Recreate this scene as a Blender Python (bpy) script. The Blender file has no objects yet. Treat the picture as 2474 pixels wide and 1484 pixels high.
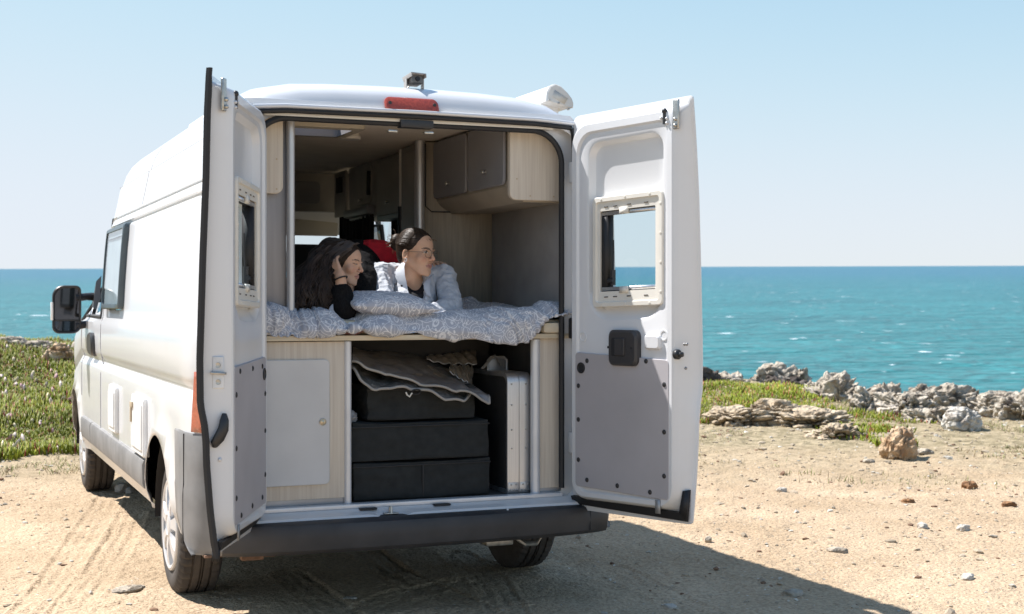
import bpy, bmesh, math, random
import numpy as np
from mathutils import Vector, Matrix, noise
import openvdb as vdb
PI = math.pi
random.seed(7)
rng = np.random.default_rng(7)
SC = bpy.context.scene
COL = SC.collection

# ------------------------------------------------------------------ camera
FPX, YAW, PITCH = 3396.3, 0.3944, -0.0021            # focal length in widths of 2473 px
CAM = Vector((-2.0774, -6.1411, 1.4163))
cam_data = bpy.data.cameras.new('camera')
cam_data.sensor_width = 36.0
cam_data.lens = 36.0 * FPX / 2473.0
cam_data.clip_start = 0.05
cam_data.clip_end = 90000
cam_data.dof.use_dof = True
cam_data.dof.focus_distance = 6.7
cam_data.dof.aperture_fstop = 5.0
cam = bpy.data.objects.new('camera', cam_data)
COL.objects.link(cam)
cam.location = CAM
cam.rotation_euler = (PI / 2 + PITCH, 0, -YAW)
SC.camera = cam

# ------------------------------------------------------------------ light
SUN = Vector((-0.47, 0.50, 1.0)).normalized()         # towards the sun
elev = math.asin(SUN.z)
w = bpy.data.worlds.new('World')
SC.world = w
w.use_nodes = True
nt = w.node_tree
nt.nodes.clear()
sky = nt.nodes.new('ShaderNodeTexSky')
sky.sky_type = 'NISHITA'
sky.sun_disc = False
sky.sun_elevation = elev
sky.sun_rotation = math.atan2(SUN.x, SUN.y)
sky.altitude = 0
sky.air_density = 1.0
sky.dust_density = 0.1
sky.ozone_density = 3.0
bg = nt.nodes.new('ShaderNodeBackground')
bg.inputs['Strength'].default_value = 0.128
wo = nt.nodes.new('ShaderNodeOutputWorld')
# the air near the horizon is hazy rather than blinding: a soft shoulder per channel, x * a / (1 + (x / k)^4)^(1/4)
sepc = nt.nodes.new('ShaderNodeSeparateColor'); cmb = nt.nodes.new('ShaderNodeCombineColor'); nt.links.new(sky.outputs[0], sepc.inputs[0])
for i, (ga, gk) in enumerate(((1.04, 0.50), (1.05, 0.53), (0.98, 0.63))):
    x_ = nt.nodes.new('ShaderNodeMath'); x_.operation = 'MULTIPLY'; nt.links.new(sepc.outputs[i], x_.inputs[0]); x_.inputs[1].default_value = 0.14 / gk
    p4 = nt.nodes.new('ShaderNodeMath'); p4.operation = 'POWER'; nt.links.new(x_.outputs[0], p4.inputs[0]); p4.inputs[1].default_value = 4
    ad = nt.nodes.new('ShaderNodeMath'); ad.operation = 'ADD'; nt.links.new(p4.outputs[0], ad.inputs[0]); ad.inputs[1].default_value = 1
    rt = nt.nodes.new('ShaderNodeMath'); rt.operation = 'POWER'; nt.links.new(ad.outputs[0], rt.inputs[0]); rt.inputs[1].default_value = -0.25
    m1 = nt.nodes.new('ShaderNodeMath'); m1.operation = 'MULTIPLY'; nt.links.new(sepc.outputs[i], m1.inputs[0]); nt.links.new(rt.outputs[0], m1.inputs[1])
    m2 = nt.nodes.new('ShaderNodeMath'); m2.operation = 'MULTIPLY'; nt.links.new(m1.outputs[0], m2.inputs[0]); m2.inputs[1].default_value = ga; nt.links.new(m2.outputs[0], cmb.inputs[i])
nt.links.new(cmb.outputs[0], bg.inputs['Color'])
nt.links.new(bg.outputs[0], wo.inputs['Surface'])
sd = bpy.data.lights.new('sun', 'SUN')
sd.energy = 5.0
sd.angle = math.radians(0.53)
sd.color = (1.0, 0.955, 0.92)
sun = bpy.data.objects.new('sun', sd)
sun.rotation_euler = SUN.to_track_quat('Z', 'Y').to_euler()
COL.objects.link(sun)
SC.view_settings.view_transform = 'Standard'
SC.view_settings.look = 'None'
SC.view_settings.exposure = 0.78
SC.view_settings.gamma = 1.0
SC.cycles.use_denoising = True
SC.cycles.max_bounces = 8
SC.cycles.diffuse_bounces = 5
SC.cycles.glossy_bounces = 4
SC.cycles.transmission_bounces = 6
SC.cycles.transparent_max_bounces = 12
SC.cycles.sample_clamp_indirect = 6
SC.cycles.caustics_reflective = False
SC.cycles.caustics_refractive = False

# ------------------------------------------------------------------ geometry of the view, used only to measure where things stand
_F = Vector((math.sin(YAW), math.cos(YAW), 0)); _R = Vector((math.cos(YAW), -math.sin(YAW), 0)); _U = Vector((0, 0, 1))
_F2 = _F * math.cos(PITCH) + _U * math.sin(PITCH); _U2 = _U * math.cos(PITCH) - _F * math.sin(PITCH)
def ray(x, y):
    return _F2 + _R * ((x - 1236.5) / FPX) - _U2 * ((y - 742) / FPX)
def at(x, y, Y):
    d = ray(x, y); t = (Y - CAM.y) / d.y
    return CAM + d * t
def atz(x, y, z=0.0):
    d = ray(x, y); t = (z - CAM.z) / d.z
    return CAM + d * t
def atx(x, y, X):
    d = ray(x, y); t = (X - CAM.x) / d.x
    return CAM + d * t

# ------------------------------------------------------------------ materials
MATS = {}
def mat(name, col, rough=0.5, metal=0.0, var=0.12, vscale=6.0, bump=0.0, bscale=60.0, coat=0.0, spec=0.5, col2=None, stretch=None, detail=4, vcol=None, sss=0.0, bdist=0.002, sheen=0.0):
    if name in MATS: return MATS[name]
    m = bpy.data.materials.new(name); m.use_nodes = True
    t = m.node_tree; N = t.nodes; L = t.links
    b = N['Principled BSDF']
    b.inputs['Roughness'].default_value = rough
    b.inputs['Metallic'].default_value = metal
    b.inputs['Specular IOR Level'].default_value = spec
    if coat:
        b.inputs['Coat Weight'].default_value = coat; b.inputs['Coat Roughness'].default_value = 0.06
    if sss:
        b.inputs['Subsurface Weight'].default_value = sss; b.inputs['Subsurface Radius'].default_value = (0.012, 0.005, 0.003); b.inputs['Subsurface Scale'].default_value = 1.0
    if sheen:
        b.inputs['Sheen Weight'].default_value = sheen
    tc = N.new('ShaderNodeTexCoord'); mp = N.new('ShaderNodeMapping')
    L.new(tc.outputs['Object'], mp.inputs['Vector'])
    if stretch: mp.inputs['Scale'].default_value = stretch
    nz = N.new('ShaderNodeTexNoise'); nz.inputs['Scale'].default_value = vscale; nz.inputs['Detail'].default_value = detail
    L.new(mp.outputs[0], nz.inputs['Vector'])
    mx = N.new('ShaderNodeMix'); mx.data_type = 'RGBA'
    c2 = col2 if col2 else tuple(min(1, c * (1 + var)) for c in col)
    c1 = col if col2 else tuple(c * (1 - var) for c in col)
    rp = N.new('ShaderNodeMapRange'); rp.inputs['From Min'].default_value = 0.3; rp.inputs['From Max'].default_value = 0.7
    L.new(nz.outputs['Fac'], rp.inputs['Value']); L.new(rp.outputs[0], mx.inputs['Factor'])
    mx.inputs['A'].default_value = (*c1, 1); mx.inputs['B'].default_value = (*c2, 1)
    out = mx.outputs['Result']
    if vcol:
        va = N.new('ShaderNodeVertexColor'); va.layer_name = vcol
        m2 = N.new('ShaderNodeMix'); m2.data_type = 'RGBA'; m2.blend_type = 'MULTIPLY'; m2.inputs['Factor'].default_value = 1
        L.new(va.outputs['Color'], m2.inputs['A']); L.new(out, m2.inputs['B']); out = m2.outputs['Result']
    L.new(out, b.inputs['Base Color'])
    if bump:
        n2 = N.new('ShaderNodeTexNoise'); n2.inputs['Scale'].default_value = bscale; n2.inputs['Detail'].default_value = 5
        L.new(mp.outputs[0], n2.inputs['Vector'])
        bp = N.new('ShaderNodeBump'); bp.inputs['Strength'].default_value = bump; bp.inputs['Distance'].default_value = bdist
        L.new(n2.outputs['Fac'], bp.inputs['Height']); L.new(bp.outputs[0], b.inputs['Normal'])
    MATS[name] = m
    return m

def glass_mat(name, tint=(0.8, 0.9, 0.92), dark=0.0, refl=1.0):
    if name in MATS: return MATS[name]
    m = bpy.data.materials.new(name); m.use_nodes = True
    t = m.node_tree; N = t.nodes; L = t.links
    N.remove(N['Principled BSDF'])
    tr = N.new('ShaderNodeBsdfTransparent'); tr.inputs['Color'].default_value = (*[c * (1 - dark) for c in tint], 1)
    gl = N.new('ShaderNodeBsdfGlossy'); gl.inputs['Roughness'].default_value = 0.03; gl.inputs['Color'].default_value = (refl, refl, refl, 1)
    lw = N.new('ShaderNodeLayerWeight'); lw.inputs['Blend'].default_value = 0.5
    pw = N.new('ShaderNodeMath'); pw.operation = 'POWER'; L.new(lw.outputs['Facing'], pw.inputs[0]); pw.inputs[1].default_value = 5.0
    fr = N.new('ShaderNodeMath'); fr.operation = 'MULTIPLY_ADD'; L.new(pw.outputs[0], fr.inputs[0]); fr.inputs[1].default_value = 0.9; fr.inputs[2].default_value = 0.045
    mx = N.new('ShaderNodeMixShader')
    L.new(fr.outputs[0], mx.inputs['Fac']); L.new(tr.outputs[0], mx.inputs[1]); L.new(gl.outputs[0], mx.inputs[2])
    L.new(mx.outputs[0], N['Material Output'].inputs['Surface'])
    MATS[name] = m
    return m

def paint_mat():
    """white van paint with a film of dust that thickens near the ground"""
    m = bpy.data.materials.new('white_paint'); m.use_nodes = True
    t = m.node_tree; N = t.nodes; L = t.links; b = N['Principled BSDF']
    b.inputs['Roughness'].default_value = 0.32; b.inputs['Coat Weight'].default_value = 0.5; b.inputs['Coat Roughness'].default_value = 0.08
    g = N.new('ShaderNodeNewGeometry'); sp = N.new('ShaderNodeSeparateXYZ'); L.new(g.outputs['Position'], sp.inputs[0])
    mr = N.new('ShaderNodeMapRange'); mr.inputs['From Min'].default_value = 0.95; mr.inputs['From Max'].default_value = 0.35; mr.inputs['To Min'].default_value = 0.0; mr.inputs['To Max'].default_value = 0.5
    L.new(sp.outputs['Z'], mr.inputs['Value'])
    nz = N.new('ShaderNodeTexNoise'); nz.inputs['Scale'].default_value = 5; nz.inputs['Detail'].default_value = 7; L.new(g.outputs['Position'], nz.inputs['Vector'])
    ad = N.new('ShaderNodeMath'); ad.operation = 'MULTIPLY_ADD'; L.new(nz.outputs['Fac'], ad.inputs[0]); ad.inputs[1].default_value = 0.35; ad.inputs[2].default_value = -0.19
    a2 = N.new('ShaderNodeMath'); a2.operation = 'ADD'; a2.use_clamp = True; L.new(ad.outputs[0], a2.inputs[0])
    ml = N.new('ShaderNodeMath'); ml.operation = 'MULTIPLY'; L.new(mr.outputs[0], ml.inputs[0]); L.new(nz.outputs['Fac'], ml.inputs[1]); L.new(ml.outputs[0], a2.inputs[1])
    mx = N.new('ShaderNodeMix'); mx.data_type = 'RGBA'; L.new(a2.outputs[0], mx.inputs['Factor'])
    mx.inputs['A'].default_value = (0.73, 0.74, 0.755, 1); mx.inputs['B'].default_value = (0.60, 0.53, 0.45, 1)
    L.new(mx.outputs['Result'], b.inputs['Base Color'])
    MATS['white_paint'] = m
    return m
PAINT = paint_mat()

def wood_mat():
    m = bpy.data.materials.new('pale_wood'); m.use_nodes = True
    t = m.node_tree; N = t.nodes; L = t.links; b = N['Principled BSDF']; b.inputs['Roughness'].default_value = 0.45
    tc = N.new('ShaderNodeTexCoord'); mp = N.new('ShaderNodeMapping'); mp.inputs['Scale'].default_value = (55, 55, 1.3); L.new(tc.outputs['Object'], mp.inputs['Vector'])
    nz = N.new('ShaderNodeTexNoise'); nz.inputs['Scale'].default_value = 1.6; nz.inputs['Detail'].default_value = 8; nz.inputs['Distortion'].default_value = 0.4; L.new(mp.outputs[0], nz.inputs['Vector'])
    cr = N.new('ShaderNodeValToRGB'); L.new(nz.outputs['Fac'], cr.inputs[0])
    cr.color_ramp.elements[0].position = 0.3; cr.color_ramp.elements[0].color = (0.58, 0.50, 0.41, 1)
    cr.color_ramp.elements[1].position = 0.7; cr.color_ramp.elements[1].color = (0.70, 0.63, 0.53, 1)
    L.new(cr.outputs[0], b.inputs['Base Color']); MATS['pale_wood'] = m
    return m
WOOD = wood_mat()

def paisley_mat():
    m = bpy.data.materials.new('paisley_cloth'); m.use_nodes = True
    t = m.node_tree; N = t.nodes; L = t.links; b = N['Principled BSDF']; b.inputs['Roughness'].default_value = 0.85; b.inputs['Sheen Weight'].default_value = 0.2
    uv = N.new('ShaderNodeUVMap'); uv.uv_map = 'uv'
    def math_(op, a, b_=None, c=None):
        n = N.new('ShaderNodeMath'); n.operation = op
        for i, v in enumerate((a, b_, c)):
            if v is None: continue
            if isinstance(v, (int, float)): n.inputs[i].default_value = v
            else: L.new(v, n.inputs[i])
        return n.outputs[0]
    nz = N.new('ShaderNodeTexNoise'); nz.inputs['Scale'].default_value = 9; nz.inputs['Detail'].default_value = 2; L.new(uv.outputs[0], nz.inputs['Vector'])
    vm = N.new('ShaderNodeVectorMath'); vm.operation = 'MULTIPLY_ADD'; L.new(nz.outputs['Color'], vm.inputs[0]); vm.inputs[1].default_value = (0.05, 0.05, 0); L.new(uv.outputs[0], vm.inputs[2])
    v1 = N.new('ShaderNodeTexVoronoi'); v1.feature = 'F1'; v1.inputs['Scale'].default_value = 12.5; L.new(vm.outputs[0], v1.inputs['Vector'])
    v2 = N.new('ShaderNodeTexVoronoi'); v2.feature = 'F1'; v2.inputs['Scale'].default_value = 52; L.new(vm.outputs[0], v2.inputs['Vector'])
    v3 = N.new('ShaderNodeTexVoronoi'); v3.feature = 'DISTANCE_TO_EDGE'; v3.inputs['Scale'].default_value = 21; L.new(vm.outputs[0], v3.inputs['Vector'])
    rings = math_('SINE', math_('MULTIPLY', v1.outputs['Distance'], 40.0))
    rmask = math_('GREATER_THAN', rings, 0.80)
    dots = math_('LESS_THAN', v2.outputs['Distance'], 0.26)
    inner = math_('LESS_THAN', v1.outputs['Distance'], 0.16)
    edge = math_('LESS_THAN', v3.outputs['Distance'], 0.022)
    big = math_('MAXIMUM', math_('MAXIMUM', rmask, edge), math_('MULTIPLY', dots, math_('GREATER_THAN', v1.outputs['Distance'], 0.42)))
    big = math_('MAXIMUM', big, math_('MULTIPLY', inner, dots))
    n3 = N.new('ShaderNodeTexNoise'); n3.inputs['Scale'].default_value = 120; n3.inputs['Detail'].default_value = 2; L.new(uv.outputs[0], n3.inputs['Vector'])
    fac = math_('MULTIPLY', big, math_('MULTIPLY_ADD', n3.outputs['Fac'], 0.9, 0.35))
    mx = N.new('ShaderNodeMix'); mx.data_type = 'RGBA'; L.new(fac, mx.inputs['Factor'])
    mx.inputs['A'].default_value = (0.42, 0.435, 0.49, 1); mx.inputs['B'].default_value = (0.82, 0.82, 0.83, 1)
    L.new(mx.outputs['Result'], b.inputs['Base Color'])
    bp = N.new('ShaderNodeBump'); bp.inputs['Strength'].default_value = 0.35; bp.inputs['Distance'].default_value = 0.006
    n4 = N.new('ShaderNodeTexNoise'); n4.inputs['Scale'].default_value = 11; n4.inputs['Detail'].default_value = 5; n4.inputs['Distortion'].default_value = 1.2; L.new(uv.outputs[0], n4.inputs['Vector'])
    L.new(n4.outputs['Fac'], bp.inputs['Height']); L.new(bp.outputs[0], b.inputs['Normal'])
    MATS['paisley_cloth'] = m
    return m
PAISLEY = paisley_mat()

BLACK = mat('black_rubber', (0.018, 0.018, 0.02), 0.6, bump=0.2, bscale=40)
BPLAST = mat('black_plastic', (0.028, 0.028, 0.03), 0.42, bump=0.1, bscale=300)
GPLAST = mat('grey_bumper_plastic', (0.20, 0.195, 0.19), 0.6, bump=0.25, bscale=500, bdist=0.0006, var=0.2)
GREYB = mat('grey_board', (0.44, 0.42, 0.435), 0.6, bump=0.12, bscale=400, var=0.09, vscale=2.5)
DGREY = mat('grey_laminate', (0.26, 0.255, 0.265), 0.5, bump=0.1, bscale=500, var=0.05)
TRIM = mat('warm_beige_trim', (0.52, 0.47, 0.38), 0.5, var=0.06)
CREAM = mat('cream_plastic', (0.76, 0.73, 0.66), 0.42, var=0.04)
WALLG = mat('grey_wall_fabric', (0.36, 0.35, 0.355), 0.9, bump=0.2, bscale=300, var=0.08, stretch=(8, 8, 0.4))
CEIL = mat('ceiling_board', (0.82, 0.76, 0.66), 0.8, var=0.06)
LIGHTG = mat('light_grey_laminate', (0.62, 0.62, 0.62), 0.5, var=0.04)
ALU = mat('brushed_aluminium', (0.66, 0.67, 0.69), 0.38, 0.85, var=0.08, vscale=3, stretch=(60, 60, 1))
STEEL = mat('steel', (0.50, 0.49, 0.46), 0.35, 0.9, var=0.2, vscale=40)
SILVERP = mat('silver_paint', (0.70, 0.71, 0.73), 0.35, 0.25, var=0.06)
REDL = mat('red_lens', (0.38, 0.06, 0.03), 0.18, coat=0.6, var=0.25, vscale=90)
ORL = mat('orange_lens', (0.40, 0.10, 0.05), 0.2, coat=0.6, var=0.2, vscale=60)
GLASS = glass_mat('clear_acrylic')
DGLASS = glass_mat('tinted_glass', (0.25, 0.28, 0.3), 0.3)
STEPM = mat('dark_step_plastic', (0.042, 0.041, 0.043), 0.55, bump=0.25, bscale=500, bdist=0.0006, var=0.25)
RUST = mat('rusty_steel', (0.20, 0.12, 0.08), 0.8, 0.2, var=0.5, vscale=30, bump=0.4)

# ------------------------------------------------------------------ scene helpers
def setp(o, label=None, cat=None, group=None, kind=None):
    if label: o['label'] = label
    if cat: o['category'] = cat
    if group: o['group'] = group
    if kind: o['kind'] = kind
    return o
def empty(name, loc, label=None, cat=None, group=None):
    o = bpy.data.objects.new(name, None); o.location = loc; o.empty_display_size = 0.1
    COL.objects.link(o)
    return setp(o, label, cat, group)
def link(name, me, m=None, parent=None, smooth=True, **kw):
    o = bpy.data.objects.new(name, me); COL.objects.link(o)
    if m is not None:
        if not isinstance(m, (list, tuple)): m = [m]
        for x in m: me.materials.append(x)
    if parent is not None:
        o.parent = parent
        # parents sit untransformed except for a location
        loc = Vector((0, 0, 0)); p = parent
        while p is not None: loc += p.location; p = p.parent
        o.location = -loc
    if smooth and len(me.polygons): me.polygons.foreach_set('use_smooth', [True] * len(me.polygons))
    return setp(o, **kw)
def autosmooth(me, deg=35):
    bm = bmesh.new(); bm.from_mesh(me)
    for e in bm.edges:
        if len(e.link_faces) == 2 and e.calc_face_angle(0) > math.radians(deg): e.smooth = False
    bm.to_mesh(me); bm.free()
class MB:
    """collects shapes into ONE mesh object"""
    def __init__(s): s.v = []; s.f = []; s.mi = []; s.cur = 0
    def add(s, v, f):
        n = len(s.v); s.v += [tuple(p) for p in v]; s.f += [tuple(i + n for i in q) for q in f]; s.mi += [s.cur] * len(f); return s
    def box(s, x0, x1, y0, y1, z0, z1, b=0.0, M=None):
        bm = bmesh.new(); bmesh.ops.create_cube(bm, size=1)
        for v in bm.verts: v.co = Vector(((x0 + x1) / 2 + v.co.x * (x1 - x0), (y0 + y1) / 2 + v.co.y * (y1 - y0), (z0 + z1) / 2 + v.co.z * (z1 - z0)))
        if b: bmesh.ops.bevel(bm, geom=bm.edges[:], offset=b, segments=2, affect='EDGES', profile=0.6)
        return s._bm(bm, M)
    def _bm(s, bm, M=None):
        if M is not None: bm.transform(M)
        bm.verts.index_update()
        s.add([v.co for v in bm.verts], [[v.index for v in f.verts] for f in bm.faces]); bm.free(); return s
    def cyl(s, p0, p1, r0, r1=None, n=16, cap=True):
        r1 = r0 if r1 is None else r1
        return s.tube([p0, p1], [r0, r1], n, cap)
    def tube(s, pts, rad, n=10, cap=True, squash=None, up=None):
        pts = [Vector(p) for p in pts]; k = len(pts)
        if not isinstance(rad, (list, tuple)): rad = [rad] * k
        V = []; F = []; prev = None
        for i, p in enumerate(pts):
            t = (pts[min(i + 1, k - 1)] - pts[max(i - 1, 0)]).normalized()
            if prev is None:
                a = up if up is not None else (Vector((0, 0, 1)) if abs(t.z) < 0.9 else Vector((1, 0, 0)))
                nrm = (a - t * a.dot(t)).normalized()
            else: nrm = (prev - t * prev.dot(t)).normalized()
            prev = nrm; bi = t.cross(nrm)
            sq = squash if squash else 1.0
            for j in range(n):
                a = 2 * PI * j / n
                V.append(p + (nrm * math.cos(a) * sq + bi * math.sin(a)) * rad[i])
        for i in range(k - 1):
            for j in range(n):
                F.append((i * n + j, i * n + (j + 1) % n, (i + 1) * n + (j + 1) % n, (i + 1) * n + j))
        if cap:
            F.append(tuple(range(n))[::-1]); F.append(tuple((k - 1) * n + j for j in range(n)))
        return s.add(V, F)
    def prism(s, loop, dirv, cap=True):
        """closed loop of points extruded by a vector"""
        n = len(loop); d = Vector(dirv)
        V = [Vector(p) for p in loop] + [Vector(p) + d for p in loop]
        F = [(i, (i + 1) % n, n + (i + 1) % n, n + i) for i in range(n)]
        if cap: F += [tuple(range(n))[::-1], tuple(range(n, 2 * n))]
        return s.add(V, F)
    def loft(s, loops, closed=True, cap0=False, cap1=False):
        n = len(loops[0]); V = [p for l in loops for p in l]; F = []
        for i in range(len(loops) - 1):
            for j in range(n if closed else n - 1):
                F.append((i * n + j, i * n + (j + 1) % n, (i + 1) * n + (j + 1) % n, (i + 1) * n + j))
        if cap0: F.append(tuple(range(n))[::-1])
        if cap1: F.append(tuple((len(loops) - 1) * n + j for j in range(n)))
        return s.add(V, F)
    def lathe(s, prof, c, axis, n=48):
        """prof: (radius, offset along axis)"""
        c = Vector(c); ax = Vector(axis).normalized()
        a = Vector((0, 0, 1)) if abs(ax.z) < 0.9 else Vector((1, 0, 0))
        u = (a - ax * a.dot(ax)).normalized(); v = ax.cross(u)
        loops = [[c + ax * h + (u * math.cos(2 * PI * j / n) + v * math.sin(2 * PI * j / n)) * r for j in range(n)] for r, h in prof]
        return s.loft(loops)
    def ball(s, c, r, n=12, sc=(1, 1, 1), M=None):
        bm = bmesh.new(); bmesh.ops.create_uvsphere(bm, u_segments=n, v_segments=max(6, n // 2), radius=r)
        for v in bm.verts: v.co = Vector((v.co.x * sc[0], v.co.y * sc[1], v.co.z * sc[2]))
        if M is not None: bm.transform(M)
        for v in bm.verts: v.co += Vector(c)
        return s._bm(bm)
    def build(s, name, m, parent=None, smooth=True, sharp=35, bevel=0.0, **kw):
        me = bpy.data.meshes.new(name); me.from_pydata(s.v, [], s.f); me.validate()
        if isinstance(m, (list, tuple)) and len(me.polygons) == len(s.mi): me.polygons.foreach_set('material_index', s.mi)
        bm = bmesh.new(); bm.from_mesh(me); bmesh.ops.remove_doubles(bm, verts=bm.verts, dist=1e-5); bmesh.ops.recalc_face_normals(bm, faces=bm.faces); bm.to_mesh(me); bm.free()
        if smooth and sharp: autosmooth(me, sharp)
        o = link(name, me, m, parent, smooth, **kw)
        if bevel:
            b = o.modifiers.new('bevel', 'BEVEL'); b.width = bevel; b.segments = 2; b.limit_method = 'ANGLE'; b.angle_limit = math.radians(40)
        return o
def rrect(u0, u1, v0, v1, r, nc=5, ns=6):
    """rounded rectangle in 2-D, always 4*(nc+ns) points; r = one radius or (bl, br, tr, tl)"""
    if not isinstance(r, (list, tuple)): r = (r,) * 4
    cs = [(u0 + r[0], v0 + r[0], PI, r[0]), (u1 - r[1], v0 + r[1], 1.5 * PI, r[1]), (u1 - r[2], v1 - r[2], 0, r[2]), (u0 + r[3], v1 - r[3], 0.5 * PI, r[3])]
    P = []
    for k in range(4):
        cx, cy, a0, rr = cs[k]
        for i in range(nc + 1): a = a0 + 0.5 * PI * i / nc; P.append((cx + rr * math.cos(a), cy + rr * math.sin(a)))
        nx = cs[(k + 1) % 4]; q = (nx[0] + nx[3] * math.cos(nx[2]), nx[1] + nx[3] * math.sin(nx[2])); p = P[-1]
        for i in range(1, ns): P.append((p[0] + (q[0] - p[0]) * i / ns, p[1] + (q[1] - p[1]) * i / ns))
    return P
def plate(mb, u0, u1, v0, v1, r, fn, t0, t1, edge=0.003, **k):
    """rounded plate between depths t0 (front) and t1 (back); fn(u, v, w) -> point"""
    s = 1 if t1 > t0 else -1
    lo = [[fn(*p, t1) for p in rrect(u0, u1, v0, v1, r, **k)], [fn(*p, t0 + s * edge) for p in rrect(u0, u1, v0, v1, r, **k)], [fn(*p, t0) for p in rrect(u0 + edge, u1 - edge, v0 + edge, v1 - edge, r, **k)]]
    return mb.loft(lo, cap0=True, cap1=True)

# ------------------------------------------------------------------ implicit shapes (for bodies, cloth, hands)
def _ax(lo, hi, vox):
    n = [int(math.ceil((hi[i] - lo[i]) / vox)) + 1 for i in range(3)]
    return [np.float32(lo[i]) + np.arange(n[i], dtype=np.float32) * np.float32(vox) for i in range(3)]
class SDF:
    def __init__(s, lo, hi, vox):
        s.lo, s.vox = np.array(lo, np.float32), vox
        a, b, c = _ax(lo, hi, vox)
        s.x, s.y, s.z = a[:, None, None], b[None, :, None], c[None, None, :]
        s.d = np.full((len(a), len(b), len(c)), 1.0, np.float32)
    def un(s, e, k=0.0):
        if k <= 0: s.d = np.minimum(s.d, e)
        else:
            h = np.clip(0.5 + 0.5 * (s.d - e) / k, 0, 1); s.d = s.d * (1 - h) + e * h - k * h * (1 - h)
        return s
    def sub(s, e, k=0.0):
        e = -e
        if k <= 0: s.d = np.maximum(s.d, e)
        else:
            h = np.clip(0.5 - 0.5 * (s.d - e) / k, 0, 1); s.d = s.d * (1 - h) + e * h + k * h * (1 - h)
        return s
    def ell(s, c, r, M=None):
        x, y, z = s.x - c[0], s.y - c[1], s.z - c[2]
        if M is not None:
            x, y, z = (M[0][0] * x + M[1][0] * y + M[2][0] * z, M[0][1] * x + M[1][1] * y + M[2][1] * z, M[0][2] * x + M[1][2] * y + M[2][2] * z)
        k0 = np.sqrt((x / r[0]) ** 2 + (y / r[1]) ** 2 + (z / r[2]) ** 2)
        k1 = np.sqrt((x / r[0] ** 2) ** 2 + (y / r[1] ** 2) ** 2 + (z / r[2] ** 2) ** 2) + 1e-6
        return (k0 * (k0 - 1) / k1).astype(np.float32)
    def cap(s, a, b, ra, rb=None):
        rb = ra if rb is None else rb
        a = np.array(a, np.float32); b = np.array(b, np.float32); d = b - a; L2 = float(d @ d) + 1e-9
        px, py, pz = s.x - a[0], s.y - a[1], s.z - a[2]
        h = np.clip((px * d[0] + py * d[1] + pz * d[2]) / L2, 0, 1)
        return (np.sqrt((px - d[0] * h) ** 2 + (py - d[1] * h) ** 2 + (pz - d[2] * h) ** 2) - (ra + (rb - ra) * h)).astype(np.float32)
    def chain(s, pts, rad, k=0.0):
        for i in range(len(pts) - 1): s.un(s.cap(pts[i], pts[i + 1], rad[i], rad[i + 1]), k)
        return s
    def mesh(s, name, smooth_it=0):
        g = vdb.FloatGrid(); g.copyFromArray(s.d, tolerance=0.0)
        p, q = g.convertToQuads(0.0)
        p = p * s.vox + s.lo
        me = bpy.data.meshes.new(name)
        me.vertices.add(len(p)); me.vertices.foreach_set('co', p.astype(np.float32).ravel())
        me.loops.add(len(q) * 4); me.loops.foreach_set('vertex_index', q.astype(np.int32).ravel()[::1])
        me.polygons.add(len(q)); me.polygons.foreach_set('loop_start', np.arange(len(q), dtype=np.int32) * 4)
        me.update(); me.validate()
        bm = bmesh.new(); bm.from_mesh(me); bmesh.ops.recalc_face_normals(bm, faces=bm.faces)
        for _ in range(smooth_it): bmesh.ops.smooth_vert(bm, verts=bm.verts, factor=0.5, use_axis_x=True, use_axis_y=True, use_axis_z=True)
        bm.to_mesh(me); bm.free()
        return me
def get_co(me):
    a = np.empty(len(me.vertices) * 3, np.float32); me.vertices.foreach_get('co', a); return a.reshape(-1, 3)
def set_co(me, a): me.vertices.foreach_set('co', a.astype(np.float32).ravel()); me.update()
def get_no(me):
    a = np.empty(len(me.vertices) * 3, np.float32); me.vertices.foreach_get('normal', a); return a.reshape(-1, 3)
def set_col(me, c, name='col'):
    at_ = me.color_attributes.new(name, 'FLOAT_COLOR', 'POINT')
    a = np.ones((len(me.vertices), 4), np.float32); a[:, :3] = c; at_.data.foreach_set('color', a.ravel())
def _h(ix, iy, iz, s):
    n = (ix.astype(np.int64) * 73856093) ^ (iy.astype(np.int64) * 19349663) ^ (iz.astype(np.int64) * 83492791) ^ (s * 2654435761)
    n = (n ^ (n >> 13)) * 1274126177 & 0x7fffffff
    n = (n ^ (n >> 16)) & 0xffffff
    return n.astype(np.float64) / 0xffffff
def vnoise(x, y, z=None, s=0):
    x = np.asarray(x, np.float64); y = np.asarray(y, np.float64); z = np.zeros_like(x) if z is None else np.asarray(z, np.float64)
    ix, iy, iz = np.floor(x), np.floor(y), np.floor(z); fx, fy, fz = x - ix, y - iy, z - iz
    fx, fy, fz = [t * t * (3 - 2 * t) for t in (fx, fy, fz)]
    r = 0
    for a in (0, 1):
        for b in (0, 1):
            for c in (0, 1):
                r = r + _h(ix + a, iy + b, iz + c, s) * (fx if a else 1 - fx) * (fy if b else 1 - fy) * (fz if c else 1 - fz)
    return r * 2 - 1
def fbm(x, y, z=None, s=0, o=4, g=0.5):
    r = 0; a = 1.0; t = 0
    for i in range(o):
        f = 2.03 ** i
        r = r + a * vnoise(np.asarray(x) * f, np.asarray(y) * f, None if z is None else np.asarray(z) * f, s + i); t += a; a *= g
    return r / t
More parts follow.
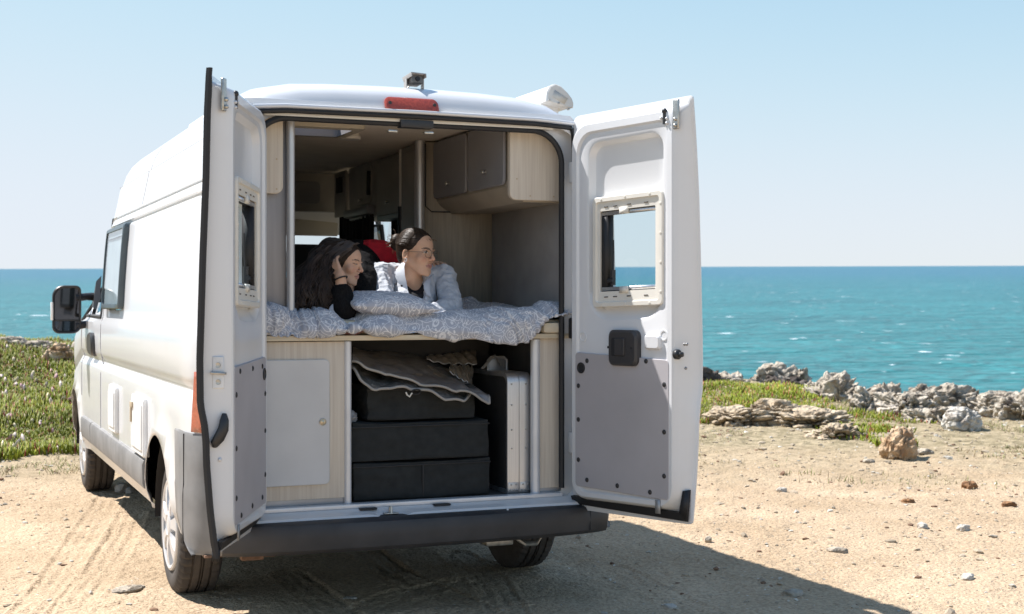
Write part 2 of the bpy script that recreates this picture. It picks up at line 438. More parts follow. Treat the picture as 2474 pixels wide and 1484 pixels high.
def grid_mesh(name, P, uv=None, closed_u=False):
    """P: (n, m, 3) grid of points"""
    n, m = P.shape[:2]
    i, j = np.meshgrid(np.arange(n - 1), np.arange(m - 1), indexing='ij')
    q = np.stack([i * m + j, (i + 1) * m + j, (i + 1) * m + j + 1, i * m + j + 1], -1).reshape(-1, 4)
    me = bpy.data.meshes.new(name)
    me.vertices.add(n * m); me.vertices.foreach_set('co', P.astype(np.float32).ravel())
    me.loops.add(len(q) * 4); me.loops.foreach_set('vertex_index', q.astype(np.int32).ravel())
    me.polygons.add(len(q)); me.polygons.foreach_set('loop_start', np.arange(len(q), dtype=np.int32) * 4)
    if uv is not None:
        l = me.uv_layers.new(name='uv'); l.data.foreach_set('uv', uv.reshape(-1, 2)[q.ravel()].astype(np.float32).ravel())
    me.update(); me.validate()
    return me

# ================================================================== SETTING: sea, ground
SEAN = Vector((-0.013, -0.023, 1.0)).normalized()      # the pitch slopes gently down towards the sea: level is tilted against it
def sea():
    u = Vector((1, 0, 0)); u = (u - SEAN * u.dot(SEAN)).normalized(); v = SEAN.cross(u)
    c = CAM - SEAN * 6.5
    rs = np.concatenate([[0.0], np.geomspace(12, 45000, 90)]); an = np.linspace(0, 2 * PI, 97)
    rr, aa = np.meshgrid(rs, an, indexing='ij')
    P = np.array(c)[None, None] + rr[..., None] * (np.cos(aa)[..., None] * np.array(u) + np.sin(aa)[..., None] * np.array(v))
    me = grid_mesh('sea', P)
    m = bpy.data.materials.new('sea_water'); m.use_nodes = True; t = m.node_tree; N = t.nodes; L = t.links; b = N['Principled BSDF']
    b.inputs['Roughness'].default_value = 0.3; b.inputs['IOR'].default_value = 1.33; b.inputs['Specular IOR Level'].default_value = 0.28
    tc = N.new('ShaderNodeTexCoord'); mp = N.new('ShaderNodeMapping'); L.new(tc.outputs['Object'], mp.inputs['Vector'])
    mp.inputs['Rotation'].default_value = (0, 0, 0.55); mp.inputs['Scale'].default_value = (0.8, 1.0, 1.0)
    def nz(scale, det=5, dist=0.0, src=mp):
        n = N.new('ShaderNodeTexNoise'); n.inputs['Scale'].default_value = scale; n.inputs['Detail'].default_value = det; n.inputs['Distortion'].default_value = dist
        L.new(src.outputs[0], n.inputs['Vector']); return n
    n1 = nz(0.5, 8, 0.6); n2 = nz(0.035, 4); n3 = nz(0.16, 8, 0.8); n4 = nz(0.30, 4, 1.2)
    # turquoise shallows over sand, bluer deeps
    cr = N.new('ShaderNodeValToRGB'); L.new(n2.outputs['Fac'], cr.inputs[0])
    cr.color_ramp.elements[0].position = 0.25; cr.color_ramp.elements[0].color = (0.008, 0.092, 0.098, 1)
    cr.color_ramp.elements[1].position = 0.75; cr.color_ramp.elements[1].color = (0.016, 0.152, 0.158, 1)
    g = N.new('ShaderNodeNewGeometry'); ln = N.new('ShaderNodeVectorMath'); ln.operation = 'DISTANCE'; L.new(g.outputs['Position'], ln.inputs[0]); ln.inputs[1].default_value = (0, 0, 0)
    mr = N.new('ShaderNodeMapRange'); mr.inputs['From Min'].default_value = 90; mr.inputs['From Max'].default_value = 1200; L.new(ln.outputs['Value'], mr.inputs['Value'])
    dm = N.new('ShaderNodeMix'); dm.data_type = 'RGBA'; L.new(mr.outputs[0], dm.inputs['Factor']); L.new(cr.outputs[0], dm.inputs['A']); dm.inputs['B'].default_value = (0.016, 0.105, 0.155, 1)
    # whitecaps
    ad = N.new('ShaderNodeMath'); ad.operation = 'MULTIPLY_ADD'; L.new(n4.outputs['Fac'], ad.inputs[0]); ad.inputs[1].default_value = 0.75
    m3 = N.new('ShaderNodeMath'); m3.operation = 'MULTIPLY'; L.new(n1.outputs['Fac'], m3.inputs[0]); m3.inputs[1].default_value = 0.30; L.new(m3.outputs[0], ad.inputs[2])
    cw = N.new('ShaderNodeMapRange'); cw.inputs['From Min'].default_value = 0.678; cw.inputs['From Max'].default_value = 0.71; L.new(ad.outputs[0], cw.inputs['Value'])
    mx = N.new('ShaderNodeMix'); mx.data_type = 'RGBA'; L.new(cw.outputs[0], mx.inputs['Factor']); L.new(dm.outputs['Result'], mx.inputs['A']); mx.inputs['B'].default_value = (0.85, 0.88, 0.9, 1)
    n5 = nz(1.3, 4, 0.5); chop_tone = N.new('ShaderNodeMapRange'); chop_tone.inputs['From Min'].default_value = 0.35; chop_tone.inputs['From Max'].default_value = 0.68; chop_tone.inputs['To Min'].default_value = 0.68; chop_tone.inputs['To Max'].default_value = 1.7; L.new(n5.outputs['Fac'], chop_tone.inputs['Value'])  # light and dark of the wavelets painted into the water colour
    cm_ = N.new('ShaderNodeVectorMath'); cm_.operation = 'SCALE'; L.new(mx.outputs['Result'], cm_.inputs[0]); L.new(chop_tone.outputs[0], cm_.inputs['Scale'])
    L.new(cm_.outputs[0], b.inputs['Base Color'])
    sm = N.new('ShaderNodeMath'); sm.operation = 'MULTIPLY_ADD'; L.new(n3.outputs['Fac'], sm.inputs[0]); sm.inputs[1].default_value = 2.2; L.new(n1.outputs['Fac'], sm.inputs[2])
    bp = N.new('ShaderNodeBump'); bp.inputs['Strength'].default_value = 1.0; bp.inputs['Distance'].default_value = 0.8; L.new(sm.outputs[0], bp.inputs['Height']); L.new(bp.outputs[0], b.inputs['Normal'])
    link('sea', me, m, kind='structure')
sea()

CX, CY = CAM.x, CAM.y
def polar(X, Y):
    dx, dy = X - CX, Y - CY
    return np.sqrt(dx * dx + dy * dy), np.arctan2(dx, dy) - YAW      # angle to the right of the view axis
def smooth(a, b, x): t = np.clip((x - a) / (b - a), 0, 1); return t * t * (3 - 2 * t)
# mats of the succulent ground cover: (centre x, y, radius x, radius y, height of the mound)
VEG = []
def cliff(ang):
    return 21.5 + 1.2 * np.sin(ang * 9 + 1.0) + 0.8 * np.sin(ang * 23) - 1.2 * smooth(0.1, 0.34, ang)
TRACKS = []
def track(pts, wdt=0.19): TRACKS.append((np.array(pts, float), wdt))
P2 = lambda x, y: tuple(atz(x, y))[:2]
track([P2(880, 1330), P2(930, 1370), P2(1000, 1410), P2(1100, 1450), P2(1200, 1500)])
track([P2(1480, 1370), P2(1560, 1410), P2(1650, 1455), P2(1750, 1500)])
track([P2(860, 1480), P2(960, 1440), P2(1150, 1400), P2(1350, 1370), P2(1600, 1340)])
track([P2(60, 1500), P2(140, 1400), P2(200, 1300), P2(250, 1230), P2(270, 1190)])
track([P2(150, 1500), P2(260, 1360), P2(300, 1290), P2(320, 1240)])
track([P2(700, 1390), P2(760, 1440), P2(850, 1500)])
track([P2(1100, 1340), P2(1180, 1400), P2(1240, 1500)])
def height(X, Y, fine=True):
    r, a = polar(X, Y)
    cl = cliff(a)
    fwd = smooth(1.25, 0.9, np.abs(a))                     # the sea lies ahead
    h = 0.02 * fbm(X * 0.6, Y * 0.6, s=3)
    # far ground swells a little towards the rocks
    h = h + fwd * (0.10 * smooth(13, 17, r) * (0.6 + 0.6 * fbm(X * 0.5, Y * 0.5, s=9)))
    # mound under the plants on the left
    h = h + 0.12 * smooth(14, 19, r) * smooth(-0.27, -0.34, a) * fwd + 0.74 * smooth(13.2, 20.0, r) * smooth(-0.12, -0.20, a) * fwd
    h = h + 0.22 * smooth(15.5, 19.5, r) * np.exp(-((a - 0.165) / 0.075) ** 2)
    d = r - cl
    h = h - fwd * smooth(0.0, 3.5, d) * 9.0 + fwd * 0.25 * fbm(X * 0.8, Y * 0.8, s=21) * smooth(-3, 2, d)
    if fine:
        amp = 0.5 + 0.5 * fbm(X * 0.35, Y * 0.35, s=31)
        amp = amp + 0.7 * smooth(9.5, 13, r)
        f1 = fbm(X * 5, Y * 5, s=5, o=5, g=0.6)
        f2 = fbm(X * 24, Y * 24, s=6, o=4, g=0.62)
        rid = 1 - np.abs(fbm(X * 2.4, Y * 6.5, s=8, o=4))
        h = h + 0.017 * f1 + amp * (0.0095 * f2) + 0.020 * np.clip(rid - 0.80, 0, 1) * amp
        # clods
        c = vnoise(X * 13, Y * 13, s=40); h = h + 0.018 * np.clip(c - 0.55, 0, 1) * np.clip(amp, 0, 1.4)
        c = vnoise(X * 31, Y * 31, s=41); h = h + 0.012 * np.clip(c - 0.6, 0, 1) * np.clip(amp, 0, 1.4)
        for pts, wd in TRACKS:
            best = np.full(X.shape, 9.0); S = np.zeros(X.shape); acc = 0
            m_ = r < 11
            xs, ys = X[m_], Y[m_]; bb = np.full(xs.shape, 9.0); ss = np.zeros(xs.shape); sg = np.zeros(xs.shape)
            for i in range(len(pts) - 1):
                p, q = pts[i], pts[i + 1]; dd = q - p; Ln = np.hypot(*dd); dd = dd / Ln
                t = np.clip((xs - p[0]) * dd[0] + (ys - p[1]) * dd[1], 0, Ln)
                ex, ey = xs - p[0] - dd[0] * t, ys - p[1] - dd[1] * t
                dist = np.hypot(ex, ey); side = np.sign(ex * dd[1] - ey * dd[0])
                k = dist < bb; bb = np.where(k, dist, bb); ss = np.where(k, acc + t, ss); sg = np.where(k, side * dist, sg); acc += Ln
            inside = smooth(wd / 2 + 0.01, wd / 2 - 0.01, bb)
            grooves = np.sin(sg / wd * 2 * PI * 3.0) * 0.55 + np.sign(np.sin((ss + 0.4 * np.abs(sg)) * 2 * PI / 0.045)) * 0.35 * (np.abs(sg) > wd * 0.3)
            rim = np.exp(-((bb - wd / 2 - 0.012) / 0.014) ** 2)
            mod = 0.6 + 0.4 * vnoise(xs * 3, ys * 3, s=77)
            hh = h[m_]; hh = hh + mod * (inside * (-0.010 + 0.007 * grooves) + 0.006 * rim); h[m_] = hh
    return h
def ground():
    an = np.concatenate([np.linspace(-PI, -0.75, 30)[:-1], np.linspace(-0.75, -0.42, 40)[:-1], np.linspace(-0.42, 0.42, 760), np.linspace(0.42, 0.75, 40)[1:], np.linspace(0.75, PI, 30)[1:]])
    rs = np.concatenate([np.geomspace(0.15, 4.0, 30)[:-1], np.geomspace(4.0, 9.5, 420)[:-1], np.geomspace(9.5, 26, 300), np.geomspace(26, 600, 26)[1:]])
    rr, aa = np.meshgrid(rs, an, indexing='ij')
    X = CX + rr * np.sin(aa + YAW); Y = CY + rr * np.cos(aa + YAW)
    Z = height(X, Y)
    me = grid_mesh('ground', np.stack([X, Y, Z], -1))
    m = bpy.data.materials.new('sandy_ground'); m.use_nodes = True; t = m.node_tree; N = t.nodes; L = t.links; b = N['Principled BSDF']
    b.inputs['Roughness'].default_value = 0.95; b.inputs['Specular IOR Level'].default_value = 0.2
    g = N.new('ShaderNodeNewGeometry')
    def nz(scale, det=6, dist=0.0):
        n = N.new('ShaderNodeTexNoise'); n.inputs['Scale'].default_value = scale; n.inputs['Detail'].default_value = det; n.inputs['Distortion'].default_value = dist
        L.new(g.outputs['Position'], n.inputs['Vector']); return n
    def ramp(src, p0, c0, p1, c1):
        c = N.new('ShaderNodeValToRGB'); L.new(src, c.inputs[0]); c.color_ramp.elements[0].position = p0; c.color_ramp.elements[0].color = (*c0, 1); c.color_ramp.elements[1].position = p1; c.color_ramp.elements[1].color = (*c1, 1); return c
    base = ramp(nz(1.1, 8, 0.5).outputs['Fac'], 0.3, (0.42, 0.312, 0.20), 0.68, (0.555, 0.428, 0.292))
    fine = ramp(nz(55, 8).outputs['Fac'], 0.34, (0.64, 0.61, 0.59), 0.60, (1.05, 1.05, 1.05))
    mu = N.new('ShaderNodeMix'); mu.data_type = 'RGBA'; mu.blend_type = 'MULTIPLY'; mu.inputs['Factor'].default_value = 0.8; L.new(base.outputs[0], mu.inputs['A']); L.new(fine.outputs[0], mu.inputs['B'])
    vo = N.new('ShaderNodeTexVoronoi'); vo.inputs['Scale'].default_value = 26; L.new(g.outputs['Position'], vo.inputs['Vector'])
    ls = N.new('ShaderNodeMath'); ls.operation = 'LESS_THAN'; L.new(vo.outputs['Distance'], ls.inputs[0]); ls.inputs[1].default_value = 0.17
    sel = N.new('ShaderNodeSeparateColor'); L.new(vo.outputs['Color'], sel.inputs[0])
    gt = N.new('ShaderNodeMath'); gt.operation = 'GREATER_THAN'; L.new(sel.outputs[0], gt.inputs[0]); gt.inputs[1].default_value = 0.72
    pm = N.new('ShaderNodeMath'); pm.operation = 'MULTIPLY'; L.new(ls.outputs[0], pm.inputs[0]); L.new(gt.outputs[0], pm.inputs[1])
    pc = ramp(sel.outputs[1], 0.2, (0.22, 0.12, 0.07), 0.8, (0.62, 0.58, 0.5))
    m2 = N.new('ShaderNodeMix'); m2.data_type = 'RGBA'; L.new(pm.outputs[0], m2.inputs['Factor']); L.new(mu.outputs['Result'], m2.inputs['A']); L.new(pc.outputs[0], m2.inputs['B'])
    # grey-brown gravelly soil further out towards the rocks
    dd = N.new('ShaderNodeVectorMath'); dd.operation = 'DISTANCE'; L.new(g.outputs['Position'], dd.inputs[0]); dd.inputs[1].default_value = tuple(CAM)
    ma = N.new('ShaderNodeMath'); ma.operation = 'MULTIPLY_ADD'; L.new(nz(0.9, 5).outputs['Fac'], ma.inputs[0]); ma.inputs[1].default_value = 5; L.new(dd.outputs['Value'], ma.inputs[2])
    mr = N.new('ShaderNodeMapRange'); mr.inputs['From Min'].default_value = 13.6; mr.inputs['From Max'].default_value = 17.5; L.new(ma.outputs[0], mr.inputs['Value'])
    soil = ramp(nz(9, 6).outputs['Fac'], 0.35, (0.20, 0.165, 0.095), 0.65, (0.42, 0.34, 0.22))
    m3 = N.new('ShaderNodeMix'); m3.data_type = 'RGBA'; L.new(mr.outputs[0], m3.inputs['Factor']); L.new(m2.outputs['Result'], m3.inputs['A']); L.new(soil.outputs[0], m3.inputs['B'])
    L.new(m3.outputs['Result'], b.inputs['Base Color'])
    bp = N.new('ShaderNodeBump'); bp.inputs['Strength'].default_value = 1.0; bp.inputs['Distance'].default_value = 0.018
    sm = N.new('ShaderNodeMath'); sm.operation = 'ADD'; L.new(nz(60, 8).outputs['Fac'], sm.inputs[0]); L.new(nz(12, 6).outputs['Fac'], sm.inputs[1]); L.new(sm.outputs[0], bp.inputs['Height']); L.new(bp.outputs[0], b.inputs['Normal'])
    link('ground', me, m, kind='structure')
ground()
def gz(x, y): return float(height(np.array([x]), np.array([y]), False)[0])

# ------------------------------------------------------------------ rocks
def rock_mat(name, c1, c2, dark, sc=1.0):
    m = bpy.data.materials.new(name); m.use_nodes = True; t = m.node_tree; N = t.nodes; L = t.links; b = N['Principled BSDF']; b.inputs['Roughness'].default_value = 0.95; b.inputs['Specular IOR Level'].default_value = 0.15
    tc = N.new('ShaderNodeTexCoord')
    def nz(scale, det=8, dist=0.3):
        n = N.new('ShaderNodeTexNoise'); n.inputs['Scale'].default_value = scale * sc; n.inputs['Detail'].default_value = det; n.inputs['Distortion'].default_value = dist; L.new(tc.outputs['Object'], n.inputs['Vector']); return n
    cr = N.new('ShaderNodeValToRGB'); L.new(nz(4).outputs['Fac'], cr.inputs[0]); e = cr.color_ramp.elements
    e[0].position = 0.32; e[0].color = (*dark, 1); e[1].position = 0.45; e[1].color = (*c1, 1); x = e.new(0.66); x.color = (*c2, 1)
    L.new(cr.outputs[0], b.inputs['Base Color'])
    vo = N.new('ShaderNodeTexVoronoi'); vo.inputs['Scale'].default_value = 14 * sc; L.new(tc.outputs['Object'], vo.inputs['Vector'])
    sm = N.new('ShaderNodeMath'); sm.operation = 'ADD'; L.new(nz(16).outputs['Fac'], sm.inputs[0]); L.new(vo.outputs['Distance'], sm.inputs[1])
    bp = N.new('ShaderNodeBump'); bp.inputs['Strength'].default_value = 1.0; bp.inputs['Distance'].default_value = 0.05 / sc; L.new(sm.outputs[0], bp.inputs['Height']); L.new(bp.outputs[0], b.inputs['Normal'])
    MATS[name] = m
    return m
LIME = rock_mat('limestone', (0.40, 0.35, 0.28), (0.57, 0.51, 0.43), (0.15, 0.12, 0.095))
LIMEW = rock_mat('pale_limestone', (0.52, 0.48, 0.42), (0.70, 0.67, 0.60), (0.26, 0.22, 0.18))
BROWNR = rock_mat('red_brown_stone', (0.26, 0.145, 0.075), (0.36, 0.21, 0.115), (0.14, 0.07, 0.04), 1.5)
BROWNT = rock_mat('tan_orange_stone', (0.44, 0.30, 0.18), (0.62, 0.50, 0.36), (0.28, 0.16, 0.09), 1.0)
SANDR = rock_mat('sandy_rock', (0.42, 0.335, 0.235), (0.58, 0.48, 0.35), (0.20, 0.15, 0.10))
DARKR = rock_mat('dark_sea_rock', (0.10, 0.085, 0.075), (0.20, 0.17, 0.145), (0.05, 0.04, 0.035))
def rock(name, pos, size, seed, m, label, rot=0, pit=0.35, rough=0.3, sub=5, group=None, flat=0.6, cat='rock', sink=0.25, tilt=0):
    bm = bmesh.new(); bmesh.ops.create_icosphere(bm, subdivisions=sub, radius=1.0)
    me = bpy.data.meshes.new(name); bm.to_mesh(me); bm.free()
    p = get_co(me).astype(np.float64); n = p.copy(); o = seed * 7.31
    # blocky start: push towards a rounded box, then break it with noise and dissolved pits
    q = np.sign(n) * np.abs(n) ** 0.75; q /= np.maximum(np.linalg.norm(q, axis=1, keepdims=True), 1e-6) ** 0.5
    d = 1 + rough * 1.3 * fbm(n[:, 0] * 1.3 + o, n[:, 1] * 1.3, n[:, 2] * 1.3, s=seed, o=3)
    d += rough * 0.5 * fbm(n[:, 0] * 4 + o, n[:, 1] * 4, n[:, 2] * 4, s=seed + 9, o=4, g=0.55)
    pits = np.abs(fbm(n[:, 0] * 3.2 + o, n[:, 1] * 3.2, n[:, 2] * 3.2, s=seed + 5, o=3))
    d -= pit * 0.5 * np.clip(0.22 - pits, 0, 1) / 0.22
    pits = vnoise(n[:, 0] * 7 + o, n[:, 1] * 7, n[:, 2] * 7, s=seed + 15)
    d -= pit * 0.28 * np.clip(pits - 0.1, 0, 1)
    p = q * d[:, None]
    p[:, 2] = np.where(p[:, 2] < -flat, -flat + (p[:, 2] + flat) * 0.1, p[:, 2])
    p *= np.array(size)[None] * 0.5
    p[:, 2] += size[2] * 0.5 * (flat) - size[2] * sink * 0.5
    set_co(me, p)
    ob = link(name, me, m, label=label, cat=cat, group=group)
    ob.location = (pos[0], pos[1], pos[2] if len(pos) > 2 else gz(pos[0], pos[1])); ob.rotation_euler = (tilt, 0, rot)
    return ob
def rpix(x, yb, wpx, hpx, dep=0.8, d=None):
    """rock footprint from its base point on the ground"""
    p = atz(x, yb, 0.0)
    for _ in range(3): p = atz(x, yb, gz(p.x, p.y))
    dist = (p - CAM).dot(_F2); s = dist / FPX
    c = p + _F * (wpx * s * dep * 0.35)
    return (c.x, c.y), (wpx * s * 1.05, wpx * s * dep, hpx * s * 1.25)
# rocks along the edge, right of the van: base pixel x, base y, width, height
RR = [(1700, 950, 90, 75, DARKR, 'dark brown rock half hidden behind the open right door'),
      (1762, 945, 100, 55, LIME, 'rounded grey rock next to the open right door with sea behind'),
      (1860, 935, 95, 65, LIME, 'upright pitted rock above the green plants, sea directly behind'),
      (1925, 925, 70, 55, LIME, 'narrow knobbly rock peaking above the sea line behind the plants'),
      (2015, 975, 125, 90, LIME, 'tall rock with a dark shaded hollow at the right end of the green plants'),
      (2105, 985, 110, 68, LIME, 'broad lumpy rock right of the tall hollowed rock'),
      (2185, 990, 120, 70, LIME, 'craggy rock with a pale lump on top in the middle of the ridge'),
      (2265, 985, 130, 72, LIME, 'large craggy rock behind the white boulder, left of centre'),
      (2330, 970, 110, 50, LIME, 'low dark-cracked rock just behind the white boulder'),
      (2420, 995, 120, 60, LIME, 'rough grey rock near the right edge of the ridge'),
      (2480, 1000, 120, 72, LIME, 'last rock of the ridge at the right edge of the picture'),
      (2245, 1005, 110, 42, LIME, 'small grey rock at the foot of the ridge beside the white boulder'),
      (2060, 968, 90, 48, LIME, 'short rock filling the gap right of the tall hollowed rock'),
      (2145, 972, 90, 58, LIME, 'knobbly rock between the broad lumpy rock and the craggy one'),
      (2225, 978, 80, 66, LIME, 'narrow upright rock in the middle of the ridge'),
      (2375, 985, 100, 44, LIME, 'low rock in the dip of the ridge behind the white boulder'),
      (1895, 945, 90, 48, DARKR, 'shaded dark rock between the two rocks above the plants'),
      (1975, 958, 80, 52, LIME, 'weathered rock just left of the tall hollowed rock')]
def rdist(x, yb, wp, hp, d, dep=0.9):
    p = CAM + ray(x, yb) * d; s = d / FPX
    return (p.x, p.y, p.z - 0.12), (wp * s * 1.34, wp * s * dep, hp * s * 1.22 + 0.12)
for i, (x, yb, wp, hp, m, lab) in enumerate(RR):
    pos, sz = rdist(x, yb, wp, hp, min(21.4, 1.30 * FPX / (yb - 735))); rock('coastal_rock', pos, sz, 11 + i, m, lab, rot=i * 1.3, group='weathered rocks along the sea edge', pit=0.55, rough=0.5, sub=6 if wp > 115 else 5)
RL = [(1800, 1025, 130, 55, 'flat pitted rock slab at the left end of the outcrop in front of the plants'), (1885, 1015, 150, 62, 'pitted rock with a dark cave in the middle of the outcrop'),
      (1965, 1035, 150, 58, 'rough pale rock with shadowed ledge in the outcrop'), (2030, 1062, 95, 50, 'low rock ending the outcrop on the sand side')]
for i, (x, yb, wp, hp, lab) in enumerate(RL):
    pos, sz = rpix(x, yb, wp * 1.35, hp, 1.0); pos = (pos[0], pos[1], gz(*pos) - 0.05); rock('outcrop_rock', pos, sz, 41 + i, SANDR, lab, rot=0.4 * i, group='outcrop in front of the green plants', pit=0.7, rough=0.4, sub=6)
pos, sz = rpix(2333, 1040, 125, 66, 0.75); rock('white_boulder', pos, sz, 63, LIMEW, 'big white streaked boulder lying on the grass before the ridge', rot=0.5, pit=0.25, rough=0.22, cat='boulder')
pos, sz = rpix(2178, 1110, 105, 88, 0.8); rock('brown_rock', pos, sz, 71, BROWNT, 'single orange-brown rock standing on the open sand', rot=0.8, pit=0.2, rough=0.34, cat='rock')
pos, sz = rpix(2345, 1182, 50, 20, 0.7); rock('brown_stone', pos, sz, 72, BROWNR, 'flat brown stone on the sand towards the right edge', rot=0.4, pit=0.1, rough=0.3, sub=4, cat='stone')
# behind the plants on the left
LL = [(30, 872, 150, 45, LIME, 'low layered rock at the left edge of the picture above the plants'), (95, 868, 110, 30, LIME, 'flat grey rock slab on the skyline left of the mirror'), (145, 884, 90, 42, BROWNT, 'brown slanted rock rising out of the green plants under the mirror'), (190, 880, 70, 40, LIME, 'grey rock between the plants and the van front')]
for i, (x, yb, wp, hp, m, lab) in enumerate(LL):
    yb -= 16
    d = 17.6 + 0.5 * (i == 2) * -1
    z0 = CAM.z - (yb - 735) * d / FPX; p = CAM + ray(x, yb) * d
    rock('shore_rock', (p.x, p.y, z0), (wp * d / FPX, wp * d / FPX * 0.7, hp * d / FPX * 1.3), 81 + i, m, lab, rot=i * 0.7, group='rocks behind the plants on the left', pit=0.4, rough=0.35)
# stones lying on the sand
ST = [(2330, 1283, 34, 16, LIMEW, 'white stone on the sunlit sand low on the right'), (2230, 1277, 40, 14, LIMEW, 'flat pale stone left of the white stone'), 
      (2025, 1337, 50, 14, LIME, 'flat grey stone in the open sand'), (2440, 1225, 36, 14, BROWNR, 'red-brown stone near the right edge'), (1712, 1310, 22, 15, LIME, 'little stone on the edge of the van shadow'),
      (2195, 1215, 36, 10, BROWNR, 'thin brown stone sliver on bright sand'), (1890, 1190, 26, 14, LIMEW, 'small pale stone right of the open door'), (2340, 1400, 44, 13, LIMEW, 'whitish flat stone near the bottom right'),
      (2100, 1120, 30, 12, LIME, 'small stone at the foot of the brown rock, left side'), (2235, 1098, 42, 14, LIME, 'grey stone touching the right side of the brown rock'), (300, 1432, 85, 13, LIME, 'flat stone slab half buried in sand left of the rear wheel'),
      (312, 1425, 26, 12, BROWNR, 'brown stone chip lying on the flat slab'), (845, 1450, 34, 7, LIMEW, 'pale flat stone in the shade behind the van'), (1920, 1440, 60, 16, LIME, 'rounded stone near the end of the van shadow'), (1620, 1470, 40, 10, LIMEW, 'whitish stone in the shadow at the bottom edge'),
      (2400, 1300, 24, 8, LIME, 'tiny grey stone right of the white stone'), (290, 1190, 30, 26, LIMEW, 'pale round stone under the van between the wheels'), (310, 1194, 22, 18, LIMEW, 'second smaller stone under the van between the wheels')]
for i, (x, yb, wp, hp, m, lab) in enumerate(ST):
    pos, sz = rpix(x, yb, wp, hp, 0.7); rock('stone', pos, sz, 120 + i, m, lab, rot=i, group='stones lying on the sand', pit=0.1, rough=0.25, sub=4 if wp > 30 else 3, cat='stone', sink=0.15)
# gravel: nobody could count it
def gravel():
    V = []; F = []; C = []
    bm = bmesh.new(); bmesh.ops.create_icosphere(bm, subdivisions=1, radius=1.0); base = np.array([v.co[:] for v in bm.verts]); bf = np.array([[v.index for v in f.verts] for f in bm.faces]); bm.free()
    n = 7500
    a = rng.uniform(-0.42, 0.42, n); r = 4.2 + 14 * rng.random(n) ** 0.75
    x = CX + r * np.sin(a + YAW); y = CY + r * np.cos(a + YAW)
    keep = (vnoise(x * 0.7, y * 0.7, s=88) + 0.5 * vnoise(x * 3, y * 3, s=89) + 0.8 * smooth(9, 13, r) > rng.uniform(-0.6, 0.9, n)) & ~((np.abs(x) < 1.1) & (y > -0.1) & (y < 6)); x, y, r = x[keep], y[keep], r[keep]
    s = np.exp(rng.normal(-4.85, 0.5, len(x))); s = np.clip(s, 0.003, 0.03) * (1 + 0.05 * np.clip(r - 8, 0, 9))
    z = height(x, y)
    for i in range(len(x)):
        b = base * (1 + 0.35 * rng.uniform(-1, 1, (len(base), 1))) * s[i] * np.array([1.3, 0.9, 0.6]); t = rng.uniform(0, 6.28)
        b = np.stack([b[:, 0] * math.cos(t) - b[:, 1] * math.sin(t), b[:, 0] * math.sin(t) + b[:, 1] * math.cos(t), b[:, 2]], 1) + np.array([x[i], y[i], z[i] + s[i] * 0.15])
        V.append(b); F.append(bf + i * len(base)); k = rng.random(); c = np.array([0.45, 0.37, 0.27]) if k < 0.6 else (np.array([0.58, 0.54, 0.46]) if k < 0.82 else np.array([0.22, 0.13, 0.08])); C.append(np.repeat(c[None] * rng.uniform(0.7, 1.1), len(base), 0))
    V = np.concatenate(V); F = np.concatenate(F); me = bpy.data.meshes.new('gravel'); me.from_pydata(V.tolist(), [], F.tolist()); set_col(me, np.concatenate(C))
    link('gravel', me, mat('gravel', (1, 1, 1), 0.95, var=0.15, vscale=60, vcol='col', bump=0.5, bscale=80), smooth=False, kind='stuff')
gravel()

# ------------------------------------------------------------------ succulent ground cover, dry grass
def blades(name, pts, hmin, hmax, wd, cols, seed, m, kind='stuff', spread=0.5, fat=True):
    """short three-sided leaves"""
    r2 = np.random.default_rng(seed); n = len(pts)
    h = r2.uniform(hmin, hmax, n) * np.clip(0.9 + 0.6 * vnoise(pts[:, 0] * 2.2, pts[:, 1] * 2.2, s=seed + 300), 0.55, 1.6); t = r2.uniform(0, 2 * PI, n); ln = r2.uniform(0, spread, n)
    dirv = np.stack([np.cos(t) * ln, np.sin(t) * ln, np.ones(n)], 1); dirv /= np.linalg.norm(dirv, axis=1, keepdims=True)
    up = np.array([0, 0, 1.0]); s = np.cross(dirv, np.stack([np.sin(t), np.cos(t), np.zeros(n)], 1)); s /= np.linalg.norm(s, axis=1, keepdims=True); s2 = np.cross(dirv, s)
    w_ = wd * r2.uniform(0.7, 1.3, n)[:, None]; hh = h[:, None]
    b0, b1, b2 = [pts + (s * math.cos(k) + s2 * math.sin(k)) * w_ * 0.6 for k in (0, 2.1, 4.2)]
    mid = pts + dirv * hh * 0.55 + s * w_ * 0.2
    m0, m1, m2 = [mid + (s * math.cos(k) + s2 * math.sin(k)) * w_ for k in (0, 2.1, 4.2)]
    tip = pts + dirv * hh + s * w_ * 0.8
    V = np.stack([b0, b1, b2, m0, m1, m2, tip], 1).reshape(-1, 3)
    f = np.array([[0, 1, 4, 3], [1, 2, 5, 4], [2, 0, 3, 5]]); g3 = np.array([[3, 4, 6], [4, 5, 6], [5, 3, 6]])
    o = (np.arange(n) * 7)[:, None, None]
    FA = (f[None] + o).reshape(-1, 4).tolist() + (g3[None] + o).reshape(-1, 3).tolist()
    me = bpy.data.meshes.new(name); me.from_pydata(V.tolist(), [], FA)
    cc = np.array([c[1] for c in cols]); pr = np.array([c[0] for c in cols]); pr = pr / pr.sum()
    idx = r2.choice(len(cols), n, p=pr); C = cc[idx] * r2.uniform(0.7, 1.25, (n, 1)) * (1 + 0.35 * vnoise(pts[:, 0] * 1.7, pts[:, 1] * 1.7, s=seed + 310))[:, None]; C = np.repeat(C, 7, 0)
    set_col(me, C)
    return link(name, me, m, smooth=True, kind=kind)
LEAF = mat('succulent_leaf', (1, 1, 1), 0.5, var=0.1, vscale=30, vcol='col', spec=0.2)
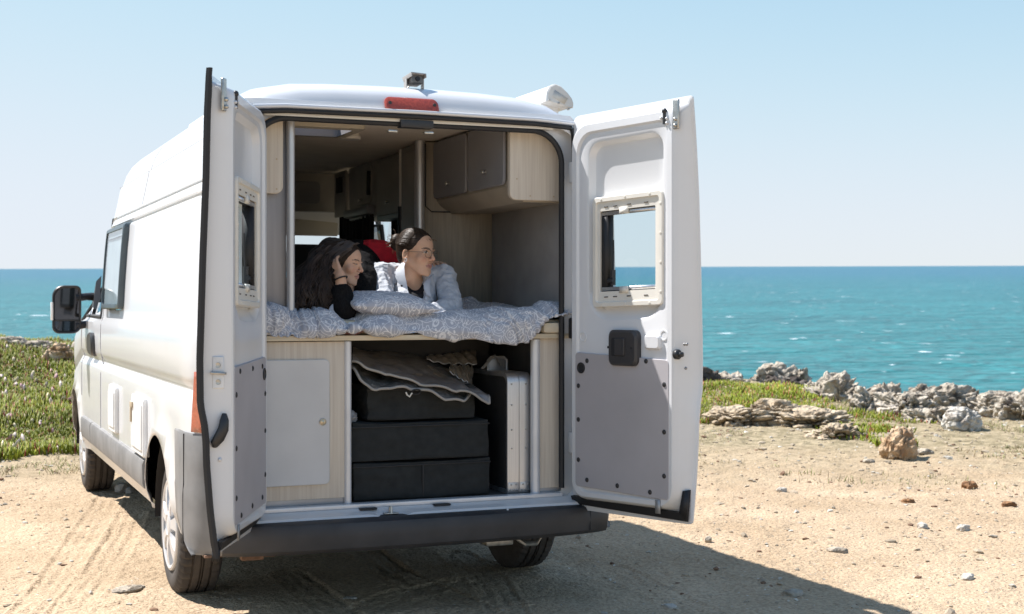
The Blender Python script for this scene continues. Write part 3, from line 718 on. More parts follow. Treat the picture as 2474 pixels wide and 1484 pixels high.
def scatter(n, test, amin, amax, rmin, rmax, seed):
    r2 = np.random.default_rng(seed); a = r2.uniform(amin, amax, n); r = np.sqrt(r2.uniform(rmin ** 2, rmax ** 2, n))
    x = CX + r * np.sin(a + YAW); y = CY + r * np.cos(a + YAW); k = test(x, y, r, a, r2.random(n)); x, y = x[k], y[k]
    return np.stack([x, y, height(x, y, False) - 0.01], 1)
def tl(x, y, r, a, u):   # left patch
    e = 13.5 + 0.9 * vnoise(x * 1.3, y * 1.3, s=201) + 0.45 * vnoise(x * 5, y * 5, s=202) + 0.5 * u ** 3
    return (r > e) & (r < 19.5 + 0.5 * vnoise(x, y, s=203)) & (u < 0.80 + 0.35 * vnoise(x * 2.2, y * 2.2, s=204)) & (a < -0.24 + 0.05)
GC = [(0.62, (0.140, 0.165, 0.014)), (0.24, (0.22, 0.23, 0.022)), (0.08, (0.22, 0.06, 0.04)), (0.04, (0.28, 0.22, 0.14))]
blades('ground_cover', scatter(90000, tl, -0.42, -0.19, 12.2, 20, 5), 0.05, 0.13, 0.0085, GC, 5, LEAF)
FL = [(0.5, (0.66, 0.55, 0.50)), (0.3, (0.55, 0.34, 0.34)), (0.2, (0.60, 0.52, 0.36))]
blades('withered_flowers', scatter(520, tl, -0.42, -0.19, 12.2, 19, 6) + np.array([0, 0, 0.05]), 0.05, 0.09, 0.022, FL, 6, LEAF, spread=1.4)
def tr_(x, y, r, a, u):  # patch right of the door
    lo = 16.6 - 20 * np.clip(0.1 - a, 0, 1) + 30 * np.clip(a - 0.17, 0, 1); e = lo + 0.8 * vnoise(x * 1.5, y * 1.5, s=211) + 0.4 * vnoise(x * 6, y * 6, s=213)
    w2 = (r > e) & (r < 20.2 - 8 * np.clip(a - 0.17, 0, 1)) & (a < 0.232)
    strip = (np.abs(a - 0.245) < 0.035) & (np.abs(r - 15.4 + (a - 0.245) * 22) < 1.1 * (0.75 + 0.5 * vnoise(x * 2, y * 2, s=212)))
    tuft = (np.abs(a - 0.27) < 0.05) & (np.abs(r - 17.2) < 0.5) & (u < 0.4)
    return (w2 & (u < 0.85 + 0.4 * vnoise(x * 2.4, y * 2.4, s=214))) | (strip & (u < 0.5 + 0.7 * vnoise(x * 2.4, y * 2.4, s=215))) | tuft
GR = [(0.58, (0.15, 0.185, 0.012)), (0.27, (0.23, 0.25, 0.02)), (0.10, (0.28, 0.09, 0.05)), (0.05, (0.40, 0.34, 0.20))]
blades('ground_cover', scatter(42000, tr_, 0.09, 0.34, 13.5, 20.5, 7), 0.035, 0.105, 0.0085, GR, 7, LEAF)
DRY = [(0.55, (0.42, 0.35, 0.21)), (0.25, (0.26, 0.28, 0.10)), (0.2, (0.30, 0.22, 0.13))]
def td(x, y, r, a, u):
    p = fbm(x * 0.9, y * 0.9, s=220, o=3) + 0.4 * vnoise(x * 4, y * 4, s=221)
    ed = np.where(a < -0.1, (r > 12.3) & (r < 13.9), (r > 11.2) & (r < 18.5))
    return ed & (p > 0.05 + 0.1 * (a > 0)) & (u < np.where(a < -0.1, 0.8, 0.3 + 0.7 * smooth(12, 15, r)))
blades('dry_grass', scatter(60000, td, -0.42, 0.36, 11.2, 18.5, 8), 0.02, 0.075, 0.0035, DRY, 8, LEAF, spread=1.2)

# ================================================================== THE VAN
VAN = empty('camper_van', (0, 0, 0), 'white high-roof camper van with both rear doors swung open', 'camper van')
AY0, AY1, WZ, AR = 0.872, 5.015, 0.335, 0.44
# half cross-section of the box body, roof centre to sill (x outwards, z)
PROF = [(0, 2.452), (0.12, 2.452), (0.38, 2.446), (0.55, 2.436), (0.70, 2.405), (0.78, 2.362), (0.835, 2.31), (0.872, 2.25), (0.893, 2.19), (0.897, 2.178), (0.905, 2.174), (0.93, 2.05),
        (0.944, 1.985), (0.948, 1.976), (0.934, 1.968), (0.948, 1.955), (0.962, 1.93), (0.966, 1.918), (0.950, 1.908), (0.957, 1.898), (0.968, 1.885), (0.982, 1.75), (0.996, 1.55), (1.005, 1.38), (1.010, 1.325), (1.022, 1.296), (1.024, 1.25),
        (1.026, 1.18), (1.024, 1.10), (1.018, 1.078), (1.002, 1.050), (1.001, 1.035), (1.018, 1.005), (1.024, 0.98), (1.024, 0.90), (1.024, 0.8), (1.024, 0.7), (1.024, 0.6), (1.020, 0.52), (1.012, 0.46), (0.992, 0.425), (0.975, 0.36), (0.92, 0.34)]
def ztop(y): return float(np.interp(y, [3.30, 3.42, 3.55, 3.7, 3.85, 4.75, 5.2, 5.7, 5.95], [2.452, 2.44, 2.38, 2.20, 2.0, 1.32, 1.18, 1.0, 0.75]))
def station(y):
    k = float(np.interp(y, [0.0, 0.012, 0.03, 0.05, 0.08, 0.12, 0.18, 0.32], [0.44, 0.56, 0.69, 0.78, 0.855, 0.90, 0.945, 1.0]))
    kx = float(np.interp(y, [0.0, 0.03, 0.08, 0.15, 0.25], [0.945, 0.965, 0.985, 0.996, 1.0]))
    kf = float(np.interp(y, [4.6, 5.2, 5.6, 5.85, 5.98], [1.0, 1.0, 0.95, 0.86, 0.7]))
    zt = ztop(y); out = []
    for x, z in PROF:
        if z > 2.18: z = 2.18 + (z - 2.18) * k
        if zt < 2.452:
            if zt > 1.32:
                if z > 1.3: z = 1.3 + (z - 1.3) * (zt - 1.3) / (2.452 - 1.3)
            else: z = 0.34 + (min(z, 1.3 + (z - 1.3) * 0.02) - 0.34) * (zt - 0.34) / (1.323 - 0.34)
        cabk = 1.0
        if y > 3.3 and z > 1.3: cabk = 1 - 0.05 * min(1, (y - 3.3) / 0.8) * min(1, (z - 1.3) / 0.5)
        out.append([x * kx * kf * cabk, y, z])
    for ya in (AY0, AY1):
        d = abs(y - ya)
        if d < AR:
            a = WZ + math.sqrt(AR * AR - d * d)
            o2 = [list(q) for q in out]
            for i, q in enumerate(out):
                if q[2] < a and i > 26:
                    j = max(t for t in range(len(out)) if out[t][2] >= a)
                    q2 = out[j]; f = (q2[2] - a) / max(1e-6, q2[2] - out[j + 1][2]); o2[i][2] = a; o2[i][0] = q2[0] + (out[j + 1][0] - q2[0]) * f
            out = o2
        # flared lip round the arch
        for i, q in enumerate(out):
            rr = math.hypot(q[1] - ya, q[2] - WZ)
            if AR - 0.001 <= rr < AR + 0.10 and q[2] < 0.95: q[0] += 0.022 * math.exp(-((rr - AR) / 0.05) ** 2) * kx
    return out
ys = [0.0, 0.012, 0.03, 0.05, 0.08, 0.12, 0.18, 0.25, 0.32, 0.38]
for ya in (AY0, AY1):
    ys += [ya + AR * math.sin(t) for t in np.linspace(-PI / 2, PI / 2, 25)] + [ya - AR - 0.012, ya + AR + 0.012, ya - AR - 0.05, ya + AR + 0.05]
ys += list(np.arange(0.45, 5.9, 0.13)) + [0.42, 0.84, 2.52, 3.12, 3.15, 3.3, 3.5, 3.7, 3.85, 4.0, 4.75, 5.85, 5.93, 5.98]
ys = sorted(set(round(y, 4) for y in ys)); ys = [y for i, y in enumerate(ys) if i == 0 or y - ys[i - 1] > 0.004]
HX0, HX1, HY0, HY1 = -0.55, -0.12, 0.60, 0.92
ys = [y for y in ys if not any(abs(y - q) < 0.02 and y != q for q in (HY0, HY1, 2.52, 3.12))] + [HY0, HY1]; ys = sorted(set(ys))
def body():
    mb = MB(); S = []
    for y in ys:
        h = station(y); S.append([(-x, yy, z) for x, yy, z in h[::-1]] + [(x, yy, z) for x, yy, z in h[1:]])
    n = len(S[0]); V = [p for s in S for p in s]; F = []
    for i in range(len(S) - 1):
        ym = (ys[i] + ys[i + 1]) / 2
        for j in range(n - 1):
            a, b, c, d = i * n + j, i * n + j + 1, (i + 1) * n + j + 1, (i + 1) * n + j
            cx = sum(V[q][0] for q in (a, b, c, d)) / 4; cz = sum(V[q][2] for q in (a, b, c, d)) / 4
            if HY0 < ym < HY1 and HX0 < cx < HX1 and cz > 2.3: continue            # roof hatch
            if 2.52 < ym < 3.60 and cx > 0.9 and 1.40 < cz < 2.04: continue          # right-hand side window
            if 2.52 < ym < 3.12 and cx < -0.9 and 1.40 < cz < 1.89: continue         # left-hand side window
            if 3.86 < ym < 4.74 and cz > 1.34 and abs(cx) < 0.80 : continue             # windscreen
            if 3.60 < ym < 4.60 and 1.36 < cz < 1.36 + (ztop(ym) - 1.45) * 0.8 and abs(cx) > 0.8: continue   # cab door glass
            F.append((a, b, c, d))
    mb.add(V, F)
    nose = [i + (len(S) - 1) * n for i in range(n)]; mb.f.append(tuple(nose)); mb.mi.append(0)
    o = mb.build('body', PAINT, VAN, sharp=32)
    sl = o.modifiers.new('thickness', 'SOLIDIFY'); sl.thickness = 0.004; sl.offset = -1
    return o
BODY = body()
def side_x(z, y=1.5, side=-1, off=0.0):
    s = station(y); zs = [q[2] for q in s][9:]; xs = [q[0] for q in s][9:]
    return side * (float(np.interp(z, zs[::-1], xs[::-1])) + off)
# glass of the cab
def quadstrip(mb, pts_a, pts_b):
    mb.add(list(pts_a) + list(pts_b), [(i, i + 1, len(pts_a) + i + 1, len(pts_a) + i) for i in range(len(pts_a) - 1)])
mb = MB(); A = []; B = []
for k in range(9):
    x = -0.80 + 0.2 * k; A.append((x, 3.84, ztop(3.84) - 0.02 - 0.04 * (x / 0.8) ** 2)); B.append((x, 4.78, 1.31 - 0.02 * (x / 0.8) ** 2))
quadstrip(mb, A, B); o = mb.build('windscreen', glass_mat('windscreen_glass', (0.85, 0.9, 0.9)), VAN)
for s in (-1, 1):
    mb = MB()
    top = [(s * (abs(side_x(min(ztop(y) - 0.12, 1.98), y)) - 0.004), y, min(ztop(y) - 0.12, 1.98)) for y in np.linspace(3.5, 4.62, 8)]
    bot = [(s * (abs(side_x(1.33, y)) - 0.004), y, 1.33) for y in np.linspace(3.5, 4.62, 8)]
    quadstrip(mb, top, bot); mb.build('cab_door_window', DGLASS, VAN)
    mb = MB(); mb.tube([bot[0], top[0]] + top[1:] + [bot[-1], bot[0]], 0.016, 6); mb.build('window_seal', BLACK, VAN)
# black rub: cab door shut line and handle
mb = MB(); X = side_x(1.1, 3.9, -1, 0.0)
plate(mb, 3.74, 4.02, 1.06, 1.22, 0.06, lambda u, v, w: (side_x(v, 3.9, -1, 0.0) - w, u, v), 0.028, -0.01, 0.012)
mb.build('door_handle', BPLAST, VAN)
for (x0, x1, yy) in ((3.42, 3.42, 0), (2.2, 2.2, 1)):
    pass
mb = MB()
for yy, z0, z1 in ((3.40, 0.46, 1.90), (4.62, 0.75, 1.30)):
    mb.tube([(side_x(z, yy, -1, 0.0005), yy, z) for z in np.linspace(z0, z1, 24)], 0.0045, 5)
mb.tube([(side_x(z, 0.045, -1, 0.0005), 0.045 + 0.06, z) for z in np.linspace(0.87, 2.15, 20)], 0.003, 5)
# roof cap joints
for yy in (2.05,):
    st = station(yy); mb.tube([(-x - 0.0003, y, z + 0.0003) for x, y, z in st[6:13]], 0.0022, 5)
mb.tube([(-0.9005, y, 2.177) for y in np.linspace(0.3, 3.4, 12)], 0.003, 5)
mb.build('panel_joint', mat('joint_grey', (0.40, 0.40, 0.41), 0.8), VAN)
# grey side strip between the wheels
mb = MB(); zt0, zt1 = 0.605, 0.455
for (y0, y1) in ((1.335, 3.86), (3.88, 4.50)):
    L0 = []
    for y in np.linspace(y0, y1, 20):
        x = 1.024; lp = [(-x + 0.004, zt0 + 0.004), (-x - 0.014, zt0 - 0.004), (-x - 0.022, zt0 - 0.022), (-x - 0.020, zt1 + 0.03), (-x - 0.012, zt1 + 0.004), (-x + 0.006, zt1 - 0.004)]
        L0.append([(a, y, b) for a, b in lp])
    mb.loft(L0, closed=True, cap0=True, cap1=True)
mb.build('side_moulding', GPLAST, VAN)
mb = MB(); mb.loft([[(-a, p[1], p[2]) for a, p in zip([abs(q[0]) for q in s_], s_)] for s_ in [[(1.02, y, 0.607), (1.046, y, 0.58), (1.044, y, 0.48), (1.02, y, 0.45)] for y in (1.335, 4.5)]], cap0=True, cap1=True)
for v in range(len(mb.v)): mb.v[v] = (-mb.v[v][0], mb.v[v][1], mb.v[v][2])
mb.build('side_moulding', GPLAST, VAN)
# service hatches
def hatch(y0, y1, z0, z1, t, name):
    mb = MB(); plate(mb, y0, y1, z0, z1, 0.018, lambda u, v, w: (-1.024 - w, u, v), t, -0.01, 0.006)
    h = mb.build(name, CREAM if 0 else mat('hatch_white', (0.78, 0.78, 0.77), 0.4), VAN)
    mb = MB(); plate(mb, y0 + 0.03, y1 - 0.03, z0 + 0.03, z1 - 0.03, 0.012, lambda u, v, w: (-1.024 - w, u, v), t + 0.007, t - 0.004, 0.004); mb.build('lid', MATS['hatch_white'], h)
    return h
hatch(2.47, 2.80, 0.645, 0.925, 0.022, 'service_hatch')
h = hatch(1.30, 1.75, 0.62, 0.93, 0.022, 'service_hatch')
mb = MB(); mb.box(-1.062, -1.05, 1.62, 1.70, 0.86, 0.89, 0.003); mb.box(-1.062, -1.05, 1.67, 1.70, 0.78, 0.86, 0.003); mb.build('catch', mat('tan_plastic', (0.45, 0.36, 0.25), 0.5), h)
# left camper window (hinged acrylic pane in a dark frame), and the one opposite
def camper_window(side):
    y0, y1, z0, z1 = (2.40, 3.26, 1.385, 1.900) if side < 0 else (2.40, 3.70, 1.385, 2.06)
    fn = lambda u, v, w: (side_x(v, 2.0, side, 0.0) + side * w, u, v)
    mb = MB(); ring = [[fn(*p, 0.0) for p in rrect(y0, y1, z0, z1, 0.03)], [fn(*p, 0.030) for p in rrect(y0, y1, z0, z1, 0.03)], [fn(*p, 0.036) for p in rrect(y0 + .008, y1 - .008, z0 + .008, z1 - .008, 0.03)],
                       [fn(*p, 0.036) for p in rrect(y0 + .024, y1 - .024, z0 + .030, z1 - .030, 0.03)], [fn(*p, 0.0) for p in rrect(y0 + .024, y1 - .024, z0 + .030, z1 - .030, 0.03)]]
    mb.loft(ring); wn = mb.build('window', mat('window_frame_blue_grey', (0.055, 0.075, 0.085), 0.3), VAN)
    mb = MB(); mb.add([fn(*p, 0.030) for p in rrect(y0 + .02, y1 - .02, z0 + .026, z1 - .026, 0.03)], [tuple(range(44))]); mb.build('pane', glass_mat('mirror_tint', (0.80, 0.86, 0.88), 0.0), wn)
    mb = MB(); mb.tube([fn(y0 + 0.05, 1.825, 0.024), fn(y1 - 0.05, 1.825, 0.024)], 0.004, 6); mb.build('blind_rail', BPLAST, wn)
    mb = MB(); plate(mb, y0 + 0.03, y1 - 0.03, z0 + 0.02, z1 - 0.02, 0.02, lambda u, v, w: fn(u, v, 0.020 - w), 0.0, 0.006, 0.002)
    if side < 0: mb.build('blind', mat('silver_blind', (0.66, 0.72, 0.75), 0.4, 0.1), wn)
camper_window(-1); camper_window(1)
# wheel arches
for side in (-1, 1):
    for ya in (AY0, AY1):
        mb = MB(); lo = []
        for xx in (0.985, 0.60):
            lo.append([(side * xx, ya + (AR - 0.003) * math.cos(t), WZ + (AR - 0.003) * math.sin(t)) for t in np.linspace(-0.05, PI + 0.05, 30)])
        mb.loft(lo, closed=False); mb.add(lo[1] + [(side * 0.6, ya, WZ)], [(i, i + 1, 30) for i in range(29)])
        mb.build('wheel_arch_liner', BLACK, VAN)
# underbody
mb = MB(); mb.box(-0.58, 0.58, 0.12, 5.5, 0.36, 0.47, 0.02); mb.box(-0.95, 0.95, 1.5, 4.4, 0.36, 0.44, 0.02); mb.box(-0.62, -0.54, 0.0, 1.4, 0.30, 0.42, 0.01); mb.box(0.54, 0.62, 0.0, 1.4, 0.30, 0.42, 0.01)
mb.cyl((-0.75, AY0, 0.335), (0.75, AY0, 0.335), 0.045); mb.build('underbody', mat('underbody_black', (0.03, 0.028, 0.026), 0.85, bump=0.3, bscale=30), VAN)
mb = MB(); c = Vector((0.05, 1.0, 0.335)); mb.lathe([(0.20, 0.08), (0.30, 0.09), (0.33, 0.05), (0.335, 0.0), (0.33, -0.05), (0.30, -0.09), (0.20, -0.08)], c, (0, 0, 1)); mb.build('spare_wheel', BLACK, VAN)
mb = MB(); mb.box(-0.80, -0.70, 0.02, 0.07, 0.285, 0.322, 0.008); mb.box(-0.72, -0.64, 0.03, 0.05, 0.295, 0.315, 0.004); mb.box(-0.97, -0.80, -0.03, 0.12, 0.318, 0.33, 0.003); mb.build('tow_bracket', RUST, VAN)
mb = MB(); mb.tube([(0.50, 0.03, 0.34), (0.505, -0.02, 0.305), (0.53, -0.04, 0.285), (0.585, -0.04, 0.285), (0.61, -0.02, 0.305), (0.615, 0.03, 0.34)], 0.013, 8); mb.box(0.36, 0.50, 0.03, 0.12, 0.27, 0.33, 0.01); mb.build('tow_eye', STEEL, VAN)
# ------------------------------------------------------------------ wheels
TYRE = mat('tyre_rubber', (0.062, 0.053, 0.046), 0.85, bump=0.3, bscale=120, var=0.3)
HUBM = mat('hubcap_silver', (0.66, 0.66, 0.67), 0.32, 0.35)
def wheel(side, ya):
    R_, x0, x1 = 0.3355, 0.768, 0.976
    ax = Vector((side, 0, 0)); c = Vector((0, ya, WZ))
    w_ = empty('wheel', (0, 0, 0)); w_.parent = VAN
    mb = MB(); n = 144; xm = (x0 + x1) / 2
    prof = [(0.20, x1 - 0.030), (0.225, x1 - 0.006), (0.265, x1 + 0.004), (0.300, x1 - 0.001), (0.318, x1 - 0.010), (R_ - 0.004, x1 - 0.020), (R_, x1 - 0.034)]
    for g in (x1 - 0.060, x1 - 0.100, x0 + 0.100, x0 + 0.060):
        prof += [(R_ + 0.001, g + 0.006), (R_ - 0.012, g + 0.0045), (R_ - 0.012, g - 0.0045), (R_ + 0.001, g - 0.006)]
    prof += [(R_, x0 + 0.034), (R_ - 0.004, x0 + 0.02), (0.318, x0 + 0.01), (0.29, x0), (0.24, x0 + 0.004), (0.20, x0 + 0.03)]
    lo = []
    for k, (r, h) in enumerate(prof):
        row = []
        for j in range(n):
            a = 2 * PI * j / n; rr = r
            if r > 0.315:
                if (j % 3 == 0) and (h > x1 - 0.055 or h < x0 + 0.055): rr -= 0.010
                elif (j % 3 == 1) and r > R_ - 0.003: rr -= 0.005 if (j % 6 == 1) else 0
            # slight flat where it stands
            z = rr * math.sin(a)
            if z < -0.3335: z = -0.3335
            row.append((side * h, ya + rr * math.cos(a), WZ + z))
        lo.append(row)
    mb.loft(lo); mb.build('tyre', TYRE, w_, sharp=40)
    mb = MB(); mb.lathe([(0.205, x1 - 0.035), (0.19, x1 - 0.055), (0.10, x1 - 0.075), (0.02, x1 - 0.075)], c, ax, 48); mb.build('rim', mat('wheel_dark_steel', (0.05, 0.05, 0.052), 0.6, 0.4), w_)  # dark steel disc behind the hubcap spokes
    mb = MB(); mb.lathe([(0.226, x1 - 0.012), (0.222, x1 + 0.004), (0.212, x1 + 0.008), (0.196, x1 + 0.002), (0.194, x1 - 0.02)], c, ax, 64)
    mb.lathe([(0.070, x1 - 0.03), (0.068, x1 + 0.008), (0.05, x1 + 0.014), (0.045, x1 + 0.010), (0.0001, x1 + 0.012)], c, ax, 32)
    for k in range(7):
        a = 2 * PI * k / 7 + 0.3; u = Vector((0, math.cos(a), math.sin(a))); v = Vector((0, -math.sin(a), math.cos(a)))
        pr = [(0.055, 0.026, 0.008), (0.10, 0.024, 0.012), (0.15, 0.032, 0.010), (0.205, 0.048, 0.002)]
        L0 = [[c + u * r + v * wd + ax * (x1 + h - 0.025), c + u * r + v * wd * 0.8 + ax * (x1 + h), c + u * r - v * wd * 0.8 + ax * (x1 + h), c + u * r - v * wd + ax * (x1 + h - 0.025)] for r, wd, h in pr]
        mb.loft(L0, cap0=True, cap1=True)
    mb.build('hubcap', HUBM, w_, sharp=40)
for s_ in (-1, 1):
    for ya in (AY0, AY1): wheel(s_, ya)
# ------------------------------------------------------------------ rear frame round the opening
OX, OZ0, OZ1 = 0.752, 0.505, 2.250
def frame_rear():
    st = station(0.0); ol = [(x, z) for x, _, z in st[::-1]][1:] + [(-x, z) for x, _, z in st[1:-1]]; ol = [(x, z) for x, z in ol]
    ol = [(x, max(z, 0.46)) for x, z in ol]
    cx, cz = 0, 1.4
    def resample(loop, n=160, fn=None):
        an = np.array([math.atan2((z - cz), (x - cx)) for x, z in loop]); P = np.array(loop); o = np.argsort(an); an, P = an[o], P[o]
        an = np.concatenate([an - 2 * PI, an, an + 2 * PI]); P = np.concatenate([P] * 3); t = np.linspace(-PI, PI, n, endpoint=False)
        return [(float(np.interp(q, an, P[:, 0])), float(np.interp(q, an, P[:, 1]))) for q in t]
    fine = []
    for i in range(len(ol)):
        a, b = ol[i], ol[(i + 1) % len(ol)]
        for k in range(6): fine.append((a[0] + (b[0] - a[0]) * k / 6, a[1] + (b[1] - a[1]) * k / 6))
    O = resample(fine)
    def rr(i, r=0.16): return resample(rrect(-OX + i, OX - i, OZ0 + i * 0.3, OZ1 - i, (0.03, 0.03, r, r), 14, 30))
    f3 = lambda l, y: [(x, y, z) for x, z in l]
    def grow(l, dx, dz): return [(x + math.copysign(dx, x), z + (dz if z > 1.4 else 0)) for x, z in l]
    mid = [(x * 0.985, min(z, 2.298)) for x, z in O]
    mb = MB(); a = rr(-0.034, 0.05)
    a = [(x, z if z < 1.4 else z) for x, z in a]
    mb.loft([f3(O, 0.0), f3(mid, 0.004), f3(rr(-0.075, 0.06), 0.010), f3(rr(-0.068, 0.06), 0.05), f3(rr(-0.012, 0.16), 0.055)]); mb.build('rear_frame', PAINT, VAN, sharp=30)
    # inner seal
    def seal(i, r, y, w_, name, z0=None):
        l = rrect(-OX + i, OX - i, OZ0 + 0.0, OZ1 - i, (0.03, 0.03, r, r), 12, 24)
        l = [q for q in l if q[1] > 0.53]; k_ = min(range(len(l)), key=lambda t: (l[t][1] > 0.62) + (l[t][0] < 0)); l = l[k_:] + l[:k_]; mb = MB(); mb.tube([(x, y, z) for x, z in l], w_, 8, cap=True); mb.build(name, BLACK, VAN)
    seal(0.004, 0.155, 0.026, 0.0145, 'door_seal')
    # header: cream channel and outer rubber
    mb = MB(); mb.box(-0.70, 0.70, 0.012, 0.10, 2.252, 2.270, 0.003); mb.build('header_channel', CREAM, VAN)
    mb = MB(); tp = [(-0.80, -0.004, 2.258), (-0.6, -0.006, 2.272), (0, -0.006, 2.275), (0.6, -0.006, 2.272), (0.785, -0.004, 2.262)]
    mb.tube([(x, y, z + 0.002) for x, y, z in tp], 0.0115, 8); mb.tube([(0.795, 0.0, 2.262), (0.81, 0.0, 2.22), (0.812, 0.0, 2.08)], [0.016, 0.022, 0.02], 8); mb.tube([(-0.795, 0.0, 2.262), (-0.81, 0.0, 2.22), (-0.812, 0.0, 2.08)], [0.016, 0.022, 0.02], 8)
    mb.build('header_rubber', BLACK, VAN)
    # a painted drip lip above the rubber
    mb = MB(); mb.tube([(x * 1.02, y - 0.010, z + 0.022) for x, y, z in tp], 0.009, 8); mb.build('header_lip', PAINT, VAN)
    mb = MB(); mb.box(-0.075, 0.085, -0.008, 0.05, 2.226, 2.262, 0.006); mb.build('lock_catch', BPLAST, VAN)
    mb = MB()
    for x in (-0.10, 0.075): mb = MB(); mb.box(x - 0.022, x + 0.022, 0.03, 0.06, 2.205, 2.217, 0.003); mb.build('striker', STEEL, VAN)
frame_rear()
# roof lamp, camera, awning, hatch
mb = MB(); lf = lambda u, v, w: (u, 0.012 - w + (v - 2.33) * 0.48, v)
plate(mb, -0.148, 0.112, 2.303, 2.366, (0.012, 0.012, 0.03, 0.03), lf, 0.016, -0.02, 0.006, nc=5, ns=6); bl = mb.build('brake_light', REDL, VAN)
for x in (-0.125, 0.090): mb = MB(); mb.cyl(lf(x, 2.335, 0.014), lf(x, 2.335, 0.020), 0.008); mb.build('screw', BPLAST, bl)
cm = empty('reversing_camera', (0, 0, 0)); cm.parent = VAN
q = at(998, 196, 0.16); cx_, cz_ = q.x, q.z
mb = MB(); Mx = Matrix.Translation((cx_, 0.15, cz_)) @ Matrix.Rotation(0.25, 4, 'Z') @ Matrix.Rotation(-0.22, 4, 'X')
mb.box(-0.032, 0.032, -0.03, 0.03, -0.020, 0.018, 0.004, M=Mx); ch = mb.build('housing', mat('camera_grey', (0.17, 0.16, 0.15), 0.5, 0.4), cm)
mb = MB(); mb.box(-0.042, 0.042, -0.048, 0.036, 0.018, 0.022, 0.001, M=Mx); mb.box(0.038, 0.042, -0.048, 0.03, 0.002, 0.02, 0.001, M=Mx); mb.box(-0.042, -0.038, -0.048, 0.03, 0.002, 0.02, 0.001, M=Mx); mb.build('hood', mat('camera_bracket', (0.46, 0.43, 0.40), 0.5, 0.5), cm)
mb = MB(); mb.cyl(Mx @ Vector((0, -0.028, -0.003)), Mx @ Vector((0, -0.036, -0.003)), 0.012); mb.build('lens', BLACK, cm)
mb = MB()
for x in (-0.044, 0.040): mb.box(cx_ + x, cx_ + x + 0.004, 0.13, 0.17, cz_ - 0.062, cz_ + 0.006, 0.001)
mb.box(cx_ - 0.044, cx_ + 0.044, 0.12, 0.18, cz_ - 0.066, cz_ - 0.060, 0.001); mb.tube([(cx_ - 0.02, 0.17, cz_ - 0.06), (cx_ - 0.03, 0.18, cz_ - 0.04), (cx_ - 0.01, 0.18, cz_ - 0.02)], 0.003, 6); mb.build('bracket', MATS['camera_bracket'], cm)
# awning along the right roof edge
aw = empty('awning', (0, 0, 0)); aw.parent = VAN
def aw_loop(y, g=0.0):
    pts = [(-0.10, -0.035), (-0.095, 0.02), (-0.075, 0.058), (-0.04, 0.075), (0.0, 0.062), (0.045, 0.025), (0.075, -0.01), (0.085, -0.04), (0.082, -0.066), (0.065, -0.071), (0.04, -0.062), (-0.03, -0.048)]
    return [(0.905 + a * (0.80 + g), y, 2.474 + b * (0.80 + g)) for a, b in pts]
YA = 0.36
mb = MB(); mb.loft([aw_loop(YA + 0.05), aw_loop(3.3)], cap0=True, cap1=True); mb.build('case', mat('awning_white', (0.80, 0.80, 0.79), 0.45), aw)
mb = MB(); mb.loft([aw_loop(YA + 0.012, -0.05), aw_loop(YA + 0.018, 0.03), aw_loop(YA + 0.06, 0.03)], cap0=True, cap1=True); ec = mb.build('end_cap', mat('awning_cap', (0.70, 0.69, 0.66), 0.5), aw)
mb = MB(); pl = [(-0.045, 0.035), (0.045, -0.012), (0.02, -0.05), (-0.065, -0.005)]
mb.prism([(0.905 + a * 0.80, YA + 0.008, 2.474 + b * 0.80) for a, b in pl], (0, 0.012, 0)); mb.build('plate', mat('awning_plate', (0.60, 0.58, 0.53), 0.6), ec)
for a, b in ((-0.085, -0.03), (-0.02, -0.045), (0.05, -0.08)): mb = MB(); mb.cyl((0.905 + a * 0.80, YA + 0.006, 2.474 + b * 0.80), (0.905 + a * 0.80, YA + 0.02, 2.474 + b * 0.80), 0.005, n=8); mb.build('screw', STEEL, ec)
mb = MB(); mb.box(0.83, 0.93, 0.46, 3.2, 2.26, 2.45, 0.006); mb.build('light_gap_filler', MATS['awning_white'], aw)  # added filler box, keeps sunlight from leaking between awning and roof
for y in (0.62, 1.9, 3.0):
    mb = MB(); mb.box(0.80, 0.90, y, y + 0.09, 2.34, 2.45, 0.004); mb.build('bracket', MATS['awning_white'], aw)
# roof hatch frame and open lid
mb = MB(); lo = lambda i, z: [(x, y, z) for x, y in rrect(HX0 - i, HX1 + i, HY0 - i, HY1 + i, 0.03)]
mb.loft([lo(0.0, 2.28), lo(0.0, 2.452), lo(0.02, 2.456), lo(0.03, 2.43)]); hf = mb.build('roof_hatch', DGREY, VAN)
mb = MB(); mb.loft([lo(0.0, 2.276), lo(0.05, 2.280), lo(0.05, 2.30)]); mb.build('hatch_trim', TRIM, hf)
mb = MB(); Ml = Matrix.Translation((0, HY1 + 0.02, 2.48)) @ Matrix.Rotation(-1.2, 4, 'X') @ Matrix.Translation((0, -HY1 - 0.02, -2.48)); mb.box(HX0 - 0.02, HX1 + 0.02, HY0 - 0.02, HY1 + 0.02, 2.48, 2.484, 0.001, M=Matrix.Translation((0, 0, 0)))
mb.v = []; mb.f = []; mb.mi = []
mb.box(HX0 + 0.0, HX1 - 0.0, HY1 + 0.06, HY1 + 0.09, 2.44, 2.465, 0.004); mb.build('hatch_hinge', CREAM, hf)
mb = MB(); mb.box(-0.66, -0.38, 1.70, 2.20, 2.40, 2.468, 0.012); mb.build('roof_vent', MATS['awning_white'], VAN)
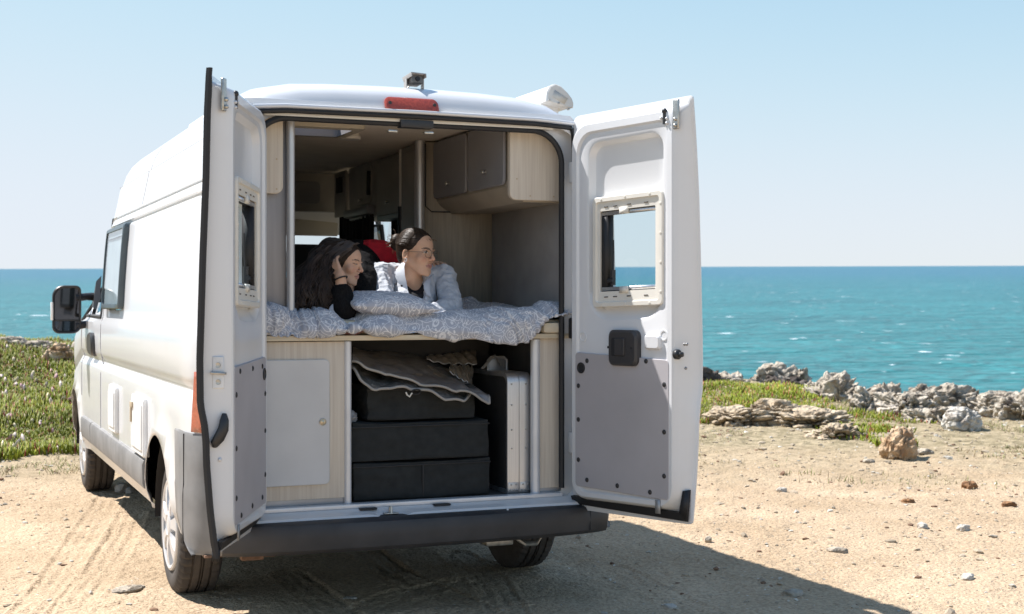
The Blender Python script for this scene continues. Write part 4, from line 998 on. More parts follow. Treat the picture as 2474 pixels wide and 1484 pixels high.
# ------------------------------------------------------------------ bumper, sill, tail lamps
def corner(s, off, z=0.85):
    yf = float(np.interp(z, [0.32, 0.345, 0.38, 0.42, 0.47, 0.6, 0.85], [0.02, 0.07, 0.16, 0.25, 0.33, 0.385, 0.415]))
    P = [(1.022, yf), (1.024, 0.14 + (yf - 0.14) * 0.5 if yf > 0.14 else yf), (1.024, min(0.14, yf)), (1.006, min(0.05, yf)), (0.965, -0.02), (0.905, -0.055), (0.84, -0.07), (0.80, -0.075)]
    return [(s * (x + off * (1 if y > 0.05 else 0.6)), y - (0 if y > 0.1 else off)) for x, y in P]
bmp = empty('rear_bumper', (0, 0, 0)); bmp.parent = VAN
for s in (-1, 1):
    lo = []
    for z, off in ((0.845, -0.012), (0.852, 0.0), (0.84, 0.006), (0.70, 0.007), (0.62, 0.007), (0.60, 0.010), (0.54, 0.011), (0.50, 0.011), (0.47, 0.011), (0.44, 0.011), (0.41, 0.010), (0.38, 0.008), (0.355, 0.005), (0.34, 0.001), (0.325, -0.012), (0.323, -0.05)):
        lo.append([(x, y, z) for x, y in corner(s, off, z)])
    mb = MB(); mb.loft(lo, closed=False); o = mb.build('corner', GPLAST, bmp, sharp=40)
    m_ = o.modifiers.new('t', 'SOLIDIFY'); m_.thickness = 0.004
    mb = MB(); mb.tube([(s * (1.031 + 0.003 * (z < 0.61)), 0.142, z) for z in np.linspace(0.36, 0.845, 10)], 0.0035, 5); mb.build('joint', BLACK, bmp)
XS = [-0.90, -0.80, -0.6, -0.3, 0, 0.3, 0.6, 0.80, 0.90, 0.955]; BO = [-0.065, -0.105, -0.14, -0.155, -0.16, -0.155, -0.14, -0.11, -0.085, -0.055]
lo = []
for x, b in zip(XS, BO):
    k = 0.75 if abs(x) > 0.93 else 1
    lo.append([(x, 0.06, 0.462), (x, -0.02, 0.462), (x, b + 0.03, 0.458 - (1 - k) * 0.05), (x, b + 0.008, 0.450 - (1 - k) * 0.05), (x, b, 0.436 - (1 - k) * 0.05), (x, b - 0.004, 0.39), (x, b + 0.004, 0.340), (x, b + 0.02, 0.322), (x, b + 0.10, 0.318), (x, 0.05, 0.33)])
mb = MB(); mb.loft(lo, cap0=True, cap1=True); mb.build('step', STEPM, bmp, sharp=30)
mb = MB(); mb.tube([(0.842, 0.0, 0.458), (0.842, -0.095, 0.452), (0.842, -0.101, 0.43), (0.842, -0.10, 0.345), (0.842, -0.06, 0.32)], 0.003, 6); mb.build('step_joint', BLACK, bmp)
mb = MB(); mb.ball(at(1226, 1232, -0.10), 0.006); mb.build('sensor', SILVERP, bmp)
for s in (-1, 1):
    lo = []
    for z in np.linspace(0.858, 1.12, 12):
        off = -0.020 * ((z - 0.858) / 0.3); lo.append([(x + s * off * 0.8 - s * 0.008, y + 0.012, z) for x, y in corner(s, 0)[3:8]])
    mb = MB(); mb.loft(lo, closed=False); o = mb.build('tail_light', ORL, VAN); m_ = o.modifiers.new('t', 'SOLIDIFY'); m_.thickness = 0.02; m_.offset = 1
    lo = [[(s * (abs(p[0]) - 0.022), p[1] + 0.02, p[2]) for p in l] for l in lo]
# sill: aluminium strip, painted ledge with a dip for the catch
mb = MB(); mb.box(-0.75, 0.75, 0.016, 0.075, 0.490, 0.508, 0.003); mb.build('sill_strip', SILVERP, VAN)
lo = []
for x in np.linspace(-0.80, 0.80, 65):
    dip = math.exp(-((x + 0.13) / 0.075) ** 4); lo.append([(x, 0.03, 0.492), (x, 0.008, 0.486), (x, -0.004 - 0.0 * dip, 0.482 - 0.006 * dip), (x, -0.035, 0.478 - 0.022 * dip), (x, -0.06 - 0.02 * dip, 0.470 - 0.02 * dip), (x, -0.068 - 0.022 * dip, 0.455 - 0.02 * dip)])
mb = MB(); mb.loft(lo, closed=False); mb.build('sill', PAINT, VAN)
mb = MB(); mb.box(-0.165, -0.098, -0.050, -0.016, 0.464, 0.469, 0.002); mb.tube([(-0.132, -0.02, 0.466), (-0.132, -0.022, 0.494), (-0.132, -0.040, 0.496), (-0.132, -0.044, 0.468)], 0.006, 8); mb.build('lock_striker', STEEL, VAN)
for x in (-0.27, 0.085): mb = MB(); mb.box(x, x + 0.08, -0.02, 0.014, 0.484, 0.492, 0.003); mb.build('sill_buffer', BLACK, VAN)

# ------------------------------------------------------------------ rear doors
def bulge(z): return float(np.interp(z, [0.44, 0.62, 0.80, 0.88, 0.95, 1.03, 1.2, 1.6, 1.9, 2.15, 2.33], [-0.002, 0.02, 0.034, 0.036, 0.042, 0.058, 0.060, 0.048, 0.036, 0.018, 0.0]))
def rear_door(side, hx, th, T):
    th = math.radians(th); d = Vector((side * math.sin(th), -math.cos(th), 0)); ni = Vector((-side * math.cos(th), -math.sin(th), 0)); H = Vector((hx, 0, 0))
    def fn(u, z, w, bl=0.0): return H + d * u + ni * (w - bl * (bulge(z) + (0.020 * max(0, min(1, (z - 1.9) / 0.4)) if side < 0 else 0)) * min(1, max(0, u) / 0.25)) + Vector((0, 0, z))
    L = 0.785; Z0, Z1 = 0.440, (2.325 if side > 0 else 2.300)
    if side > 0: W = (0.240, 0.600, 1.478, 1.852); FR = (0.196, 0.652, 1.405, 1.918)
    else: W = (0.215, 0.575, 1.478, 1.852); FR = (0.171, 0.627, 1.405, 1.918)
    nc, ns = 6, 26
    RR_ = lambda u0, u1, z0, z1, r: rrect(u0, u1, z0, z1, r, nc, ns)
    def lp(u0, u1, z0, z1, r, w, bl=0.0, tilt=0.0):
        return [fn(u, z + tilt * (u - 0.4), w, bl) for u, z in RR_(u0, u1, z0, z1, r)]
    mb = MB()
    skin = [lp(*W, 0.03, 0.0, 1.0), lp(0.02, L - 0.05, Z0 + 0.06, Z1 - 0.06, 0.03, -0.002, 1.0), lp(0, L, Z0, Z1, (0.02, 0.02, 0.015, 0.05), 0.0, 1.0, 0.02), lp(0, L, Z0, Z1, (0.02, 0.02, 0.015, 0.05), 0.006, 1.0, 0.02), lp(0.012, L - 0.012, Z0 + 0.015, Z1 - 0.012, (0.02, 0.02, 0.012, 0.05), 0.010, 1.0, 0.02),
            lp(0.03, L - 0.016, 0.485, Z1 - 0.030, (0.10, 0.10, 0.02, 0.10), 0.014, 1.0, 0.02)]
    inner = [lp(0.034, L - 0.026, 0.495, Z1 - 0.036, (0.10, 0.11, 0.03, 0.11), 0.03, 0.8, 0.02), lp(0.042, L - 0.050, 0.502, Z1 - 0.044, (0.09, 0.10, 0.05, 0.11), T * 0.75, 0.25, 0.02), lp(0.050, L - 0.064, 0.508, Z1 - 0.052, (0.08, 0.09, 0.06, 0.11), T - 0.006, 0.0, 0.02), lp(0.058, L - 0.074, 0.515, Z1 - 0.062, (0.075, 0.08, 0.06, 0.105), T, 0, 0.02),
             lp(0.088, L - 0.100, 0.535, Z1 - 0.095, (0.06, 0.07, 0.055, 0.10), T, 0, 0.02), lp(0.098, L - 0.110, 0.545, Z1 - 0.105, (0.06, 0.07, 0.055, 0.10), T - 0.010, 0, 0.02)]
    RC = (FR[0] - 0.045, FR[1] + 0.006, 1.325, 2.188)
    rec = [lp(*RC, (0.14, 0.14, 0.075, 0.075), T - 0.010, 0, 0.03), lp(RC[0] + 0.010, RC[1] - 0.010, RC[2] + 0.02, RC[3] - 0.010, (0.13, 0.13, 0.07, 0.07), T - 0.014, 0, 0.03), lp(RC[0] + 0.026, RC[1] - 0.022, RC[2] + 0.055, RC[3] - 0.026, (0.12, 0.12, 0.06, 0.06), T - 0.044, 0, 0.03), lp(RC[0] + 0.045, RC[1] - 0.035, RC[2] + 0.07, RC[3] - 0.040, (0.06, 0.06, 0.05, 0.05), T - 0.048, 0, 0.03), lp(*W, 0.03, T - 0.048), lp(*W, 0.03, 0.0, 1.0)]
    mb.loft(skin + inner + rec)
    door = mb.build('rear_door', PAINT, VAN, sharp=28, label=('open right rear door lit by the sun along its upper half' if side > 0 else 'open left rear door with a black rubber seal down its free edge'))
    # flat board on the lower half with its buttons
    PB = (0.082, 0.694, 0.552, 1.178)
    mb = MB(); plate(mb, *PB, 0.018, lambda u, z, w: fn(u, z - 0.03 * (u - 0.4) * (1 if z > 0.9 else 0.3), w), T + 0.002, T - 0.016, 0.002, nc=4, ns=4); bd = mb.build('lower_panel', GREYB, door)
    BT = [(0.165, 1.150), (0.555, 1.160) if side > 0 else (0.60, 1.15), (0.36, 1.150), (0.105, 1.03), (0.105, 0.87), (0.105, 0.68), (0.668, 1.06), (0.668, 0.85), (0.668, 0.655), (0.165, 0.590), (0.37, 0.583), (0.58, 0.575)]
    for u, z in BT:
        mb = MB(); a = fn(u, z, T); mb.lathe([(0.0115, 0.0), (0.011, 0.004), (0.007, 0.0065), (0.0001, 0.007)], a, ni, 14); mb.build('button', BPLAST, bd)
    mb = MB(); a = fn(0.125, 1.115, T); mb.lathe([(0.026, 0.0), (0.026, 0.007), (0.020, 0.008), (0.018, 0.004), (0.0001, 0.004)], a, ni, 24); mb.build('cable_grommet', BPLAST, bd)
    # window: frame, pane, rails, hardware
    fz = lambda u, z, w: fn(u, z + 0.03 * (u - 0.4), w)
    ft = T - 0.002
    r2 = lambda i, r, w: [fz(u, z, w) for u, z in rrect(FR[0] + i, FR[1] - i, FR[2] + i, FR[3] - i, r, 5, 8)]
    wi = lambda w: [fz(u, z, w) for u, z in rrect(W[0], W[1], W[2], W[3], 0.006, 5, 8)]
    mb = MB(); mb.loft([r2(0, 0.022, T - 0.048), r2(0, 0.022, ft - 0.004), r2(0.004, 0.020, ft), r2(0.022, 0.016, ft), r2(0.026, 0.014, ft - 0.008), r2(0.034, 0.010, ft - 0.008), wi(ft - 0.010), wi(T - 0.055)]); wf = mb.build('window_frame', CREAM, door, sharp=30)
    mb = MB()
    for u in (0.27, 0.33, 0.42, 0.53):
        for z in (FR[3] - 0.050, FR[2] + 0.045): mb.prism([fz(u, z, ft - 0.0075), fz(u + 0.026, z, ft - 0.0075), fz(u + 0.026, z + 0.005, ft - 0.0075), fz(u, z + 0.005, ft - 0.0075)], ni * 0.001)
    mb.build('vent_slot', mat('slot_dark', (0.10, 0.09, 0.08), 0.8), wf)
    for u, z in [(FR[1] - 0.012, z) for z in np.linspace(FR[2] + 0.06, FR[3] - 0.06, 4)] + [(u, z) for u in np.linspace(FR[0] + 0.06, FR[1] - 0.08, 3) for z in (FR[3] - 0.012, FR[2] + 0.012)]:
        mb = MB(); mb.lathe([(0.006, 0), (0.006, 0.002), (0.0001, 0.003)], fz(u, z, ft), ni, 12); mb.build('screw_cap', CREAM, wf)
    tube2 = lambda i, w, r, nm, m_: (lambda mb_: (mb_.tube([fz(u, z, w) for u, z in rrect(W[0] + i, W[1] - i, W[2] + i, W[3] - i, 0.025, 5, 8)] + [fz(W[0] + i + 0.0, W[2] + i + 0.025, w)], r, 6, cap=False), mb_.build(nm, m_, door)))(MB())
    tube2(0.004, 0.02, 0.016, 'window_gasket', BLACK)
    mb = MB(); mb.add([fz(u, z, -0.010) for u, z in rrect(W[0] - 0.01, W[1] + 0.01, W[2] - 0.01, W[3] + 0.01, 0.02)], [tuple(range(44))]); mb.build('window_pane', GLASS, door, smooth=False)
    # dark side of the reveal towards the hinge, stay and catch
    mb = MB(); mb.prism([fz(W[0] + 0.001, W[2], 0.0), fz(W[0] + 0.001, W[2], T - 0.02), fz(W[0] + 0.001, W[3], T - 0.02), fz(W[0] + 0.001, W[3], 0.0)], d * 0.035); mb.build('reveal_seal', BLACK, door)
    mb = MB(); mb.tube([fz(W[0] + 0.055, W[2] + 0.05, 0.02), fz(W[0] + 0.05, W[2] + 0.16, 0.012), fz(W[0] + 0.05, W[2] + 0.24, 0.012)], 0.004, 6); mb.box(0, 0, 0, 0, 0, 0) if 0 else None
    mb.tube([fz(W[0] + 0.055, W[2] + 0.03, 0.02), fz(W[0] + 0.055, W[2] + 0.10, 0.02)], 0.013, 8); mb.tube([fz(W[0] + 0.02, W[2] + 0.05, 0.03), fz(W[0] + 0.07, W[2] + 0.05, 0.03)], 0.012, 8); mb.build('window_stay', BPLAST, door)
    for z, nm in ((W[3] - 0.012, 'blind_rail'), (W[2] + 0.012, 'blind_rail')):
        mb = MB(); mb.prism([fz(W[0] + 0.005, z - 0.008, T - 0.028), fz(W[1] - 0.003, z - 0.008, T - 0.028), fz(W[1] - 0.003, z + 0.008, T - 0.028), fz(W[0] + 0.005, z + 0.008, T - 0.028)], ni * 0.010); mb.build(nm, ALU, door)
    for z in (W[3] - 0.006, W[2] + 0.006):
        mb = MB(); uu = 0.40; mb.prism([fz(uu - 0.028, z - 0.016, T - 0.02), fz(uu + 0.028, z - 0.016, T - 0.02), fz(uu + 0.024, z + 0.014, T - 0.02), fz(uu - 0.024, z + 0.014, T - 0.02)], ni * 0.014); mb.build('blind_grip', CREAM, door)
    # top corner: latch, catch bracket
    tb = L - 0.045
    mb = MB(); 
    if side > 0:
        mb.prism([fn(0.715, 2.185, T * .8), fn(0.75, 2.185, T * .8), fn(0.75, 2.315, T * .8), fn(0.715, 2.315, T * .8)], ni * 0.012)
    else:
        mb.prism([fn(0.735, 2.160, T * .55), fn(0.768, 2.160, T * .45), fn(0.768, 2.288, T * .45), fn(0.735, 2.288, T * .55)], ni * 0.012 - d * -0.004)
    bk = mb.build('catch_bracket', STEEL, door, bevel=0.004)
    mb = MB()
    for z in ((2.20, 2.228) if side > 0 else (2.178, 2.206)): mb.ball(fn(0.733 if side > 0 else 0.752, z, T * .8 + 0.014 if side > 0 else T * .5 + 0.016), 0.009, sc=(1, 1, 1))
    mb.build('bolt', STEEL, bk)
    mb = MB(); zl_ = 0 if side > 0 else -0.03; mb.tube([fn(0.668, 2.212 + zl_, T), fn(0.668, 2.272 + zl_, T)], 0.009, 8); mb.ball(fn(0.668, 2.270 + zl_, T), 0.013); lt = mb.build('latch', BPLAST, door)
    for u, z in ((0.65, 2.24), (0.685, 2.235), (0.685, 2.215)): mb = MB(); mb.ball(fn(u, z + zl_, T + 0.004), 0.007); mb.build('bolt', SILVERP, lt)
    # lower hinge stop, gap rubber under the inner shell
    mb = MB(); mb.prism([fn(0.615, 0.485, T + 0.001), fn(0.645, 0.485, T + 0.001), fn(0.645, 0.545, T + 0.001), (fn(0.615, 0.545, T + 0.001))], ni * 0.004); mb.build('door_stay', mat('stay_grey', (0.42, 0.42, 0.42), 0.5, 0.5), door)
    g = 0.0
    mb = MB(); lo = [[fn(u, 0.452 + 0.006, 0.012), fn(u, 0.500 + 0.0 * u, 0.014), fn(u, 0.498, T - 0.025), fn(u, 0.462, T * 0.35)] for u in np.linspace(0.02, L - 0.02, 8)]; mb.loft(lo, cap0=True, cap1=True); mb.build('bottom_seal', BLACK, door)
    mb = MB()
    if side > 0: mb.prism([fn(L - 0.045, 0.50, 0.03, 0.6), fn(L - 0.014, 0.47, 0.02, 1), fn(L - 0.014, 0.60, 0.02, 1), fn(L - 0.035, 0.595, 0.03, 1)], ni * 0.02); mb.build('corner_seal', BLACK, door)
    if side > 0:
        mb = MB(); plate(mb, 0.325, 0.512, 1.135, 1.298, (0.03, 0.03, 0.03, 0.03), fn, T + 0.024, T - 0.01, 0.010); hd = mb.build('door_handle', mat('handle_dark', (0.045, 0.043, 0.045), 0.45), door)
        mb = MB(); plate(mb, 0.352, 0.440, 1.178, 1.262, 0.008, fn, T + 0.0255, T + 0.02, 0.001); mb.build('handle_recess', BLACK, hd)
        mb = MB(); plate(mb, 0.378, 0.442, 1.182, 1.260, 0.006, fn, T + 0.031, T + 0.02, 0.003); mb.build('lever', MATS['handle_dark'], hd)
        mb = MB()
        for u in (0.332, 0.483): mb.lathe([(0.006, 0), (0.006, 0.001), (0.0001, 0.001)], fn(u, 1.218, T + 0.0245), ni, 10)
        mb.build('screw', BLACK, hd)
        mb = MB(); plate(mb, 0.545, 0.640, 1.215, 1.278, 0.014, fn, T + 0.008, T - 0.02, 0.006); mb.build('pressed_pad', PAINT, door)
        mb = MB(); mb.lathe([(0.024, -0.004), (0.024, 0.0005), (0.018, 0.0005), (0.016, -0.002), (0.0001, -0.002)], fn(0.655, 1.278, T - 0.007), ni, 20); mb.build('pressed_ring', PAINT, door); mb = MB(); mb.lathe([(0.024, -0.004), (0.024, 0.0005), (0.018, 0.0005), (0.016, -0.002), (0.0001, -0.002)], fn(0.125, 1.262, T - 0.007), ni, 20); mb.build('pressed_ring', PAINT, door)
        mb = MB(); a = fn(0.742, 1.195, T * 0.5); b_ = fn(0.78, 1.195, T * 0.6); mb.tube([fn(0.725, 1.195, T * 0.86), fn(0.745, 1.195, T * 0.8)], 0.022, 8); mb.tube([fn(0.735, 1.195, T * 0.9), fn(0.765, 1.195, T * 0.75)], 0.011, 8); mb.build('side_latch', BPLAST, door)
        for u, z in ((0.763, 1.24), (0.776, 1.24), (0.770, 1.135)): mb = MB(); mb.ball(fn(u, z, T * 0.55), 0.007); mb.build('screw', mat('screw_grey', (0.3, 0.3, 0.3), 0.4, 0.7), door)
    else:
        # rubber along the free edge, lock plate, pull handle on the door's end face
        mb = MB(); pts = [fn(L + 0.004 - 0.006 * (z < 0.5), z, 0.012, 1.0) for z in np.linspace(2.322, 0.440, 60)]; lo = []
        for p, z in zip(pts, np.linspace(2.322, 0.440, 60)):
            wv = 0.007 if z > 2.28 else 0.010
            lo.append([p + d * 0.006 - ni * 0.010, p + d * 0.012 + ni * 0.004, p + d * 0.006 + ni * (wv + 0.006), p - d * 0.010 + ni * (wv + 0.004), p - d * 0.014 - ni * 0.004])
        mb.loft(lo, cap0=True, cap1=True); mb.build('edge_seal', BLACK, door)
        mb = MB(); mb.prism([fn(L - 0.02, 0.450, 0.0), fn(L + 0.008, 0.430, 0.0), fn(L + 0.004, 0.47, 0.0), fn(L - 0.02, 0.47, 0.0)], ni * 0.028); mb.build('seal_end', BLACK, door)
        mb = MB(); e = lambda w, z, k: fn(L - 0.030 - 0.022 * (w / T), z, w, 0.6) + d * k
        loop = [(0.030, 1.09), (0.072, 1.09), (0.072, 1.215), (0.030, 1.215)]
        mb.prism([e(w, z, 0.004) for w, z in loop], d * 0.008); lk = mb.build('lock_plate', mat('lock_white', (0.72, 0.74, 0.76), 0.35), door, bevel=0.006)
        mb = MB()
        for z in (1.115, 1.18): mb.lathe([(0.011, 0), (0.010, 0.003), (0.004, 0.002), (0.0001, 0.002)], e(0.051, z, 0.012), d, 14)
        mb.tube([e(0.028, 1.152, 0.013), e(0.028, 1.152, 0.022), e(0.078, 1.148, 0.022), e(0.078, 1.148, 0.013)], 0.0055, 8); mb.build('striker', STEEL, lk)
        mb = MB(); hp = [e(0.026, 0.868, 0.010), e(0.030, 0.880, 0.022), e(0.046, 0.900, 0.030), e(0.064, 0.935, 0.032), e(0.070, 0.970, 0.028), e(0.070, 0.992, 0.018)]; mb.tube(hp, [0.012, 0.019, 0.023, 0.022, 0.018, 0.010], 14, squash=0.75); mb.build('pull_handle', BPLAST, door)
        mb = MB(); mb.ball(e(0.042, 0.815, 0.006), 0.009); mb.build('screw', SILVERP, door)
    # hinges
    for z in (0.75, 1.30, 2.05):
        mb = MB(); mb.box(*(sorted((hx - side * 0.02, hx + side * 0.035)) + [-0.02, 0.02, z - 0.05, z + 0.05]), 0.008) if z != 1.30 or side > 0 else mb.box(hx - 0.03, hx + 0.01, -0.02, 0.02, z - 0.04, z + 0.04, 0.006); mb.build('hinge', BPLAST if z == 1.30 else PAINT, door)
    return door
DR = rear_door(1, 0.80, 17, 0.062)
DL = rear_door(-1, -0.748, 24.0, 0.066)

# ------------------------------------------------------------------ wing mirror
mir = empty('wing_mirror', (0, 0, 0)); mir.parent = VAN
mb = MB(); mc = (-1.150, 4.34); fm = lambda u, z, w: (mc[0] + u, mc[1] - w, z)
mb.loft([[fm(u, z, -0.10) for u, z in rrect(-0.06, 0.06, 1.27, 1.47, 0.04)], [fm(u, z, -0.06) for u, z in rrect(-0.10, 0.09, 1.22, 1.53, 0.06)], [fm(u, z, 0.0) for u, z in rrect(-0.105, 0.095, 1.205, 1.55, (0.05, 0.06, 0.04, 0.08))], [fm(u, z, 0.01) for u, z in rrect(-0.10, 0.09, 1.21, 1.545, (0.05, 0.06, 0.04, 0.08))], [fm(u, z, 0.0) for u, z in rrect(-0.085, 0.078, 1.225, 1.53, (0.04, 0.05, 0.03, 0.07))]], cap0=True)
mb.build('housing', BPLAST, mir)
mb = MB(); mb.add([fm(u, z, -0.006) for u, z in rrect(-0.085, 0.078, 1.305, 1.53, (0.01, 0.01, 0.03, 0.07))], [tuple(range(44))]); mb.add([fm(u, z, -0.002 + (1.30 - z) * 0.12) for u, z in rrect(-0.085, 0.078, 1.225, 1.298, (0.04, 0.05, 0.01, 0.01))], [tuple(range(44))]); mb.build('mirror_glass', mat('mirror_darkened', (0.06, 0.06, 0.065), 0.04, 1.0, var=0.0), mir, smooth=False)  # glass colour darkened to stand in for a dark reflection
mb = MB(); mb.box(mc[0] - 0.09, mc[0] + 0.085, mc[1] - 0.012, mc[1] - 0.002, 1.297, 1.307, 0.002)
for z in (1.26, 1.46): mb.tube([(mc[0] + 0.06, mc[1] + 0.02, z), (-1.02, 4.36, z + 0.01), (-0.97, 4.40, z + 0.01)], [0.03, 0.026, 0.03], 10)
mb.loft([[(-0.955, 4.18, 1.26), (-0.955, 4.62, 1.26), (-0.925, 4.60, 1.40), (-0.92, 4.30, 1.62)], [(-1.0, 4.2, 1.27), (-0.99, 4.58, 1.27), (-0.965, 4.54, 1.40), (-0.955, 4.32, 1.58)]], cap0=True, cap1=True); mb.build('mirror_arm', BPLAST, mir)
mb = MB(); mb.box(mc[0] - 0.112, mc[0] - 0.098, mc[1] - 0.02, mc[1] + 0.07, 1.30, 1.43, 0.005); mb.build('indicator', mat('clear_lens', (0.75, 0.72, 0.68), 0.15), mir)

# ================================================================== INSIDE THE VAN
mb = MB(); mb.box(-0.93, 0.93, 0.076, 3.5, 0.478, 0.500); mb.build('floor', mat('floor_dark', (0.055, 0.052, 0.05), 0.7, bump=0.2, bscale=200), VAN)
mb = MB()   # ceiling with the hatch left open
ZC = 2.318
for x0, x1, y0, y1 in ((-0.84, HX0, 0.10, 3.3), (HX1, 0.84, 0.10, 3.3), (HX0, HX1, 0.10, HY0), (HX0, HX1, HY1, 3.3)): mb.box(max(x0, -0.80), min(x1, 0.80), y0, y1, ZC, ZC + 0.006)
mb.build('ceiling', CEIL, VAN, smooth=False)
mb = MB(); mb.box(-0.88, -0.872, 0.08, 3.5, 0.5, 2.17); mb.build('side_lining', WALLG, VAN, smooth=False); mb = MB(); mb.box(0.86, 0.868, 0.08, 2.50, 0.5, 2.17); mb.box(0.86, 0.868, 2.5, 3.6, 0.5, 1.40); mb.box(0.86, 0.868, 2.5, 3.6, 2.06, 2.17); mb.build('side_lining', WALLG, VAN, smooth=False)
# ceiling light
cl = MB(); p = at(845, 338, 1.05); cl.lathe([(0.0001, 0.0), (0.055, 0.0), (0.06, 0.012), (0.05, 0.03), (0.0001, 0.032)], (p.x, p.y, ZC - 0.032), (0, 0, 1), 20); cl.build('ceiling_light', CREAM, VAN)
# left: grey partition, pillar, overhead end panel
mb = MB(); mb.box(-0.80, -0.57, 0.150, 0.165, 1.26, 2.31); mb.build('partition', WALLG, VAN)
POL = mat('pillar_satin', (0.60, 0.60, 0.61), 0.35, 0.55, var=0.03)
mb = MB(); mb.cyl((-0.552, 0.14, 1.26), (-0.552, 0.14, 2.31), 0.019, n=20); mb.build('pillar', POL, VAN)
mb = MB(); F_ = lambda Y: (lambda u, v, w: (u, Y - w, v))
plate(mb, -0.80, -0.590, 1.914, 2.31, (0.0, 0.035, 0.0, 0.0), F_(0.135), 0.012, 0.0, 0.003); ep = mb.build('overhead_cabinet', WOOD, VAN)
mb = MB()
for x, z in ((-0.62, 2.07), (-0.70, 1.935), (-0.62, 1.935)): mb.lathe([(0.004, 0), (0.0001, 0.001)], (x, 0.122, z), (0, -1, 0), 10)
mb.build('screw_cap', mat('tan_cap', (0.50, 0.38, 0.24), 0.5), ep)
mb = MB(); mb.box(-0.80, -0.595, 0.165, 1.25, 1.914, 2.31, 0.01); mb.build('cabinet_carcass', DGREY, ep)
# right: overhead cabinet with two doors
oc = empty('overhead_cabinet', (0, 0, 0)); oc.parent = VAN
XF = 0.514
mb = MB(); prof = [(0.86, 2.31), (XF + 0.008, 2.31), (XF + 0.008, 1.985), (XF + 0.03, 1.955), (XF + 0.085, 1.912), (0.86, 1.912)]
mb.loft([[(x, y, z) for x, z in prof] for y in (0.139, 1.235)], cap0=True, cap1=True); mb.build('carcass', mat('carcass_taupe', (0.40, 0.35, 0.275), 0.5), oc)
mb = MB(); plate(mb, XF, 0.80, 1.918, 2.31, (0.035, 0.0, 0.0, 0.0), F_(0.125), 0.014, -0.014, 0.003); e2 = mb.build('end_panel', WOOD, oc)
mb = MB()
for x, z in ((0.55, 2.02), (0.62, 1.94), (0.745, 1.94)): mb.lathe([(0.004, 0), (0.0001, 0.001)], (x, 0.110, z), (0, -1, 0), 10)
mb.build('screw_cap', MATS['tan_cap'], e2)
def cab_door(mb_parent, X, y0, y1, z0, z1, knob, m=DGREY, s=-1, r=0.03):
    mb = MB(); plate(mb, y0, y1, z0, z1, r, lambda u, v, w: (X + s * w, u, v), 0.012, 0.0, 0.004); dd = mb.build('cabinet_door', m, mb_parent)
    if knob:
        mb = MB(); mb.lathe([(0.010, 0.0), (0.005, 0.004), (0.006, 0.014), (0.011, 0.017), (0.010, 0.023), (0.0001, 0.025)], (X + s * 0.012, knob[0], knob[1]), (s, 0, 0), 16); mb.build('knob', STEEL, dd)
    return dd
cab_door(oc, XF, 0.165, 0.655, 1.995, 2.305, (0.40, 2.075)); cab_door(oc, XF, 0.685, 1.19, 1.995, 2.305, (0.93, 2.06))
# wooden partition behind the bed, its post, the grey blind panel on the side wall
mb = MB(); a, b_ = Vector((0.455, 1.215, 0)), Vector((0.83, 1.06, 0)); mb.prism([a + Vector((0, 0, 1.26)), b_ + Vector((0, 0, 1.26)), b_ + Vector((0, 0, 2.31)), a + Vector((0, 0, 2.31))], (0.0, 0.02, 0)); mb.build('wood_partition', mat('partition_taupe', (0.40, 0.35, 0.28), 0.6, stretch=(14, 14, 0.8), var=0.15), VAN)
mb = MB(); mb.cyl((0.432, 1.21, 1.26), (0.432, 1.21, 2.316), 0.026, n=20); mb.build('pillar', POL, VAN)
mb = MB(); mb.box(0.80, 0.812, 0.085, 1.06, 1.25, 1.925, 0.002); mb.build('side_panel', mat('blind_grey', (0.30, 0.29, 0.28), 0.7, bump=0.1, bscale=300), VAN)
mb = MB(); mb.box(-0.815, -0.80, 0.15, 1.2, 1.25, 1.92, 0.002); mb.build('side_panel', MATS['blind_grey'], VAN)
mb = MB(); mb.tube([(0.46, 1.195, 2.30), (0.46, 1.195, 1.955), (0.49, 1.18, 1.925), (0.80, 1.053, 1.92)], 0.0035, 6); mb.build('edge_trim', BLACK, VAN)
# forward furniture on the right
DARKC = mat('dark_laminate', (0.36, 0.34, 0.31), 0.5)
ff = empty('tall_cabinet', (0, 0, 0)); ff.parent = VAN
mb = MB(); mb.box(0.452, 0.86, 1.24, 1.60, 0.5, 2.312, 0.003); mb.box(0.50, 0.86, 1.63, 2.23, 1.93, 2.312, 0.003); mb.box(0.50, 0.86, 2.24, 2.86, 1.965, 2.312, 0.01); mb.box(0.45, 0.86, 1.22, 1.60, 0.5, 1.9, 0.003); mb.build('carcass', DARKC, ff)
cab_door(ff, 0.452, 1.28, 1.56, 1.15, 2.275, None, DARKC); mb = MB(); mb.tube([(0.436, 1.30, 2.22), (0.436, 1.30, 1.5)], 0.006, 6); mb.build('edge_bar', POL, ff)
mb = MB(); mb.cyl((0.455, 1.615, 1.98), (0.455, 1.615, 2.31), 0.011); mb.build('pole', CREAM, ff)
mb = MB(); mb.cyl((0.455, 1.615, 1.80), (0.455, 1.615, 1.98), 0.018); mb.build('pole_sleeve', BPLAST, ff)
cab_door(ff, 0.50, 1.67, 2.20, 1.955, 2.295, (1.95, 2.03), DARKC); cab_door(ff, 0.50, 2.33, 2.66, 2.05, 2.285, (2.52, 2.08), DARKC)
mb = MB(); mb.tube([(0.482, 2.34, 2.25), (0.478, 2.34, 2.1)], 0.014, 6); mb.build('edge_grip', BLACK, ff)
mb = MB(); mb.box(0.44, 0.50, 2.26, 2.80, 1.975, 2.03, 0.02); mb.build('shelf_lip', DGREY, ff)
mb = MB(); mb.box(0.48, 0.50, 2.88, 3.15, 2.0, 2.305, 0.01); mb.build('control_housing', DARKC, ff)
mb = MB(); mb.box(0.466, 0.481, 2.94, 3.06, 2.16, 2.265, 0.003); mb.build('screen', BLACK, ff)
